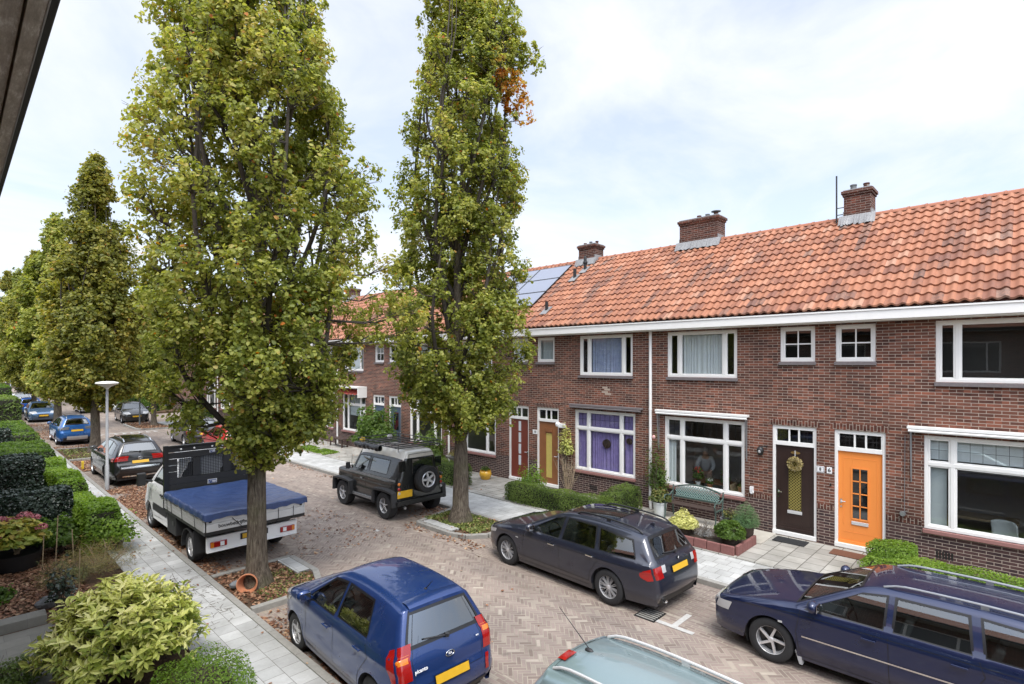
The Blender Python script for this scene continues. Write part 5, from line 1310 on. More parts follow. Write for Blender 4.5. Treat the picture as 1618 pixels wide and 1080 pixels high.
screen(c, car, q(6.12), q(6.9), 'windscreen'); interior(c, car, .8, ((.25,.36),(.25,-.36)), -.7)
hatch_side(c, car, c.wins, trim=.03)
s = MB()
for pts in ([(.72,1.18),(.72,.52)],[(-.08,1.72),(-.08,.62),(.0,.52)],[(.70,.52),(0,.52)],[(.72,1.20),(.56,1.70),(-.08,1.72)]): c.side_line(s, pts, .008, .003)
s.build('panel_gap', M['sign_black'], car)
for sg in (1,-1):
    MB().bar((1.0,sg*.84,1.13),(-1.7,sg*.84,1.155),.012,.05).build('capping_rail', M['steel'], car); MB().bar((.68,sg*.845,.47),(-.70,sg*.845,.47),.05,.07).build('side_step', M['steel'], car)
for sg in (1,-1):
    for x0 in (1.18,-1.18):
        a = MB()
        def Pt(u, v):
            an = math.pi*(.02+.96*u); rr_ = .455+.085*(1 if v in (0,1) or True else 0)*min(1, 2*min(v, 1-v)+.0)
            ca, sa = math.cos(an), math.sin(an); m_ = max(abs(ca)*.92, abs(sa)*1.08); 
            R0 = .43/m_*.92+.04; th = [(.0,0),(.09,0),(.15,.02),(.15,.08),(.0,.10)][int(round(v*4))]
            return (x0+(R0+th[1])*ca, sg*(.81+th[0]), .39+(R0+th[1])*sa)
        a.grid(Pt, 24, 4); a.build('wheel_arch', M['black_plastic'], car)
    m_ = MB(); m_.box(.66,.70,sg*.98-.07,sg*.98+.07,1.22,1.42); m_.bar((.7,sg*.83,1.2),(.7,sg*.95,1.28),.02,.02); m_.build('mirror', M['black_plastic'], car, bevel=.01)
    for x0 in (1.18,-1.18): wheel_parts(car, x0, sg*.90, .39, .26, 5, 'std', rr=.225)
    h = MB(); h.box(.08,.20,sg*.835-.015,sg*.835+.015,.98,1.01); h.build('door_handle', M['steel'], car)
l = MB(); l.box(-1.755,-1.735,.52,.76,1.40,1.70); l.box(-1.755,-1.735,-.76,-.52,1.40,1.70); l.box(-1.76,-1.738,-.42,.30,1.30,1.72); rw_ = l.build('rear_window', M['car_glass'], car, bevel=.02)
s = MB(); 
for (y0,y1) in ((-.5,-.49),(.40,.41)): s.box(-1.746,-1.738,y0,y1,.62,1.86)
s.box(-1.746,-1.738,-.5,.4,1.86,1.87); s.build('panel_gap', M['sign_black'], car)
for sg in (1,-1):
    for z, mm in ((1.06,'lens_amber'),(.92,'lens_red'),(.80,'lens_clear')):
        l = MB(); l.lathe([(.045,0),(.045,-.02),(.035,-.03),(.001,-.032)], (-1.74,sg*.74,z), 16, 'x'); l.build('tail_light', M[mm], car, smooth=True)
    l = MB(); l.lathe([(.09,0),(.09,.02),(.06,.035),(.001,.04)], (1.72,sg*.52,.86), 20, 'x'); l.build('headlight', M['lens_clear'], car, smooth=True)
l = MB(); l.box(-1.765,-1.745,.30,.80,.66,.86); p_ = l.build('licence_plate', M['plate_yellow'], car, bevel=.004)
b = MB(); b.box(-1.84,-1.74,-.84,.84,.46,.58); b.build('bumper', M['black_metal'], car, bevel=.01)
b = MB(); b.box(1.72,1.84,-.84,.84,.52,.68); b.build('bumper', M['black_metal'], car, bevel=.01)
b = MB(); b.box(1.5,-1.6,-.6,.6,.38,.6); b.box(1.18-.05,1.18+.05,-.7,.7,.33,.43); b.box(-1.23,-1.13,-.7,.7,.33,.43); b.build('chassis', M['black_plastic'], car)
b = MB(); b.tube([(-1.0,.45,.42),(-1.6,.55,.40),(-1.85,.60,.38)], .035, 10); b.build('exhaust', M['steel'], car, smooth=True)
# spare wheel
sw = empty('spare_wheel'); sw.parent = car
t = MB(); rw = .39; rr = .225; xx = -1.90
t.lathe([(rr,.10),(rr+.03,.125),(rw-.03,.12),(rw,.08),(rw,-.08),(rw-.03,-.12),(rr+.03,-.125),(rr,-.09)], (xx,-.10,1.12), 40, 'x', cap=False); t.build('tyre', M['rubber'], sw, smooth=True)
t = MB(); t.lathe([(rr-.03,-.05),(.001,-.04)], (xx,-.10,1.12), 30, 'x', cap=False); t.build('rim_back', M['dark_trim'], sw)
t = MB(); t.lathe([(rr+.01,-.115),(rr-.005,-.125),(rr-.03,-.11),(rr-.035,-.05)], (xx,-.10,1.12), 30, 'x', cap=False); t.lathe([(.075,-.05),(.065,-.115),(.04,-.12),(.001,-.12)], (xx,-.10,1.12), 20, 'x', cap=False)
for k in range(5):
    a = 2*math.pi*k/5; ca, sa = math.cos(a), math.sin(a)
    t.bar((xx-.098,-.10+.05*ca,1.12+.05*sa),(xx-.098,-.10+(rr-.02)*ca,1.12+(rr-.02)*sa), .062, .03, (1,0,0))
t.build('rim', M['alloy'], sw)
MB().box(xx+.02,-1.74,-.2,0,1.05,1.2).build('carrier', M['black_metal'], sw)
# rack
rk = MB(); z0, z1 = 2.06, 2.17; xa, xb = .50, -1.70; yy = .74
for z in (z0, z1):
    rk.tube([(xa,yy,z),(xb,yy,z),(xb,-yy,z),(xa,-yy,z),(xa,yy,z)], .013, 8)
for i in range(8):
    x = xa+(xb-xa)*i/7
    for s_ in (1,-1): rk.tube([(x,s_*yy,z0-.1 if i in (0,2,4,7) else z0),(x,s_*yy,z1)], .010, 6)
    rk.box(x-.03,x+.03,-yy,yy,z0-.008,z0+.012)
for i in range(6): rk.box(xa-.1-.33*i-.22, xa-.1-.33*i-.12, -yy, yy, z0-.005, z0+.01)
rk.build('roof_rack', M['black_metal'], car)
b = MB()
def Pt(u, v):
    a = 2*math.pi*v; n_ = .012*math.sin(u*37)+.01*math.sin(u*11+a*2); return (.42-1.35*u, .84+(.085+n_)*math.cos(a), 2.0+(.085+n_)*math.sin(a))
b.grid(Pt, 40, 12); b.build('rolled_awning', M['dark_trim'], car, smooth=True)
for sg in (.5,-.5):
    b = MB(); b.lathe([(.001,-.05),(.07,-.03),(.085,.04),(.08,.05),(.001,.05)], (.62,sg,2.08), 16, 'x'); b.build('spot_light', M['yellow_bin' if sg > 0 else 'lens_clear'], car, smooth=True)
b = MB(); b.tube([(.86,.72,1.2),(.84,.76,1.3),(.82,.76,1.62)], [.02,.008,.006], 6); b.build('antenna', M['black_plastic'], car)
place(car, 9.55, 14.62, R(89.5))

# --- flatbed truck
tr = empty('flatbed_truck', (0,0,0), 0, 'white flatbed truck with a dark headboard and a blue tarpaulin over its load bed', 'truck')
CAB = [(2.72,.30),(2.82,.42),(2.84,.75),(2.74,1.0),(2.45,1.16),(2.15,1.28,'s'),(1.60,1.95,'s'),(1.35,2.14),(1.0,2.22),(.45,2.24),(.12,2.22),(.05,2.18,'s'),(.03,1.4),(.03,.6,'s'),(.06,.42)]
c = Car(CAB, 1.96, 1.87, -4, .34, 1.20, sill=.38, tumble=.12, crown=.05, fil=.07, front_taper=.14, rear_taper=0, tw=.22, arch=.42, tuck=.0)
I = c.idx; q = lambda k: I[int(k)]+(I[min(int(k)+1, len(I)-1)]-I[int(k)])*(k-int(k))
c.wins = [(1.82,.62,1.50,.62,1.28,1.86,1.90)]; c.holes = [(q(5.08), q(5.95))]
o = c.body(tr, [M['paint_white']]); o.name = 'cab'
for ch in list(tr.children):
    if ch.name.startswith('underbody'): bpy.data.objects.remove(ch)
screen(c, tr, q(5.08), q(5.95), 'windscreen')
hatch_side(c, tr, c.wins, trim=.03)
s = MB()
for pts in ([(1.95,1.2),(1.45,2.0),(.55,2.02),(.52,.5),(1.40,.46),(1.46,.7),(1.95,1.2)],): c.side_line(s, pts, .009, .003)
s.build('panel_gap', M['sign_black'], tr)
sb = MB(); c.side_quad(sb, (1.38,.62,.10,.62), (1.40,.80,.10,.80), .012); sb.build('side_moulding', M['black_plastic'], tr)
for sg in (1,-1):
    m_ = MB(); m_.box(1.60,1.74,sg*1.19-.10,sg*1.19+.10,1.22,1.56); m_.bar((1.7,sg*.92,1.3),(1.68,sg*1.12,1.35),.06,.06); m_.build('mirror', M['black_plastic'], tr, bevel=.03)
    wheel_parts(tr, 1.87, sg*.95, .34, .22, 8, 'wide', 'steel'); wheel_parts(tr, -1.73, sg*1.00, .34, .22, 10, 'wide', 'alloy')
    h = MB(); y = sg*(c.half(.7, 1.1)+.02); h.box(.62,.82,y-.02,y+.02,1.06,1.10); h.build('door_handle', M['black_plastic'], tr, bevel=.008)
b = MB(); b.box(2.2,-2.7,-.42,-.32,.50,.70); b.box(2.2,-2.7,.32,.42,.50,.70); b.box(-2.7,-2.6,-.9,.9,.55,.7); b.box(-1.78,-1.68,-.9,.9,.3,.4); b.box(1.8,1.9,-.9,.9,.3,.4); b.box(-.1,2.0,-.8,.8,.36,.62); b.build('chassis', M['black_plastic'], tr)
for sg in (1,-1):
    a = MB()
    def Pt(u, v):
        an = math.pi*(-.08+1.12*u); return (-1.73-.43*math.cos(an), sg*(.74+.32*v), .34+.43*math.sin(an))
    a.grid(Pt, 16, 1); a.add([(-2.20,sg*.76,.80),(-2.20,sg*1.06,.80),(-2.22,sg*1.06,.30),(-2.22,sg*.76,.30)], [(0,1,2,3)]); mg = a.build('mudguard', M['black_plastic'], tr); 
    sm = mg.modifiers.new('solid', 'SOLIDIFY'); sm.thickness = .02
    b = MB(); b.box(-.82,-.12,sg*.62,sg*1.04,.38,.86); b.build('tool_box', M['black_plastic'], tr, bevel=.015)
    b = MB(); b.box(-.70,-.55,sg*1.041,sg*1.05,.6,.72); b.build('tool_box_latch', M['black_metal'], tr)
# bed
x0, x1 = -2.98, .0-.04; W2 = 1.08
b = MB(); b.box(x0,x1,-W2,W2,.86,.93); b.build('bed_floor', M['black_metal'], tr)
for sg in (1,-1):
    b = MB()
    for k in range(3): b.box(x0+.02, x1, sg*W2-.015, sg*W2+.015, .935+.115*k, .935+.115*k+.108)
    b.box(x0+.02, x1, sg*W2-.02, sg*W2+.022, 1.275, 1.30)
    b.build('side_board', M['alu'], tr, bevel=.006)
b = MB()
for k in range(2): b.box(x0-.015, x0+.015, -W2+.03, W2-.03, .935+.17*k, .935+.17*k+.165)
tb = b.build('tail_board', M['alu'], tr, bevel=.006)
# text on the tail board reads from behind
mt = Matrix(((0,0,-1,x0-.018),(-1,0,0,.35),(0,1,0,1.03),(0,0,0,1)))
text_part('lettering', 'bouwbedrijfbuitenhuis', .105, M['sign_black'], tb, mt, .001, True)
b = MB(); 
for sg in (1,-1): b.box(x0-.022,x0+.03,sg*(W2-.10)-.03,sg*(W2-.10)+.03,1.13,1.25)
b.build('board_latch', M['sign_black'], tr)
# headboard with mesh window
hb_ = MB(); hx = -.02
b = MB()
Z = [1.30,1.46,1.62,1.78,1.94,2.10,2.26,2.40]
for a, d in zip(Z[:-1], Z[1:]):
    for (y0, y1) in ((-W2+.07,-.80),(.80,W2-.07)): b.box(hx-.02,hx+.02,y0,y1,a+.006,d-.006)
    if a < 1.6 or a > 2.0: b.box(hx-.02,hx+.02,-.80,.80,a+.006,d-.006)
    b.box(hx-.012,hx+.012,-W2+.07,-.8,a-.006,a+.006)
for y in (-.36,.36): b.box(hx-.018,hx+.018,y-.09,y+.09,1.63,2.09)
b.box(hx-.012,hx+.012,-W2+.07,W2-.07,1.30,1.62)
b.build('headboard', M['black_plastic'], tr)
b = MB()
for sg in (1,-1): b.box(hx-.05,hx+.03,sg*(W2-.03)-.05,sg*(W2-.03)+.05,.9,2.44)
b.box(hx-.04,hx+.03,-W2,W2,2.40,2.43); b.box(hx-.035,hx+.03,-W2+.05,W2-.05,1.26,1.30); b.build('headboard_frame', M['dark_trim'], tr)
b = MB()
for i in range(41):
    y = -.80+1.6*i/40; b.box(hx-.004,hx+.004,y-.005,y+.005,1.62,2.10)
for i in range(13):
    z = 1.62+.48*i/12; b.box(hx-.003,hx+.003,-.8,.8,z-.005,z+.005)
b.build('mesh_panel', M['black_metal'], tr)
b = MB(); b.box(.018,.026,-.75,.75,1.5,2.08); b.build('cab_rear_window', M['curtain_white'], tr)  # opaque pale panel, daylight seen through the cab is put into its colour
for (y0_, y1_) in ((-.62,-.22),(.26,.68)):
    b = MB(); b.prism([(y0_,1.5),(y1_,1.5),(y1_,1.72),(y1_-.1,1.80),((y0_+y1_)/2+.09,1.82),((y0_+y1_)/2+.08,1.98),((y0_+y1_)/2-.08,1.98),((y0_+y1_)/2-.09,1.82),(y0_+.1,1.80),(y0_,1.72)], .008, .016); b.build('cab_seat', M['dark_trim'], tr)
b = MB()
for y in (-.62,-.25,.0,.42,.72): b.lathe([(.022,0),(.022,-.012),(.001,-.014)], (hx-.02,y,2.33), 12, 'x')
b.build('marker_stud', M['sign_white'], tr)
for (z, w, h) in ((2.20,.065,.035),(1.42,.11,.055)):
    b = MB(); b.box(hx-.026,hx-.021,-w,w,z-h,z+h); o = b.build('maker_plate', M['sign_white'], tr)
    b = MB(); b.box(hx-.029,hx-.027,-w*.85,w*.85,z-h*.8,z+h*.8); o2 = b.build('plate_field', M['litho_blue'], o)
    b = MB(); b.bar((hx-.031,w*.7,z-h*.6),(hx-.031,w*.3,z+h*.6),.002,.012,(1,0,0)); b.bar((hx-.031,w*.3,z+h*.6),(hx-.031,w*.1,z-h*.5),.002,.012,(1,0,0))
    for yy in (-.1,-.35,-.6): b.box(hx-.031,hx-.030,w*yy-w*.1,w*yy+w*.1,z-h*.5,z+h*.45)
    b.build('plate_mark', M['sign_white'], o)
# tarp
def tarp():
    b = MB(); nu, nv = 60, 44; hx0, hx1 = x0-.05, x1-.10; hy = W2+.03
    def Pt(u, v):
        U = u*1.06-.06; x = hx1+(hx0-hx1)*min(u/.94, 1); s_ = 2*v-1; ov = .06
        yv = s_/(1-ov*2) if abs(s_) < (1-ov*2) else math.copysign(1, s_)
        y = hy*yv; drop = 0; sx = u; lip = 0
        if abs(s_) >= 1-2*ov: drop = (abs(s_)-(1-2*ov))/(2*ov)*.13; y += math.copysign(.012*drop/.13+.006*math.sin(u*50), s_)
        if u > .94: d2 = (u-.94)/.06*.145; d2 *= 1+.10*math.sin(v*23)+.08*math.sin(v*57); drop = max(drop, d2); x -= .014+.012*math.sin(v*70)*d2/.2
        sag = .14*(1-abs(yv)**2)*math.sin(math.pi*min(1, u/.94))**.7 if u < .94 else 0
        z = 1.335+.0-drop-sag*.8+.005*math.sin(x*9+y*6)+.006*math.sin((x-y)*14)*(1-abs(yv))
        z += .010*abs(math.sin((x+abs(y))*9))*(abs(yv) > .6)
        return (x, y, z)
    b.grid(Pt, nu, nv); return b
t = NT('tarp_blue'); v = t.geo(); n = t.noise(v, 3.5, 6, .6, 1.5); sp = t.noise(v, 60, 2)
t.base(t.mix(t.math('GREATER_THAN', sp, .72), t.mix(n, (.022,.042,.13), (.06,.105,.25)), (.25,.27,.3))); t.p(Roughness=.32, Specular_IOR_Level=.6); t.bump(n, .5, .05); M['tarp_blue'] = t.mat
tp = tarp().build('tarpaulin', M['tarp_blue'], tr, smooth=50)
b = MB()
for (y, dz) in ((.55,-.2),(.1,.05),(-.45,.2),(-.8,.2)): b.tube([(x0-.03,y,1.16),(x0-.035,y-.1+dz*.5,.93),(x0+.02,y-.12+dz,.84)], .006, 5)
for x in (-2.4,-1.5,-.7,-.35): b.tube([(x,W2+.035,1.22),(x-.05,W2+.03,.95),(x-.02,W2-.1,.86)], .006, 5)
b.build('bungee_cord', M['sign_black'], tr)
# rear bumper board
b = MB(); b.box(-2.78,-2.72,-.98,.98,.46,.74); b.box(-2.81,-2.72,-.98,.98,.745,.765); b.box(-2.81,-2.72,-.98,.98,.435,.458); bb = b.build('rear_board', M['paint_white'], tr, bevel=.005)
for sg in (1,-1):
    b = MB(); b.box(-2.815,-2.782,sg*.58-.0,sg*.92,.53,.66); l_ = b.build('tail_light', M['lens_red'], tr, bevel=.015)
    b = MB(); b.box(-2.820,-2.814,sg*.64,sg*.72,.55,.64); b.build('reversing_lens', M['sign_white'], l_); b = MB(); b.box(-2.820,-2.814,sg*.85,sg*.915,.54,.65); b.build('indicator_lens', M['lens_amber'], l_)
b = MB(); b.box(-2.80,-2.784,-.30,.30,.585,.715); o = b.build('licence_plate', M['dark_trim'], tr); b = MB(); b.box(-2.806,-2.801,-.26,.26,.60,.70); b.build('plate_face', M['plate_yellow'], o)
place(tr, 4.75, 15.45, R(90.5))
# ------------------------------------------------------------------ foliage
from mathutils import noise as mnoise
def leaf_mesh(name, pts, nrm, size, mat, shape='oak', rnd=None, rng=RNG, asp=.55):
    n = len(pts); pts = np.asarray(pts, float); nrm = np.asarray(nrm, float)
    nrm /= np.linalg.norm(nrm, axis=1)[:,None]+1e-9
    r = rng.normal(size=(n,3)); t = r-nrm*np.sum(r*nrm, axis=1)[:,None]; t /= np.linalg.norm(t, axis=1)[:,None]+1e-9
    b = np.cross(nrm, t); s = size*rng.uniform(.55,1.35,n) if np.isscalar(size) else size
    s = s[:,None]
    if shape == 'oak': pr = [(-.5,0,0),(-.15,.30*asp/.55,.06),(.34,.34*asp/.55,.05),(.5,0,-.04),(.34,-.34*asp/.55,.05),(-.15,-.30*asp/.55,.06)]; fc = [(0,3,2,1),(0,5,4,3)]
    elif shape == 'lance': pr = [(-.5,0,0),(-.1,.24,.05),(.2,.19,.03),(.55,0,-.08),(.2,-.19,.03),(-.1,-.24,.05)]; fc = [(0,3,2,1),(0,5,4,3)]
    elif shape == 'blade': pr = [(-.5,.035,0),(-.5,-.035,0),(.5,0,.0)]; fc = [(0,1,2)]
    else: pr = [(-.5,0,0),(0,.32,.05),(.5,0,0),(0,-.32,.05)]; fc = [(0,3,2,1)]
    k = len(pr); V = np.empty((n,k,3))
    for i, (a, c, d) in enumerate(pr): V[:,i,:] = pts+(t*a+b*c+nrm*d)*s
    me = bpy.data.meshes.new(name); me.vertices.add(n*k); me.vertices.foreach_set('co', V.reshape(-1).astype(np.float32))
    L_ = len(fc[0]); nf = len(fc); loops = (np.arange(n)[:,None,None]*k+np.array(fc)[None]).reshape(-1)
    me.loops.add(len(loops)); me.loops.foreach_set('vertex_index', loops.astype(np.int32))
    me.polygons.add(n*nf); me.polygons.foreach_set('loop_start', (np.arange(n*nf)*L_).astype(np.int32)); 
    me.update(calc_edges=True)
    if rnd is None: rnd = rng.random(n)
    at = me.attributes.new('rnd', 'FLOAT', 'POINT'); at.data.foreach_set('value', np.repeat(np.clip(rnd, 0, 1), k).astype(np.float32))
    me.materials.append(mat); me.validate(); return me
def leaf_obj(name, me, parent=None, org=None):
    if org is not None: me.transform(Matrix.Translation((-org[0],-org[1],-org[2])))
    o = bpy.data.objects.new(name, me); COL.objects.link(o)
    if parent is not None: o.parent = parent
    elif org is not None: o.location = org
    return o
def unit(rng, n):
    v = rng.normal(size=(n,3)); return v/np.linalg.norm(v, axis=1)[:,None]
simple('limb_bark', (.055,.045,.035), .92, var=.4, scale=12)
def tree(name, label, x, y, h, env, trunk_r, nleaf, leaf, mat='oak_leaf', seed=0, zb=.07, fork=2.4, nclump=260, cr=(.30,.52), thr=-.18, cx=0, extra=None, group='fastigiate oaks lining the street', side_clumps=()):
    rng = np.random.default_rng(seed); rr = random.Random(seed)
    root = empty(name, (x,y,zb), 0, label, 'tree', group)
    zs = [e[0] for e in env]; ws = [e[1] for e in env]; cxs = [e[2] if len(e) > 2 else 0 for e in env]
    Rz = lambda z: float(np.interp(z, zs, ws)); Cx = lambda z: float(np.interp(z, zs, cxs))
    # local right direction of the street-side profile
    ex = np.array([.6934,-.7206,0])
    # trunk
    b = MB(); pts = []; rad = []
    top = h*.93
    for i in range(26):
        z = top*(i/25)**1.15; w = .10*math.sin(z*.6+seed); pts.append((w*.6*min(1,z/3)+Cx(z)*ex[0]*min(1,z/8), w*min(1,z/3)+Cx(z)*ex[1]*min(1,z/8), z))
        rb = trunk_r*(1+.55*math.exp(-z/.16)+.12*math.exp(-z/.8)); rad.append(max(.012, rb*(1-(z/top))**.75*(1 if z < fork else .72)))
    tp = [p for p in pts]; tr_ = rad
    b.tube(pts, rad, 18, cap=False)
    for i in range(len(b.v)):
        v = b.v[i]; a = math.atan2(v[1], v[0]); z = v[2]
        k = 1+.05*math.sin(a*5+seed)+.04*math.sin(a*9+z*2)+(.10*math.sin(a*4+seed)*math.exp(-z/.25)); b.v[i] = (v[0]*k if z < fork else v[0], v[1]*k if z < fork else v[1], v[2])
    nodes = []; lm = MB()
    def ptrunk(z):
        return np.array([np.interp(z, [p[2] for p in tp], [p[k] for p in tp]) for k in (0,1)]+[z])
    nl = 26 if nleaf > 40000 else 16
    for i in range(nl):
        z0 = fork-.25+(h*.62-fork)*(i/nl)**1.2+rr.uniform(-.15,.15); a = i*2.4+rr.uniform(-.4,.4)
        L_ = (h-z0)*rr.uniform(.45,.80) if i > 5 else (h-z0)*rr.uniform(.30,.7); ze = min(h*.96, z0+L_); Re = Rz(ze)*.72
        p0 = ptrunk(z0); r0 = trunk_r*.42*(1-z0/h)**.7; pp = []; rad = []
        n = 12
        for j in range(n+1):
            t = j/n; z = z0+(ze-z0)*t; ro = min(Rz(z)*.62, Re*(1-(1-t)**2.1)*1.0+.28*math.sin(math.pi*t))
            c = Cx(z); pp.append((ro*math.cos(a+.5*t)+c*ex[0]*.8+p0[0]*(1-t), ro*math.sin(a+.5*t)+c*ex[1]*.8+p0[1]*(1-t), z)); rad.append(max(.008, r0*(1-t)**.8))
            nodes.append(pp[-1])
        lm.tube(pp, rad, 7, cap=False)
    for i in range(9, 25): nodes.append(tp[i])
    nodes = np.array(nodes)
    # clump centres
    C = []; tries = 0
    zlo, zhi = zs[0], zs[-1]; wm = max(ws)
    while len(C) < nclump and tries < 20000:
        tries += 1; z = rng.uniform(zlo, zhi)
        if rng.random() > (Rz(z)+.25)/(wm+.25): continue
        a = rng.uniform(0, 2*math.pi); lob = 1+.08*math.sin(a*3+z*.9+seed)+.07*math.sin(a*5-z*1.7)
        rfrac = 1-rng.random()**1.6*.75; r = max(.1, Rz(z)-.42)*lob*rfrac
        p = np.array([r*math.cos(a)+Cx(z)*ex[0], r*math.sin(a)+Cx(z)*ex[1], z])
        if mnoise.noise(Vector((p[0]*.9+seed, p[1]*.9, p[2]*.55))) < thr: continue
        C.append((p, rng.uniform(*cr)*(.75+.25*min(1, Rz(z)/1.5))))
    for (dx, z, r) in side_clumps:
        p = ex*dx+np.array([0,0,z])+rng.normal(size=3)*.06; C.append((p, r)); 
    # twigs
    tw = MB()
    for (p, r) in C:
        d = nodes-p; d2 = (d**2).sum(1)+3.0*np.clip(d[:,2]+.15, 0, None)**2*4; q = nodes[int(np.argmin(d2))]
        m = (q+p)/2+np.array([0,0,-.08]); tw.tube([tuple(q), tuple(m), tuple(p+np.array([0,0,r*.4]))], [.020,.013,.005], 4, cap=False)
        for _ in range(3):
            e = p+unit(rng,1)[0]*r*.9+np.array([0,0,r*.3]); tw.tube([tuple(m), tuple(e)], [.008,.003], 3, cap=False)
    tr = b.build('trunk', M['bark'], root, smooth=80, fix=False); lm.build('limbs', M['limb_bark'], root, smooth=80, fix=False)
    tw.build('branches', M['limb_bark'], root, smooth=80, fix=False)
    # leaves
    per = nleaf//len(C); P = []; Nn = []; Rn = []
    for (p, r) in C:
        k = int(per*(r/.41)**1.7); sub = max(3, k//14); sc = unit(rng, sub)*rng.uniform(.35,.95,(sub,1))*r*np.array([1,1,1.45]); sc[:,2] += .05
        idx = rng.integers(0, sub, k); d = unit(rng, k); pos = p+sc[idx]+d*rng.uniform(.3,1,(k,1))*r*.42
        outw = np.array([p[0],p[1],0])/(np.linalg.norm(p[:2])+.2)
        P.append(pos); Nn.append(d*.55+outw*.45+np.array([0,0,.55])+rng.normal(size=(k,3))*.45)
        cl = rng.normal(0,.10)+ .10*mnoise.noise(Vector((p[0]*.4, p[1]*.4, p[2]*.3+seed)))*3
        Rn.append(np.clip(.45+cl+rng.normal(0,.20,k)+.10*(rng.normal(size=sub)[idx]), 0, .93) if extra is None or not extra(p) else rng.uniform(.93,1,k))
        m2 = rng.random(k) < .012; Rn[-1][m2] = rng.uniform(.94,1,m2.sum())
    P = np.concatenate(P); Nn = np.concatenate(Nn); Rn = np.concatenate(Rn)
    leaf_obj('crown', leaf_mesh('crown', P, Nn, leaf, M[mat], 'oak', Rn, rng), root)
    return root
env1 = [(2.5,.9,.1),(3.2,1.7,.15),(4.2,2.2,.12),(5.4,2.42,.05),(7.6,2.45,.05),(9.6,2.2,-.1),(11.7,1.75,-.12),(13.5,1.3,0),(15.6,.5,0)]
T1 = tree('oak_tree', 'widest oak in the left foreground, its trunk beside the flatbed truck', 4.25, 11.17, 16, env1, .185, 270000, .074, seed=3, nclump=900, cr=(.22,.38), thr=-.30, fork=2.6, side_clumps=[(2.5,4.9,.35),(2.75,5.2,.3),(3.0,5.1,.3),(3.2,5.4,.25),(2.7,5.8,.3),(2.9,6.3,.25)])
env2 = [(2.6,1.1,.1),(3.2,1.9,.1),(4.2,2.2,-.1),(5.8,2.25,-.1),(7.5,2.0,-.1),(9.3,2.05,.05),(11.1,1.9,.1),(12.9,1.8,.35),(14.0,1.5,.2),(15.2,1.3,.0),(17.2,.4,0)]
T2 = tree('oak_tree', 'tall narrow oak in the centre growing from a grassy kerbed bed', 9.89, 11.52, 17.5, env2, .21, 220000, .082, seed=12, nclump=800, cr=(.22,.38), thr=-.28, fork=2.5, zb=.09,
    extra=lambda p: abs(p[2]-11.7) < .45 and (p[0]*.69-p[1]*.72) > 1.12, side_clumps=[(1.3,11.5,.16),(1.35,11.95,.16),(1.33,11.75,.18),(1.5,12.6,.35),(1.8,12.9,.3),(2.05,12.8,.28),(2.15,13.1,.22),(1.7,13.4,.25),(1.4,11.7,.25),(-2.4,5.9,.35),(-2.5,7.0,.3),(-2.5,5.2,.3)])
env3 = [(2.5,1.0),(3.2,2.0),(4.3,2.5),(6.8,2.5),(8.5,2.15),(10,1.75),(11.8,1.3),(13.2,.95),(14.4,.5)]
T3 = tree('oak_tree', 'left-hand oak beyond the street lamp, between the black and the bright blue crossovers', 5.05, 33.8, 14.6, env3, .20, 75000, .14, 'oak_leaf_yellow', seed=21, nclump=300, cr=(.38,.62), thr=-.2, fork=2.4)
T4 = tree('oak_tree', 'darker green oak behind the yellowish one on the left side', 4.95, 46.5, 14.0, [(a*.97, b_*.95) for a, b_ in env3], .21, 50000, .17, 'oak_leaf', seed=33, nclump=240, cr=(.42,.68), thr=-.2, fork=2.3)
def tcopy(src, x, y, rz, sc, label):
    c = copy_tree(src); c.location = (x, y, .05); c.rotation_euler = (0,0,rz); c.scale = (sc,sc,sc); tag(c, label, 'tree', 'fastigiate oaks lining the street'); return c
tcopy(T4, 10.0, 44.6, 2.0, .80, 'shorter oak on the right behind the thin pole and the black hatchback')
tcopy(T3, 4.9, 60.0, 1.1, .93, 'third left-hand oak counted beyond the street lamp')
tcopy(T4, 4.9, 74.0, 2.6, .97, 'fourth left-hand oak counted beyond the street lamp')
tcopy(T3, 4.9, 88.0, 3.9, 1.04, 'farthest oak on the left side, at the edge of the picture')
tcopy(T3, 10.2, 61.0, 4.4, .82, 'far right-hand oak, first beyond the side street')
tcopy(T4, 10.2, 76.0, .7, .85, 'far right-hand oak, second beyond the side street')
tcopy(T3, 10.2, 92.0, 5.2, .88, 'far right-hand oak, last one at the end of the street')
tcopy(T4, 10.2, 108.0, 5.9, .9, 'distant oak closing the end of the street, right of centre')
tcopy(T3, 4.6, 104.0, 1.9, .9, 'distant oak closing the end of the street, left of centre')

def bark_stems(root, org, x, y, z, n, r, h, mat='twig', rad=.008, seed=1):
    rr = random.Random(seed); b = MB()
    for _ in range(n):
        a = rr.uniform(0, 6.28); k = rr.uniform(.3,1)*r; hh = h*rr.uniform(.6,1)
        p = [(x+rr.uniform(-.05,.05)-org[0], y+rr.uniform(-.05,.05)-org[1], z-org[2]), (x+k*.5*math.cos(a)-org[0], y+k*.5*math.sin(a)-org[1], z+hh*.5-org[2]), (x+k*math.cos(a+.3)-org[0], y+k*math.sin(a+.3)-org[1], z+hh-org[2])]
        b.tube(p, [rad, rad*.7, rad*.3], 5, cap=False)
        for _ in range(3):
            q = Vector(p[1]).lerp(Vector(p[2]), rr.random()); b.tube([q, q+Vector((rr.uniform(-.12,.12), rr.uniform(-.12,.12), rr.uniform(.05,.2)))], [rad*.5, rad*.2], 4, cap=False)
    return b.build('stems', M[mat], root, fix=False)
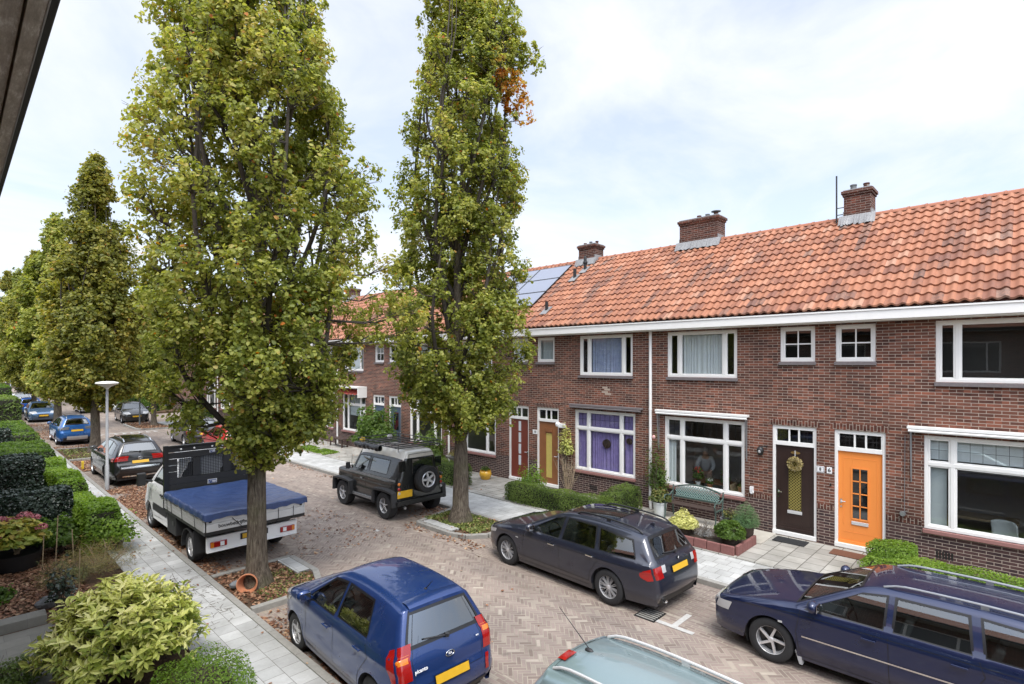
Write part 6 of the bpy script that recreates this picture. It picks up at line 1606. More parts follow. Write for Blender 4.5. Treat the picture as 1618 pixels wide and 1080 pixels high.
def shrub(name, label, cat, x, y, z, rx, ry, rz, n, leaf, mat, shape='oak', seed=1, group=None, top=.0, stems=True, fill=.55, jag=.12, core=False, up=.5, stem_mat='twig'):
    rng = np.random.default_rng(seed); org = (x,y,z)
    root = empty(name, org, 0, label, cat, group)
    d = unit(rng, n); d[:,2] = np.abs(d[:,2])*1.0-(rng.random(n) < .35)*.5*np.abs(d[:,2])
    lump = np.array([1+jag*mnoise.noise(Vector((a[0]*2.2+seed, a[1]*2.2, a[2]*2.2)))*2.2 for a in d])
    rad = (1-rng.random(n)**2*fill)*lump
    P = d*rad[:,None]*np.array([rx,ry,rz])+np.array([0,0,rz*.55 if rz > .3 else rz*.4])
    P[:,2] = np.clip(P[:,2], .01, None)
    Nn = d*.7+np.array([0,0,up])+rng.normal(size=(n,3))*.45
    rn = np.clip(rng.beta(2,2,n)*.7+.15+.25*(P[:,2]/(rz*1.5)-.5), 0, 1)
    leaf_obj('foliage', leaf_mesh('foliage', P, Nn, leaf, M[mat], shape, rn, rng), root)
    if stems: bark_stems(root, org, x, y, z, 14, max(rx,ry)*.8, rz*1.3, stem_mat, .010, seed)
    if core:
        b = MB(); b.ell((0,0,rz*.42), (rx*.58,ry*.58,rz*.70), 14, 10); b.build('inner_twigs', M['soil'], root, smooth=True)
    return root
def hedge(name, label, x0, x1, y0, y1, z0, h, n, leaf, mat, seed=1, group=None, hfun=None, shape='oak'):
    rng = np.random.default_rng(seed); org = ((x0+x1)/2, (y0+y1)/2, z0); root = empty(name, org, 0, label, 'hedge', group)
    W, D = x1-x0, y1-y0; areas = np.array([W*D, D*h, D*h, W*h, W*h]); areas = areas/areas.sum()
    f = rng.choice(5, n, p=areas); u = rng.random(n); v = rng.random(n); P = np.zeros((n,3)); N = np.zeros((n,3)); dep = rng.random(n)**2*.10-.02
    m = f == 0; P[m] = np.c_[(u[m]-.5)*W, (v[m]-.5)*D, h-dep[m]]; N[m] = (0,0,1)
    for k, sg in ((1,-1),(2,1)): m = f == k; P[m] = np.c_[sg*(W/2-dep[m]), (u[m]-.5)*D, v[m]*h]; N[m] = (sg,0,.3)
    for k, sg in ((3,-1),(4,1)): m = f == k; P[m] = np.c_[(u[m]-.5)*W, sg*(D/2-dep[m]), v[m]*h]; N[m] = (0,sg,.3)
    ed = np.clip((P[:,2]/h-.8)/.2, 0, 1); P[:,0] *= 1-.08*ed/max(W,.5); P[:,1] *= 1-.04*ed
    off = np.array([mnoise.noise(Vector((p[0]*1.6+seed, p[1]*1.6, p[2]*1.6))) for p in P]); P += N*off[:,None]*.11
    if hfun: P[:,2] *= np.array([hfun((p[1]/D)+.5) for p in P])
    N = N+rng.normal(size=(n,3))*.5+np.array([0,0,.3])
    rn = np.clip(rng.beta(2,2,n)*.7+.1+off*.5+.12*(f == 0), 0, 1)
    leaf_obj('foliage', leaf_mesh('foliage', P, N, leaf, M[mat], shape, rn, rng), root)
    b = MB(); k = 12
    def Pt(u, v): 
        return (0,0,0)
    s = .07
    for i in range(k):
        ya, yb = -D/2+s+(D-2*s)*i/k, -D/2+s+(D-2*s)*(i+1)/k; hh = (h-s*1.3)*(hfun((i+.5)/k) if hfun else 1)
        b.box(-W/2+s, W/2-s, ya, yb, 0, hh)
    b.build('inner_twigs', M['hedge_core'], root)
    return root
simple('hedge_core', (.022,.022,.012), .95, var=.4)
# left gardens
def laurel():
    rng = np.random.default_rng(5); x, y, z = 1.72, 9.3, .05; root = empty('variegated_shrub', (x,y,z), 0, 'big yellow-green variegated laurel bush in the bottom left corner', 'shrub')
    b = MB(); P = []; N = []; T = []; Rn = []; S = []
    for i in range(620):
        d = unit(rng, 1)[0]; d[2] = abs(d[2])*1.05-.18*(rng.random() < .3); k = 1+.16*mnoise.noise(Vector((d[0]*2.5, d[1]*2.5, d[2]*2.5+4)))*2
        dep = 1-.45*rng.random()**2.2; e = d*np.array([.95,.95,.86])*k*dep+np.array([0,0,.50]); e[2] = max(e[2], .06)
        ax = d*.8+np.array([0,0,.55])+rng.normal(size=3)*.25; ax /= np.linalg.norm(ax)
        base = e-ax*.30; b.tube([tuple(base*np.array([.35,.35,.5])), tuple(base), tuple(e)], [.007,.005,.003], 4, cap=False)
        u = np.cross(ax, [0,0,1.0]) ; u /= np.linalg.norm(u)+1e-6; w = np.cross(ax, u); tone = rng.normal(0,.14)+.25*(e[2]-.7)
        for j in range(rng.integers(7, 13)):
            a = j*2.4+rng.random(); s_ = rng.uniform(.10,.165); o_ = (u*math.cos(a)+w*math.sin(a)); dirn = o_*rng.uniform(.6,1)+ax*rng.uniform(.15,.7); dirn /= np.linalg.norm(dirn)
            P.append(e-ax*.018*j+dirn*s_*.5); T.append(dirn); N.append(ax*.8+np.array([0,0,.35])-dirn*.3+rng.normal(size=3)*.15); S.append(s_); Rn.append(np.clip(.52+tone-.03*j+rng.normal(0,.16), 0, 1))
    P = np.array(P); T = np.array(T); N = np.array(N); n = len(P); N -= T*np.sum(N*T, axis=1)[:,None]; N /= np.linalg.norm(N, axis=1)[:,None]; B = np.cross(N, T); S = np.array(S)[:,None]
    pr = [(-.5,0,0),(-.22,.13,.03),(.12,.17,.035),(.52,0,-.10),(.12,-.17,.035),(-.22,-.13,.03)]; V = np.empty((n,6,3))
    for i, (a, c_, d_) in enumerate(pr): V[:,i,:] = P+(T*a+B*c_+N*d_)*S
    me = bpy.data.meshes.new('foliage'); me.from_pydata([tuple(v) for v in V.reshape(-1,3)], [], [tuple(i*6+k for k in f) for i in range(n) for f in ((0,3,2,1),(0,5,4,3))])
    at = me.attributes.new('rnd', 'FLOAT', 'POINT'); at.data.foreach_set('value', np.repeat(Rn, 6).astype(np.float32)); me.materials.append(M['varieg_leaf']); leaf_obj('foliage', me, root)
    b.build('stems', M['twig'], root, fix=False); bark_stems(root, (x,y,z), x, y, z, 22, .75, 1.1, 'twig', .012, 5)
laurel()
shrub('low_shrub', 'low clipped small-leaved green shrub at the bottom edge beside the pavement', 'shrub', 2.28, 7.75, .05, .62, .75, .42, 9000, .032, 'bright_leaf', 'd', 6, jag=.1, core=True)
shrub('heath_shrub', 'straggly olive and orange heather behind the big laurel bush', 'shrub', 2.15, 14.2, .05, .62, .9, .45, 5200, .085, 'heath_leaf', 'blade', 7, jag=.3, up=.9, stem_mat='twig_tan')
shrub('heath_shrub', 'green and silvery herb clump beside the leaning stakes', 'shrub', 1.55, 13.6, .05, .45, .55, .42, 2600, .08, 'mixed_leaf', 'blade', 8, jag=.3, up=.9)
shrub('small_shrub', 'dark purplish bare shrub poking up behind the laurel bush', 'shrub', 1.35, 12.2, .05, .22, .22, .62, 350, .06, 'dark_leaf', 'oak', 9, jag=.3)
shrub('small_shrub', 'bare brown twiggy shrub between the laurel bush and the pavement', 'shrub', 2.55, 11.2, .05, .45, .8, .32, 900, .05, 'mixed_leaf', 'oak', 19, jag=.3)
shrub('small_shrub', 'green seedling growing in the leaf litter at the left edge', 'shrub', .55, 13.8, .05, .3, .4, .22, 700, .07, 'hedge_leaf', 'oak', 10, jag=.3)
shrub('small_shrub', 'small round box plant at the left edge beside the slab path', 'shrub', .62, 10.0, .05, .35, .4, .3, 2200, .04, 'box_leaf', 'd', 11)
# hydrangea in a black planter
hy = shrub('hydrangea', 'hydrangea with dusky pink heads and yellowing leaves in a black planter', 'potted plant', 1.0, 15.7, .40, .50, .55, .50, 1100, .115, 'hydrangea_leaf', 'oak', 13, jag=.15, stem_mat='twig_tan', up=.8)
for i, (dx, dy, dz, r) in enumerate(((-.25,.2,.72,.13),(.12,-.1,.80,.14),(.38,-.32,.55,.11),(-.05,.42,.62,.12),(-.35,-.25,.45,.11),(.30,.22,.66,.12))):
    rng = np.random.default_rng(50+i); d = unit(rng, 130); d[:,2] = np.abs(d[:,2]); leaf_obj('flower_head', leaf_mesh('flower_head', d*r*np.array([1,1,.75])+np.array([dx,dy,dz]), d+rng.normal(size=(130,3))*.3, .045, M['pink_petal'], 'd', None, rng), hy)
pl = MB(); pl.lathe([(.30,0),(.36,.04),(.42,.32),(.43,.36),(.39,.36),(.37,.31),(.001,.31)], (1.0,15.7,.08), 28); tag(pl.build('planter', M['pot_black'], None, smooth=True, org=(1.0,15.7,.08)), 'wide black tub holding the hydrangea', 'plant pot')
# hedges left
GL = 'hedges of the left-hand front gardens'
hedge('hedge', 'bright green hedge beside the pavement, next to the truck', 2.15, 2.85, 15.6, 19.6, .08, 1.0, 17000, .060, 'bright_leaf', 21, GL, lambda t: .86+.18*math.sin(t*5+.6))
hedge('hedge', 'dark ivy hedge block at the left edge behind the hydrangea', -.25, 2.1, 16.9, 17.9, .08, 1.32, 15000, .065, 'dark_leaf', 22, GL)
hedge('hedge', 'bright green hedge alongside the black crossover', 2.2, 2.85, 20.2, 25.6, .08, 1.0, 15000, .065, 'bright_leaf', 23, GL, lambda t: .9+.1*math.sin(t*7))
hedge('hedge', 'second dark ivy hedge block at the left edge, farther up', -.25, 2.05, 22.4, 23.4, .08, 1.45, 11000, .07, 'dark_leaf', 24, GL)
hedge('hedge', 'mid green hedge with a flat top beyond the second dark ivy block', .6, 2.85, 27.2, 31.5, .08, 1.05, 12000, .075, 'hedge_leaf', 25, GL)
hedge('hedge', 'small dark hedge at the left edge above the mid green one', -.2, 1.9, 32.2, 33.4, .08, 1.5, 6000, .08, 'dark_leaf', 26, GL)
hedge('hedge', 'green hedge opposite the bright blue crossover', 1.3, 3.0, 34.5, 43.0, .08, 1.0, 9000, .09, 'hedge_leaf', 27, GL)
hedge('hedge', 'tall clipped hedge block with a yellowish top at the far left', .6, 3.2, 47.0, 53.5, .08, 2.1, 9000, .11, 'box_leaf', 28, GL)
hedge('hedge', 'tallest leafy hedge at the far left below the distant lamp', .6, 3.3, 56.0, 64.0, .08, 2.6, 9000, .13, 'hedge_leaf', 29, GL)
shrub('bramble', 'loose leafy branch of the hedge leaning over the pavement', 'shrub', 2.75, 15.5, .1, .42, .50, .55, 900, .065, 'bright_leaf', 'oak', 31, jag=.35)
shrub('fern_clump', 'fresh green leafy clump below the dark ivy block', 'shrub', 1.75, 16.2, .08, .5, .45, .55, 1800, .075, 'hedge_leaf', 'oak', 32, jag=.25)
# slab path, edging, leaf litter, stakes, stone
tag(MB().box(-.3, 1.6, 9.7, 12.0, .02, .088).build('garden_path', M['garden_slabs']), kind='structure')
tag(MB().box(-.3, 1.15, 12.05, 12.35, .02, .24).build('garden_step', M['garden_slabs'], bevel=.01), kind='structure')
b = MB(); b.ell((0,0,.10), (.17,.12,.12), 12, 8)
for i in range(len(b.v)):
    v = Vector(b.v[i]); b.v[i] = tuple(v*(1+.25*mnoise.noise(v*9)))
o = b.build('garden_stone', M['rock'], None, smooth=30); o.location = (1.22,12.75,.10); tag(o, 'round grey stone beside the slab step in the left garden', 'stone')
for i, (x, y, h, dx) in enumerate(((1.55,14.9,1.15,.05),(1.8,14.3,.95,-.04),(1.35,15.0,.75,.03),(1.75,13.4,.75,.02))):
    b = MB(); b.tube([(0,0,-.1),(dx,.03,h)], [.012,.010], 6); o = b.build('garden_stake', M['wood_stake'], None); o.location = (x,y,.1)
    tag(o, ['tallest wooden stake in the left garden', 'second wooden stake, standing in the heather', 'short stake nearest the hydrangea tub', 'short stake nearest the laurel bush'][i], 'stake', 'stakes in the left garden')
def litter(name, areas, mat='dead_leaf', size=.062, seed=1):
    rng = np.random.default_rng(seed); P = []
    for (x0, x1, y0, y1, z, n, edge) in areas:
        xs = x0+(x1-x0)*(rng.random(n)**edge); ys = rng.uniform(y0, y1, n)
        keep = np.array([mnoise.noise(Vector((a*.9, c*.9, seed))) > rng.uniform(-.55,.25) for a, c in zip(xs, ys)])
        P.append(np.c_[xs, ys, z+rng.uniform(.005,.025,n)][keep])
    P = np.concatenate(P); N = np.c_[rng.normal(0,.28,len(P)), rng.normal(0,.28,len(P)), np.ones(len(P))]
    o = leaf_obj(name, leaf_mesh(name, P, N, size, M[mat], 'oak', None, rng)); tag(o, kind='stuff'); return o
o = litter('fallen_leaves', [(3.76,5.3,18.6,23.8,.005,10500,1.5),(3.76,5.6,28.2,37.5,.01,14000,1.3),(3.76,5.4,41.5,53,.01,4500,1.2),(3.76,5.3,10.2,12.2,.07,2600,1.0),(3.76,4.3,5.5,9.9,.005,1100,2.4),(3.74,4.2,12.3,18.6,.005,2800,2.0),
    (4.2,8.0,12.0,16,.005,700,1.0),(9.0,10.6,10.3,12.7,.09,420,1.0),(8.6,9.1,9.6,12.6,.005,350,.7),(9.3,10.6,12.6,13.6,.005,350,.7),(8.8,10.6,42.5,47.5,.12,2200,1.0),(9.9,10.6,15,42,.005,1500,.4),
    (2.6,3.66,14,30,.105,260,1.0),(2.6,3.66,6,14,.105,50,1.0),(4,9,6,45,.005,500,1.0),(12.2,14.5,8.5,30,.135,500,1.0),(12.5,13.9,8.8,12,.14,500,1.0)], seed=3)
o['label'] = 'brown fallen oak leaves lying along the kerbs and under the parked cars'; o['category'] = 'fallen leaves'
o = litter('garden_leaf_litter', [(-.2,1.9,12.4,16.6,.085,9000,1.0),(-.2,1.2,7.5,9.7,.085,5000,1.0),(1.2,2.6,10.0,13,.085,900,1.0),(.4,2.0,19,22,.085,900,1.0),(.6,2.5,43,47,.085,600,1)], seed=4)
o['label'] = 'reddish brown leaf litter covering the soil of the left gardens'; o['category'] = 'fallen leaves'
def litter_twigs():
    rr = random.Random(5); b = MB()
    for _ in range(150):
        x = rr.uniform(2.75,3.6); y = rr.triangular(9.2,13.5,11.4); a = rr.uniform(0,6.28); l = rr.uniform(.04,.18)
        b.tube([(x,y,.106),(x+l*math.cos(a),y+l*math.sin(a),.108)], .003, 3, cap=False)
    o = b.build('fallen_twigs', M['twig'], None, fix=False); tag(o, 'thin broken twigs scattered on the left pavement', 'twigs', kind='stuff')
litter_twigs()
def grass(name, label, x0, x1, y0, y1, z, n, size, mat, seed, shape='blade'):
    rng = np.random.default_rng(seed); xs = rng.uniform(x0,x1,n); ys = rng.uniform(y0,y1,n)
    keep = np.array([mnoise.noise(Vector((a*1.8, c*1.8, seed))) > rng.uniform(-.5,.4) for a, c in zip(xs, ys)])
    P = np.c_[xs, ys, z+rng.uniform(0,.03,n)][keep]; N = rng.normal(size=(len(P),3))*(1,1,.3)+(0,0,.8 if shape != 'blade' else .1)
    o = leaf_obj(name, leaf_mesh(name, P, N, size, M[mat], shape, None, rng)); tag(o, label, 'grass', kind='stuff'); return o
grass('grass', 'short grass and weeds in the kerbed bed round the centre tree', 9.35,10.55,10.3,12.5,.09,9000,.055,'grass_blade',1,'d')
grass('grass', 'yellow-green weeds at the foot of the foreground tree', 4.1,5.25,10.25,11.6,.07,2600,.045,'grass_blade',2,'d')
grass('grass', 'weeds round the far left tree beds', 3.8,5.5,31.6,35.4,.08,1500,.08,'grass_blade',3,'d')
grass('ground_cover', 'low green planting beside the right-hand pavement beyond the off-road car', 12.3,13.2,24.2,27.5,.14,3500,.09,'bright_leaf',4,'d')
# right gardens
GR = 'hedges of the right-hand front gardens'
hedge('hedge', 'clipped green box hedge edging the pavement in front of the purple window', 12.3, 12.85, 8.4, 12.15, .12, .58, 22000, .036, 'box_leaf', 41, GR, None, 'd')
hedge('hedge', 'curved end of the clipped hedge running back to the wall behind the dark grey estate', 12.85, 14.3, 8.4, 8.95, .12, .70, 9000, .036, 'box_leaf', 42, GR, None, 'd')
hedge('hedge', 'clipped hedge behind the centre tree trunk near the yellow pot', 12.4, 13.0, 14.5, 17.0, .12, .75, 12000, .045, 'box_leaf', 43, GR, None, 'd')
hedge('hedge', 'bright green low hedge below the orange door window, behind the navy estate', 12.55, 13.35, -2.5, 2.45, .12, .50, 24000, .040, 'bright_leaf', 44, GR, None, 'd')
hedge('hedge', 'short bright green hedge running from the pavement to the wall beside the orange door', 13.35, 14.1, 1.75, 2.5, .12, .56, 7000, .040, 'bright_leaf', 45, GR, None, 'd')
hedge('hedge', 'long dark green hedge beyond the side street on the right', 12.3, 13.2, 57, 63.5, .1, 1.5, 6000, .12, 'hedge_leaf', 46, GR)
hedge('hedge', 'dark hedge at the corner of the side street behind the black hatchback', 12.3, 13.0, 42, 46.8, .1, 1.4, 6000, .10, 'hedge_leaf', 47, GR)
hedge('hedge', 'far dark hedge behind the second tree beyond the side street', 12.3, 13.2, 64.5, 74, .1, 1.7, 5000, .13, 'hedge_leaf', 48, GR)
shrub('twiggy_shrub', 'yellow-green shrub with bare twigs in front of the dark red door', 'shrub', 13.4, 12.0, .13, .45, .5, .62, 1300, .055, 'bright_leaf', 'oak', 51, jag=.3, stem_mat='twig_tan')
shrub('twiggy_shrub', 'tall tan bare-twigged shrub in front of the yellow glass door', 'shrub', 13.95, 10.9, .13, .35, .4, 1.0, 420, .05, 'heath_leaf', 'blade', 52, jag=.4, stem_mat='twig_tan')
bark_stems(COL.objects[-1].parent if False else [o for o in bpy.data.objects if o.get('label','').startswith('tall tan')][0], (13.95,10.9,.13), 13.95, 10.9, .13, 15, .55, 1.5, 'twig_tan', .008, 77)
shrub('climbing_plant', 'leafy climber with pale flowers on the wall beside the yellow glass door', 'climbing plant', 14.45, 11.4, .9, .12, .28, .95, 900, .06, 'varieg_leaf', 'oak', 53, jag=.3)
shrub('garden_shrub', 'large glossy green shrub behind the roof rack of the off-road car', 'shrub', 13.3, 21.4, .13, .95, 1.0, 1.55, 6500, .10, 'hedge_leaf', 'oak', 54, jag=.25)
shrub('garden_shrub', 'dark shrub in the front garden beside the centre tree', 'shrub', 13.4, 17.6, .13, .7, .8, 1.0, 3600, .085, 'box_leaf', 'oak', 55, jag=.25)
# potted plants and tubs
def pot(label, x, y, z, r, h, mat, cat='plant pot'):
    b = MB(); b.lathe([(r*.70,0),(r*.74,.01),(r*.97,h*.9),(r*1.06,h*.9),(r*1.06,h),(r*.93,h),(r*.90,h*.86),(.001,h*.85)], (0,0,0), 28)
    o = b.build('plant_pot', M[mat], None, smooth=35); o.location = (x,y,z); return tag(o, label, cat)
pot('tall white plant pot beside the downpipe and green bench', 13.98, 7.62, .13, .20, .44, 'pot_white')
shrub('potted_shrub', 'yellow-green shrub growing in the tall white pot', 'potted plant', 13.98, 7.62, .50, .30, .30, .30, 1100, .055, 'mixed_leaf', 'oak', 61, jag=.25)
pot('round dark grey plant pot behind the conifer', 13.75, 5.52, .13, .24, .42, 'pot_grey')
shrub('potted_shrub', 'small russet plant in the dark grey pot', 'potted plant', 13.75, 5.52, .50, .17, .17, .22, 380, .04, 'mixed_leaf', 'oak', 62, jag=.3)
b = MB(); b.lathe([(.16,0),(.17,.02),(.22,.12),(.235,.20),(.21,.29),(.19,.31),(.21,.33),(.18,.33),(.17,.28),(.001,.28)], (0,0,0), 28)
o = b.build('plant_pot', M['glaze_yellow'], None, smooth=50); o.location = (14.0,14.85,.13); tag(o, 'shiny yellow glazed pot near the dark red door', 'plant pot')
shrub('potted_shrub', 'small green plant in the yellow glazed pot', 'potted plant', 14.0, 14.85, .42, .17, .17, .14, 500, .035, 'hedge_leaf', 'oak', 63)
b = MB(); b.lathe([(.18,0),(.20,.03),(.07,.10),(.06,.5),(.22,.56),(.36,.66),(.37,.70),(.33,.69),(.001,.62)], (0,0,0), 28)
o = b.build('stone_bowl', M['kerb'], None, smooth=50); o.location = (13.9,16.5,.13); tag(o, 'round stone bowl planter on a foot below the window behind the centre tree', 'plant pot')
shrub('potted_shrub', 'orange-green plant filling the stone bowl', 'potted plant', 13.9, 16.5, .80, .26, .26, .16, 600, .045, 'heath_leaf', 'oak', 64)
# raised bed of maroon edging stones
root = empty('raised_bed', (12.9,6.0,.1), 0, 'raised bed edged with maroon blocks in front of the bench', 'raised bed')
o_ = (12.9,6.0,.1)
rr = random.Random(4)
def blocks(a, b_, n):
    for i in range(n):
        p = Vector(a).lerp(Vector(b_), (i+.02)/n); q = Vector(a).lerp(Vector(b_), (i+.98)/n); k = MB(); h = .24+rr.uniform(-.012,.012)
        k.bar((p.x,p.y,.10+h/2),(q.x,q.y,.10+h/2), .07, h); k.build('edging_block', M['maroon_stone'], root, org=o_, bevel=.012)
blocks((12.32,4.86,0),(12.32,7.1,0),7); blocks((12.36,4.83,0),(13.5,4.83,0),4)
MB().box(12.36,13.5,4.88,7.1,.1,.27).build('soil', M['soil'], root, org=o_)
MB().box(13.52,14.58,4.70,8.1,.1,.16).build('concrete_strip', M['concrete'] if 'concrete' in M else simple('concrete', (.45,.42,.36), .85, var=.2, scale=6), root, org=o_)
shrub('round_shrub', 'cream and yellow variegated shrub in the maroon raised bed', 'shrub', 12.66, 6.25, .27, .34, .36, .34, 4200, .045, 'yellow_leaf', 'd', 71, jag=.18, core=True)
shrub('lavender', 'grey lavender tuft in the maroon raised bed', 'shrub', 12.68, 5.70, .27, .24, .26, .22, 1600, .05, 'silver_leaf', 'blade', 72, up=1.0)
shrub('round_shrub', 'dense green globe shrub at the corner of the maroon raised bed', 'shrub', 12.70, 5.12, .27, .34, .34, .34, 5200, .042, 'hedge_leaf', 'oak', 73, jag=.2, core=True)
shrub('conifer', 'feathery green conifer between the grey pot and the dark brown door', 'conifer', 13.45, 5.02, .27, .30, .30, .52, 6500, .075, 'conifer_leaf', 'blade', 74, jag=.08, up=1.3, core=True)
cr_ = shrub('climbing_rose', 'climbing rose with one pale pink bloom beside the white downpipe', 'climbing plant', 14.42, 7.95, .13, .13, .36, 1.25, 1500, .05, 'hedge_leaf', 'oak', 75, jag=.35)
rng = np.random.default_rng(5); d = unit(rng, 40); leaf_obj('rose_bloom', leaf_mesh('rose_bloom', d*.05+np.array([-.12,.05,2.2]), d, .06, M['rose_petal'], 'd', None, rng), cr_)
# ------------------------------------------------------------------ bench
bn = empty('garden_bench', (14.2,6.7,.16), 0, 'green iron bench with lattice back and dark slats under the living room window', 'bench')
ob = (14.2,6.7,.16)
Y0, Y1 = 5.98, 7.42
b = MB()
for i in range(4): x = 13.93+i*.085; b.box(x, x+.07, Y0+.03, Y1-.03, .585, .605)
b.build('seat', M['wood_dark'], bn, org=ob, bevel=.005)
b = MB()
def arch(y): t = (y-Y0)/(Y1-Y0); return .98+.14*math.sin(math.pi*t)
n = 24
for i in range(n):
    ya, yb = Y0+.06+(Y1-Y0-.12)*i/n, Y0+.06+(Y1-Y0-.12)*(i+1)/n
    b.bar((14.36,ya,arch(ya)-.02),(14.36,yb,arch(yb)-.02), .035, .05, (1,0,0))
b.bar((14.34,Y0+.06,.72),(14.34,Y1-.06,.72), .03, .04)
b.build('back_frame', M['bench_iron'], bn, org=ob)
b = MB(); 
for s_ in (1,-1):
    y = Y0-.3
    while y < Y1+.3:
        pts = []
        for k in range(13):
            z = .74+.38*k/12; yy = y+s_*(z-.74)
            if Y0+.08 < yy < Y1-.08 and z < arch(yy)-.04: pts.append((14.35,yy,z))
        if len(pts) > 1: b.tube(pts, .011, 5)
        y += .075
b.build('back_lattice', M['verdigris'], bn, org=ob)
for y in (Y0, Y1):
    b = MB(); b.tube([(14.40,y,.16),(14.34,y,.58),(14.36,y,.8),(14.40,y,1.02)], .022, 8); b.build('leg', M['bench_iron'], bn, org=ob, smooth=True)
    b = MB(); b.tube([(13.88,y,.16),(13.92,y,.35),(13.90,y,.58),(13.84,y,.72),(13.88,y,.80),(13.98,y,.80),(14.15,y,.76),(14.34,y,.84)], .020, 8); b.build('leg', M['bench_iron'], bn, org=ob, smooth=True)
    b = MB(); b.box(13.9,14.36,y-.012,y+.012,.565,.60); b.build('seat_rail', M['bench_iron'], bn, org=ob)
b2 = empty('low_bench', (14.2,26.2,.13), 0, 'small dark wooden bench by the wall under the red awning house window', 'bench')
b = MB(); b.box(13.95,14.35,25.5,26.9,.52,.57); b.build('seat', M['wood_dark'], b2, org=(14.2,26.2,.13))
for x in (14.0,14.3):
    for y in (25.6,26.8): MB().box(x-.03,x+.03,y-.03,y+.03,.13,.518).build('leg', M['wood_dark'], b2, org=(14.2,26.2,.13))
# mats
def mat_(label, x, y, w, d, m, z=.137):
    b = MB(); b.box(-w/2,w/2,-d/2,d/2,0,.018); o = b.build('door_mat', M[m], None, bevel=.005); o.location = (x,y,z); tag(o, label, 'door mat')
mat_('black rubber mat in front of the dark brown door', 14.24, 4.26, .42, .72, 'rubber_mat'); mat_('rusty brown coir mat in front of the orange door', 14.16, 2.95, .42, .82, 'coir_mat')
# tipped terracotta pot
b = MB(); b.lathe([(.10,0),(.105,.01),(.165,.26),(.185,.262),(.19,.31),(.172,.312),(.16,.27),(.09,.02),(.001,.02)], (0,0,0), 30)
o = b.build('plant_pot', M['terracotta'], None, smooth=35); o.location = (4.13,11.16,.21)
o.rotation_euler = Vector((-.50,-.82,.10)).to_track_quat('Z','Y').to_euler(); tag(o, 'terracotta pot lying on its side at the foot of the foreground tree', 'plant pot')
b = MB(); b.ell((0,0,.05), (.14,.10,.08), 10, 7)
for i in range(len(b.v)): v = Vector(b.v[i]); b.v[i] = tuple(v*(1+.3*mnoise.noise(v*8+Vector((3,1,2)))))
o = b.build('garden_stone', M['rock'], None, smooth=30); o.location = (3.93,11.25,.10); tag(o, 'dark stone in the tree bed left of the tipped terracotta pot', 'stone')
# street lamps
def lamp(x, y, label, h=3.62):
    r = empty('street_lamp', (x,y,0), 0, label, 'street lamp', 'street lamps with shallow white bowl shades')
    b = MB(); b.tube([(0,0,0),(0,0,.9),(0,0,.92),(0,0,h)], [.065,.062,.048,.040], 14); b.build('pole', M['galv'], r, smooth=True)
    b = MB(); b.box(-.068,-.058,-.03,.03,.35,.75); b.build('pole_hatch', M['steel'], r)
    b = MB(); b.lathe([(.045,h-.05),(.07,h+.0),(.12,h+.04),(.33,h+.14),(.345,h+.155),(.34,h+.17)], (0,0,0), 36, cap=False); b.build('lamp_bowl', M['lamp_bowl'], r, smooth=50)
    b = MB(); b.lathe([(.345,h+.168),(.33,h+.19),(.2,h+.225),(.001,h+.235)], (0,0,0), 36, cap=False); b.build('lamp_cap', M['cream_paint'], r, smooth=50)
simple('lamp_bowl', (.66,.64,.60), .35, var=.05)
lamp(3.86, 23.55, 'near street lamp with grey pole and white bowl, beside the black crossover')
lamp(3.86, 67.0, 'distant street lamp with white bowl at the far left edge', 3.5)
b = MB(); b.tube([(0,0,0),(0,0,3.9)], .045, 10); b.tube([(0,0,0),(0,0,1.0)], .055, 10); o = b.build('sign_pole', M['galv_dark'] if 'galv_dark' in M else simple('galv_dark', (.10,.11,.11), .5), None, smooth=True); o.location = (9.27,45.2,0); tag(o, 'thin dark grey pole at the corner beside the black hatchback', 'pole')
b = MB(); b.box(-.28,.28,-.3,.3,.05,.85); b.box(-.31,.31,-.33,.33,.85,.95); o = b.build('litter_bin', M['yellow_bin'], None, bevel=.02); o.location = (3.35,61.5,.1)
tag(o, 'yellow bin on the far left pavement', 'bin'); k = MB(); k.box(-.285,-.281,-.2,.2,.55,.65); k.build('label_panel', M['sign_black'], o)
b = MB(); b.box(-.04,.04,-.04,.04,0,.35); b.box(-.045,.045,-.045,.045,.25,.32); o = b.build('wooden_peg', M['yellow_bin'], None, bevel=.005); o.location = (3.9,28.9,0); tag(o, 'short yellowish marker post in the leaves behind the street lamp', 'marker post')
# ------------------------------------------------------------------ house details
root, org, fx, roof = ha
mtw = Matrix(((0,0,-1,0),(-1,0,0,0),(0,1,0,0),(0,0,0,1)))   # text facing -X, reading from the street
def number(h, txt, y, z, size=.10, board=True, w=.17):
    root, org, fx, roof = h; b = MB()
    b.box(XF-.014, XF-.001, y-w/2, y+w/2, z-.075, z+.075); o = b.build('house_number', M['sign_white'], root, org=org, bevel=.003)
    if board:
        k = MB()
        for q in ((-w/2+.012,-w/2+.018,-.06,.06),(w/2-.018,w/2-.012,-.06,.06),(-w/2+.018,w/2-.018,-.06,-.054),(-w/2+.018,w/2-.018,.054,.06)): k.box(XF-.016,XF-.0142,y+q[0],y+q[1],z+q[2],z+q[3])
        k.build('number_border', M['sign_black'], o, org=org)
    m = mtw.copy(); m.translation = (XF-.0165-org[0], y-org[1], z-org[2]); text_part('numeral', txt, size, M['sign_black'], o, m, .001, True)
number(ha, '8', 3.695, 1.93); number(hb, '6', 3.50, 1.93, .13, False, .11)
number(hc, '10', 12.88, 2.02, .11, False, .22)
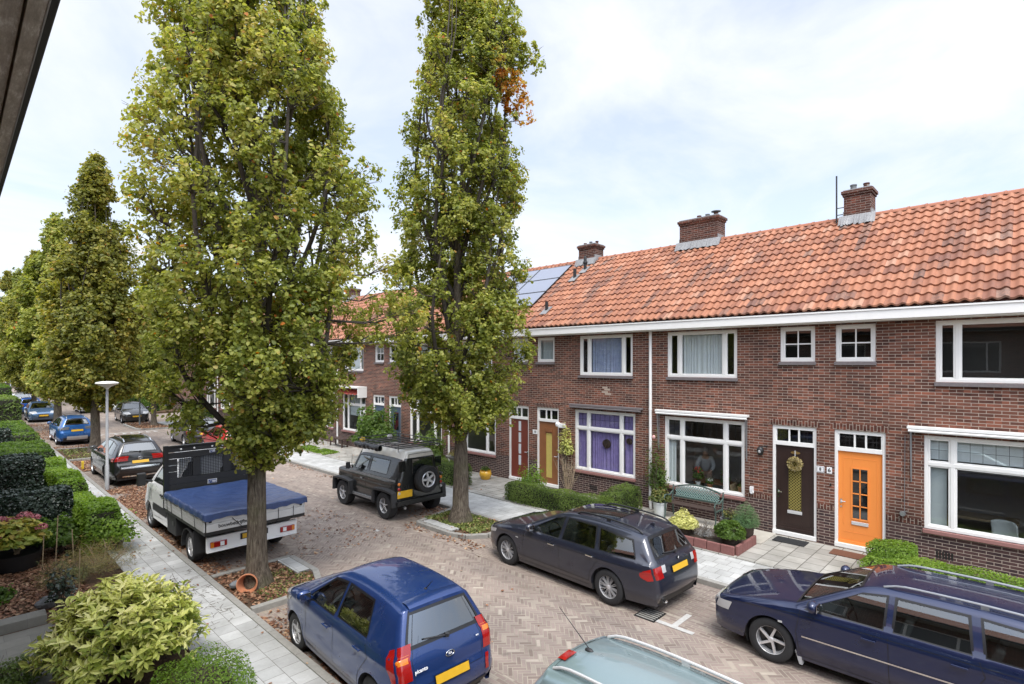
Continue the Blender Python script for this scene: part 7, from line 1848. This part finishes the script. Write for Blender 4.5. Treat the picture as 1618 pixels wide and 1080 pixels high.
def wall_lamp(h, y, z, mat):
    root, org, fx, roof = h; b = MB(); b.tube([(XF-.005,y-.12,z+.14),(XF-.12,y-.12,z+.14),(XF-.12,y,z+.12)], .014, 6); b.lathe([(.02,z+.13),(.075,z+.09),(.085,z+.02),(.06,z-.08),(.03,z-.10),(.001,z-.10)], (XF-.13,y,0), 16)
    o = b.build('wall_lamp', M[mat], root, org=org, smooth=50); k = MB(); k.ell((XF-.19,y,z+.01), (.03,.04,.05)); k.build('lamp_glass', M['lens_clear'], o, org=org, smooth=True)
wall_lamp(ha, 5.05, 2.22, 'black_metal')
b = MB(); b.box(XF-.12,XF-.001,11.5,11.72,2.28,2.42); b.lathe([(.07,2.32),(.09,2.40),(.05,2.47),(.001,2.48)], (XF-.10,11.76,0), 14); b.build('wall_lamp', M['sign_white'], hc[0], org=hc[1], bevel=.008)
b = MB(); b.lathe([(.035,-.06),(.05,-.04),(.05,0),(.001,0)], (XF-.01,5.30,1.12), 14, 'x'); b.box(XF-.07,XF-.001,5.26,5.34,1.14,1.26); b.build('wall_socket', M['sign_white'], ha[0], org=ha[1])
b = MB(); b.lathe([(.05,-.07),(.06,-.03),(.03,0),(.001,0)], (XF-.01,2.06,1.18), 14, 'x'); b.bar((XF-.05,2.06,1.2),(XF-.08,1.98,1.26),.02,.02); b.build('awning_winch', M['steel'], hb[0], org=hb[1])
b = MB(); b.tube([(XF-.03,2.02,2.9),(XF-.03,2.03,1.2)], .006, 5); b.build('awning_cord', M['steel'], hb[0], org=hb[1])
b = MB(); b.box(XF-.004,XF+.01,8.9+.85,8.9+1.2,3.50,3.70); 
for y in (1.02,): b.box(XF-.002, XF+.01, 9.6, 9.95, 3.52, 3.68)
b = MB()
for (ya, yb, z) in ((9.70,9.92,3.62),(9.78,10.02,3.54),(9.66,9.90,3.48),(9.80,10.0,3.68)): b.box(XF-.003, XF+.02, ya, yb, z, z+.05)
b.build('pale_bricks', M['cream_paint2'] if 'cream_paint2' in M else simple('cream_paint2', (.42,.34,.27), .85, var=.2), hc[0], org=hc[1])
for (ya, yb) in ((6.0,6.35),(10.2,10.5),(1.2,1.5)):
    h = {6.0:ha, 10.2:hc, 1.2:hb}[ya]; b = MB()
    for i in range(6): y = ya+(yb-ya)*i/6; b.box(XF-.004, XF+.01, y, y+(yb-ya)/6-.02, .34, .50)
    b.build('air_vent', M['sign_black'], h[0], org=h[1])
mat_leaf('wreath_leaf', [(0,(.10,.07,.02)),(.4,(.34,.27,.08)),(.8,(.60,.50,.24)),(1,(.72,.62,.42))], .1)
# wreath and name plaque on the brown door
xw = XF+.035+.045-.01
wr = empty('wreath', (xw-.03,4.27,1.98), 0, 'round straw wreath hanging on the dark brown door', 'wreath')
b = MB(); b.grid(lambda u, v: ((.03*math.cos(2*math.pi*v))-.02, (.125+.03*math.sin(2*math.pi*v))*math.cos(2*math.pi*u), (.125+.03*math.sin(2*math.pi*v))*math.sin(2*math.pi*u)), 30, 8); b.build('ring', M['wicker'], wr, smooth=True)
rng = np.random.default_rng(9); a = rng.uniform(0, 6.28, 900); ph = rng.uniform(0, 6.28, 900); rr_ = .125+.045*np.sin(ph)
leaf_obj('leaves', leaf_mesh('leaves', np.c_[-.02-.04*np.abs(np.cos(ph)), rr_*np.cos(a), rr_*np.sin(a)], np.c_[-np.ones(900), rng.normal(size=(900,2))], .06, M['wreath_leaf'], 'lance', rng.random(900), rng), wr)
MB().box(-.01,-.002,-.006,.006,.15,.33).build('ribbon', M['sign_white'], wr)
b = MB(); b.grid(lambda u, v: (xw-.004-ha[1][0], 4.27+.11*v*math.cos(2*math.pi*u)-ha[1][1], 2.25+.035*v*math.sin(2*math.pi*u)), 24, 2); b.build('name_plaque', M['brass'], ha[0])
# plants and things behind the window of number 8
def sill_pot(label, y, m, r, h, leafmat, n, lr, lh, seed, petals=None):
    o = pot(label, 14.92, y, .955, r, h, m); o.location = (14.92, y, .955)
    s = shrub('house_plant', label.replace('pot', 'plant in its pot'), 'house plant', 14.92, y, .955+h*.85, lr*.7, lr, lh, n, .06, leafmat, 'oak', seed, jag=.3)
    if petals:
        rng = np.random.default_rng(seed); d = unit(rng, 90); d[:,2] = np.abs(d[:,2]); leaf_obj('flowers', leaf_mesh('flowers', d*np.array([lr*.6,lr*.9,lh*.5])+np.array([0,0,lh]), d, .045, M[petals], 'd', None, rng), s)
MB().box(14.80,15.02,5.55,7.75,.925,.953).build('inner_sill', M['interior_wood'], ha[0], org=ha[1])
sill_pot('white printed pot with a red flower behind the bench window, leftmost', 6.93, 'pot_white', .07, .14, 'hedge_leaf', 320, .15, .30, 81, 'red_petal')
sill_pot('wicker pot with white flowers behind the bench window', 6.58, 'terracotta', .08, .12, 'hedge_leaf', 160, .10, .12, 82, 'white_petal')
sill_pot('pale clay pot with a leafy red plant behind the bench window', 6.14, 'pot_white', .06, .15, 'hedge_leaf', 260, .11, .30, 83, 'red_petal')
sill_pot('orange clay pot in the right-hand pane of the bench window', 5.73, 'terracotta', .065, .18, 'hedge_leaf', 90, .06, .12, 84)
# person behind the glass, leaning over a table
def person():
    r = empty('person', (15.95,7.15,.30), R(200), 'person in a pale blouse leaning forward inside the bench window', 'person')
    me = bpy.data.meshes.new('body')
    J = {'pelvis':(0,0,.93,.145),'waist':(.05,0,1.06,.125),'chest':(.16,0,1.24,.15),'neck':(.26,0,1.40,.055),'head':(.32,0,1.48,.075),
         'sl':(.18,.17,1.33,.065),'el':(.33,.24,1.12,.045),'wl':(.52,.18,1.02,.032),'hl':(.60,.16,1.0,.03),'sr':(.18,-.17,1.33,.065),'er':(.33,-.24,1.12,.045),'wr':(.52,-.14,1.02,.032),'hr':(.60,-.12,1.0,.03),
         'hpl':(0,.09,.86,.10),'kl':(.03,.10,.48,.06),'al':(0,.10,.09,.04),'fl':(.14,.11,.04,.035),'hpr':(0,-.09,.86,.10),'kr':(.03,-.10,.48,.06),'ar':(0,-.10,.09,.04),'fr':(.14,-.11,.04,.035)}
    E_ = [('pelvis','waist'),('waist','chest'),('chest','neck'),('neck','head'),('chest','sl'),('sl','el'),('el','wl'),('wl','hl'),('chest','sr'),('sr','er'),('er','wr'),('wr','hr'),('pelvis','hpl'),('hpl','kl'),('kl','al'),('al','fl'),('pelvis','hpr'),('hpr','kr'),('kr','ar'),('ar','fr')]
    ks = list(J); me.from_pydata([J[k][:3] for k in ks], [(ks.index(a), ks.index(b_)) for a, b_ in E_], [])
    o = bpy.data.objects.new('body', me); COL.objects.link(o); o.parent = r; me.materials.append(M['skin'])
    sk = o.modifiers.new('skin', 'SKIN')
    for i, k in enumerate(ks): me.skin_vertices[0].data[i].radius = (J[k][3],)*2
    me.skin_vertices[0].data[0].use_root = True; sk.use_smooth_shade = True; o.modifiers.new('sub', 'SUBSURF').render_levels = 2
    b = MB(); b.ell((.345,0,1.53), (.095,.08,.12), 16, 12); b.ell((.44,0,1.51), (.018,.014,.022), 8, 6); b.ell((.34,.082,1.52), (.02,.01,.03), 8, 6); b.ell((.34,-.082,1.52), (.02,.01,.03), 8, 6); b.build('head', M['skin'], r, smooth=True)
    for sg in (1,-1): MB().ell((.432,sg*.03,1.545), (.008,.012,.007), 8, 6).build('eye', M['sign_black'], r, smooth=True)
    MB().ell((.437,0,1.475), (.008,.026,.006), 8, 6).build('mouth', M['terracotta'], r, smooth=True)
    b = MB(); b.ell((.32,0,1.56), (.115,.098,.115), 16, 12); b.ell((.26,0,1.50), (.06,.085,.10), 12, 8); b.build('hair', M['hair_grey'], r, smooth=True)
    for v in (0,): pass
    def blouse():
        me = bpy.data.meshes.new('blouse'); kk = ['pelvis','waist','chest','neck','sl','el','wl','sr','er','wr']; f = {'neck':.075,'pelvis':.165,'waist':.15,'chest':.172,'sl':.082,'el':.062,'wl':.045,'sr':.082,'er':.062,'wr':.045}
        ed = [e for e in E_ if e[0] in kk and e[1] in kk]; me.from_pydata([J[k][:3] if k != 'neck' else (.23,0,1.35) for k in kk], [(kk.index(a), kk.index(b_)) for a, b_ in ed], [])
        o = bpy.data.objects.new('blouse', me); COL.objects.link(o); o.parent = r; me.materials.append(M['blouse']); sk = o.modifiers.new('skin', 'SKIN')
        for i, k in enumerate(kk): me.skin_vertices[0].data[i].radius = (f[k],)*2
        me.skin_vertices[0].data[0].use_root = True; sk.use_smooth_shade = True; o.modifiers.new('sub', 'SUBSURF').render_levels = 2
    blouse()
    for sg, k in ((1,'hl'),(-1,'hr')):
        x, y, z, _ = J[k]; b = MB()
        for i, dy in enumerate((-.03,-.011,.008,.026)): b.tube([(x+.01,y+dy,z),(x+.05,y+dy*1.1,z-.005),(x+.075+.008*(i in (1,2)),y+dy*1.15,z-.03)], [.010,.009,.006], 6)
        b.tube([(x-.01,y-sg*.03,z),(x+.02,y-sg*.05,z-.01),(x+.04,y-sg*.045,z-.025)], [.011,.010,.007], 6); b.build('fingers', M['skin'], r, smooth=True)
person()
tb = empty('table', (15.6,6.55,.3), 0, 'dining table inside the bench window', 'table')
MB().box(15.15,15.75,6.0,7.2,1.02,1.06).build('table_top', M['interior_wood'], tb, org=(15.6,6.55,.3))
for x in (15.2,15.7):
    for y in (6.05,7.15): MB().box(x-.03,x+.03,y-.03,y+.03,.3,1.018).build('leg', M['interior_wood'], tb, org=(15.6,6.55,.3))
def chair(label, x, y, z, rz, mat):
    r = empty('chair', (x,y,z), rz, label, 'chair'); b = MB()
    b.grid(lambda u, v: (-.20+.12*(2*u-1)**2+.05*v, .25*(2*u-1), .46+.40*v*(1-.12*(2*u-1)**4)), 12, 8); o = b.build('backrest', M[mat], r, smooth=True); o.modifiers.new('solid', 'SOLIDIFY').thickness = .03
    b = MB(); b.box(-.22,.24,-.23,.23,.43,.48); b.build('seat', M[mat], r, bevel=.02)
    for sx in (-.18,.2):
        for sy in (-.19,.19): MB().box(sx-.018,sx+.018,sy-.018,sy+.018,0,.428).build('leg', M['interior_wood'], r)
chair('curved tan chair behind the flower pots of the bench window', 15.2, 6.1, .30, R(100), 'wicker')
chair('white moulded chair just inside the window next to the orange door', 15.4, .45, .30, R(150), 'pot_white')
t2 = empty('table', (15.9,.9,.3), 0, 'light wooden table top inside the far right ground floor window', 'table')
MB().box(15.9,16.5,.2,1.45,.98,1.03).build('table_top', M['wood_stake'], t2, org=(15.9,.9,.3))
for x in (15.95,16.45):
    for y in (.25,1.4): MB().box(x-.03,x+.03,y-.03,y+.03,.3,.978).build('leg', M['wood_stake'], t2, org=(15.9,.9,.3))
b = MB(); b.grid(lambda u, v: (14.78, 1.32+.28*u, 1.0+1.28*v), 4, 1); b.build('blind', M['blind_grey'], hb[0], org=hb[1])
b = MB(); b.box(14.775,14.78,-.3,1.62,2.42,2.86); b.build('blind', M['curtain_white'], hb[0], org=hb[1])
MB().box(14.70,14.735,1.19,1.60,2.43,2.47).build
# orange door keeps a tiny bell push
MB().box(XF-.02,XF-.001,3.46,3.49,1.56,1.62).build('door_bell', M['sign_black'], hb[0], org=hb[1])
# far end of the street: a cross terrace
fe = empty('brick_house', (8,132,0), 0, 'distant brick terrace closing the far end of the street', 'house', HG)
b = MB(); b.box(-30,-8+30,0,8,0,6); b.build('wall', M['brick'], fe)
b = MB(); b.prism([(-.5,6),(8.5,6),(4,9.2)], -31, 23); b.build('roof', M['ridge_clay'], fe)
for i in range(16):
    for z in (1,3.9):
        k = MB(); x = -28+i*3.2; k.box(x,x+1.8,-.06,-.002,z,z+1.4); w = k.build('window', M['white_paint'], fe); MB().box(x+.15,x+1.65,-.09,-.062,z+.15,z+1.25).build('pane', M['car_glass'], w)

for (y, z, r, lb) in ((9.90,1.89,.15,'round brown wicker ball hanging in the middle pane of the purple curtained window'),(9.06,2.05,.10,'smaller brown wicker ball in the right pane of the purple curtained window')):
    b = MB(); b.ell((0,0,0), (.03,r,r), 20, 14)
    for k in range(14):
        a = k*.45; b.grid(lambda u, v: (-.02+.02*math.sin(9*u)+.01*math.cos(6.28*v), (r*.95+.01*math.sin(6.28*v))*math.cos(6.28*u+a)*(.6+.4*math.sin(k)), r*.95*math.sin(6.28*u+a)), 24, 3)
    o = b.build('wicker_ball', M['wood_dark'], None, smooth=True); o.location = (14.715,y,z); tag(o, lb, 'ornament')
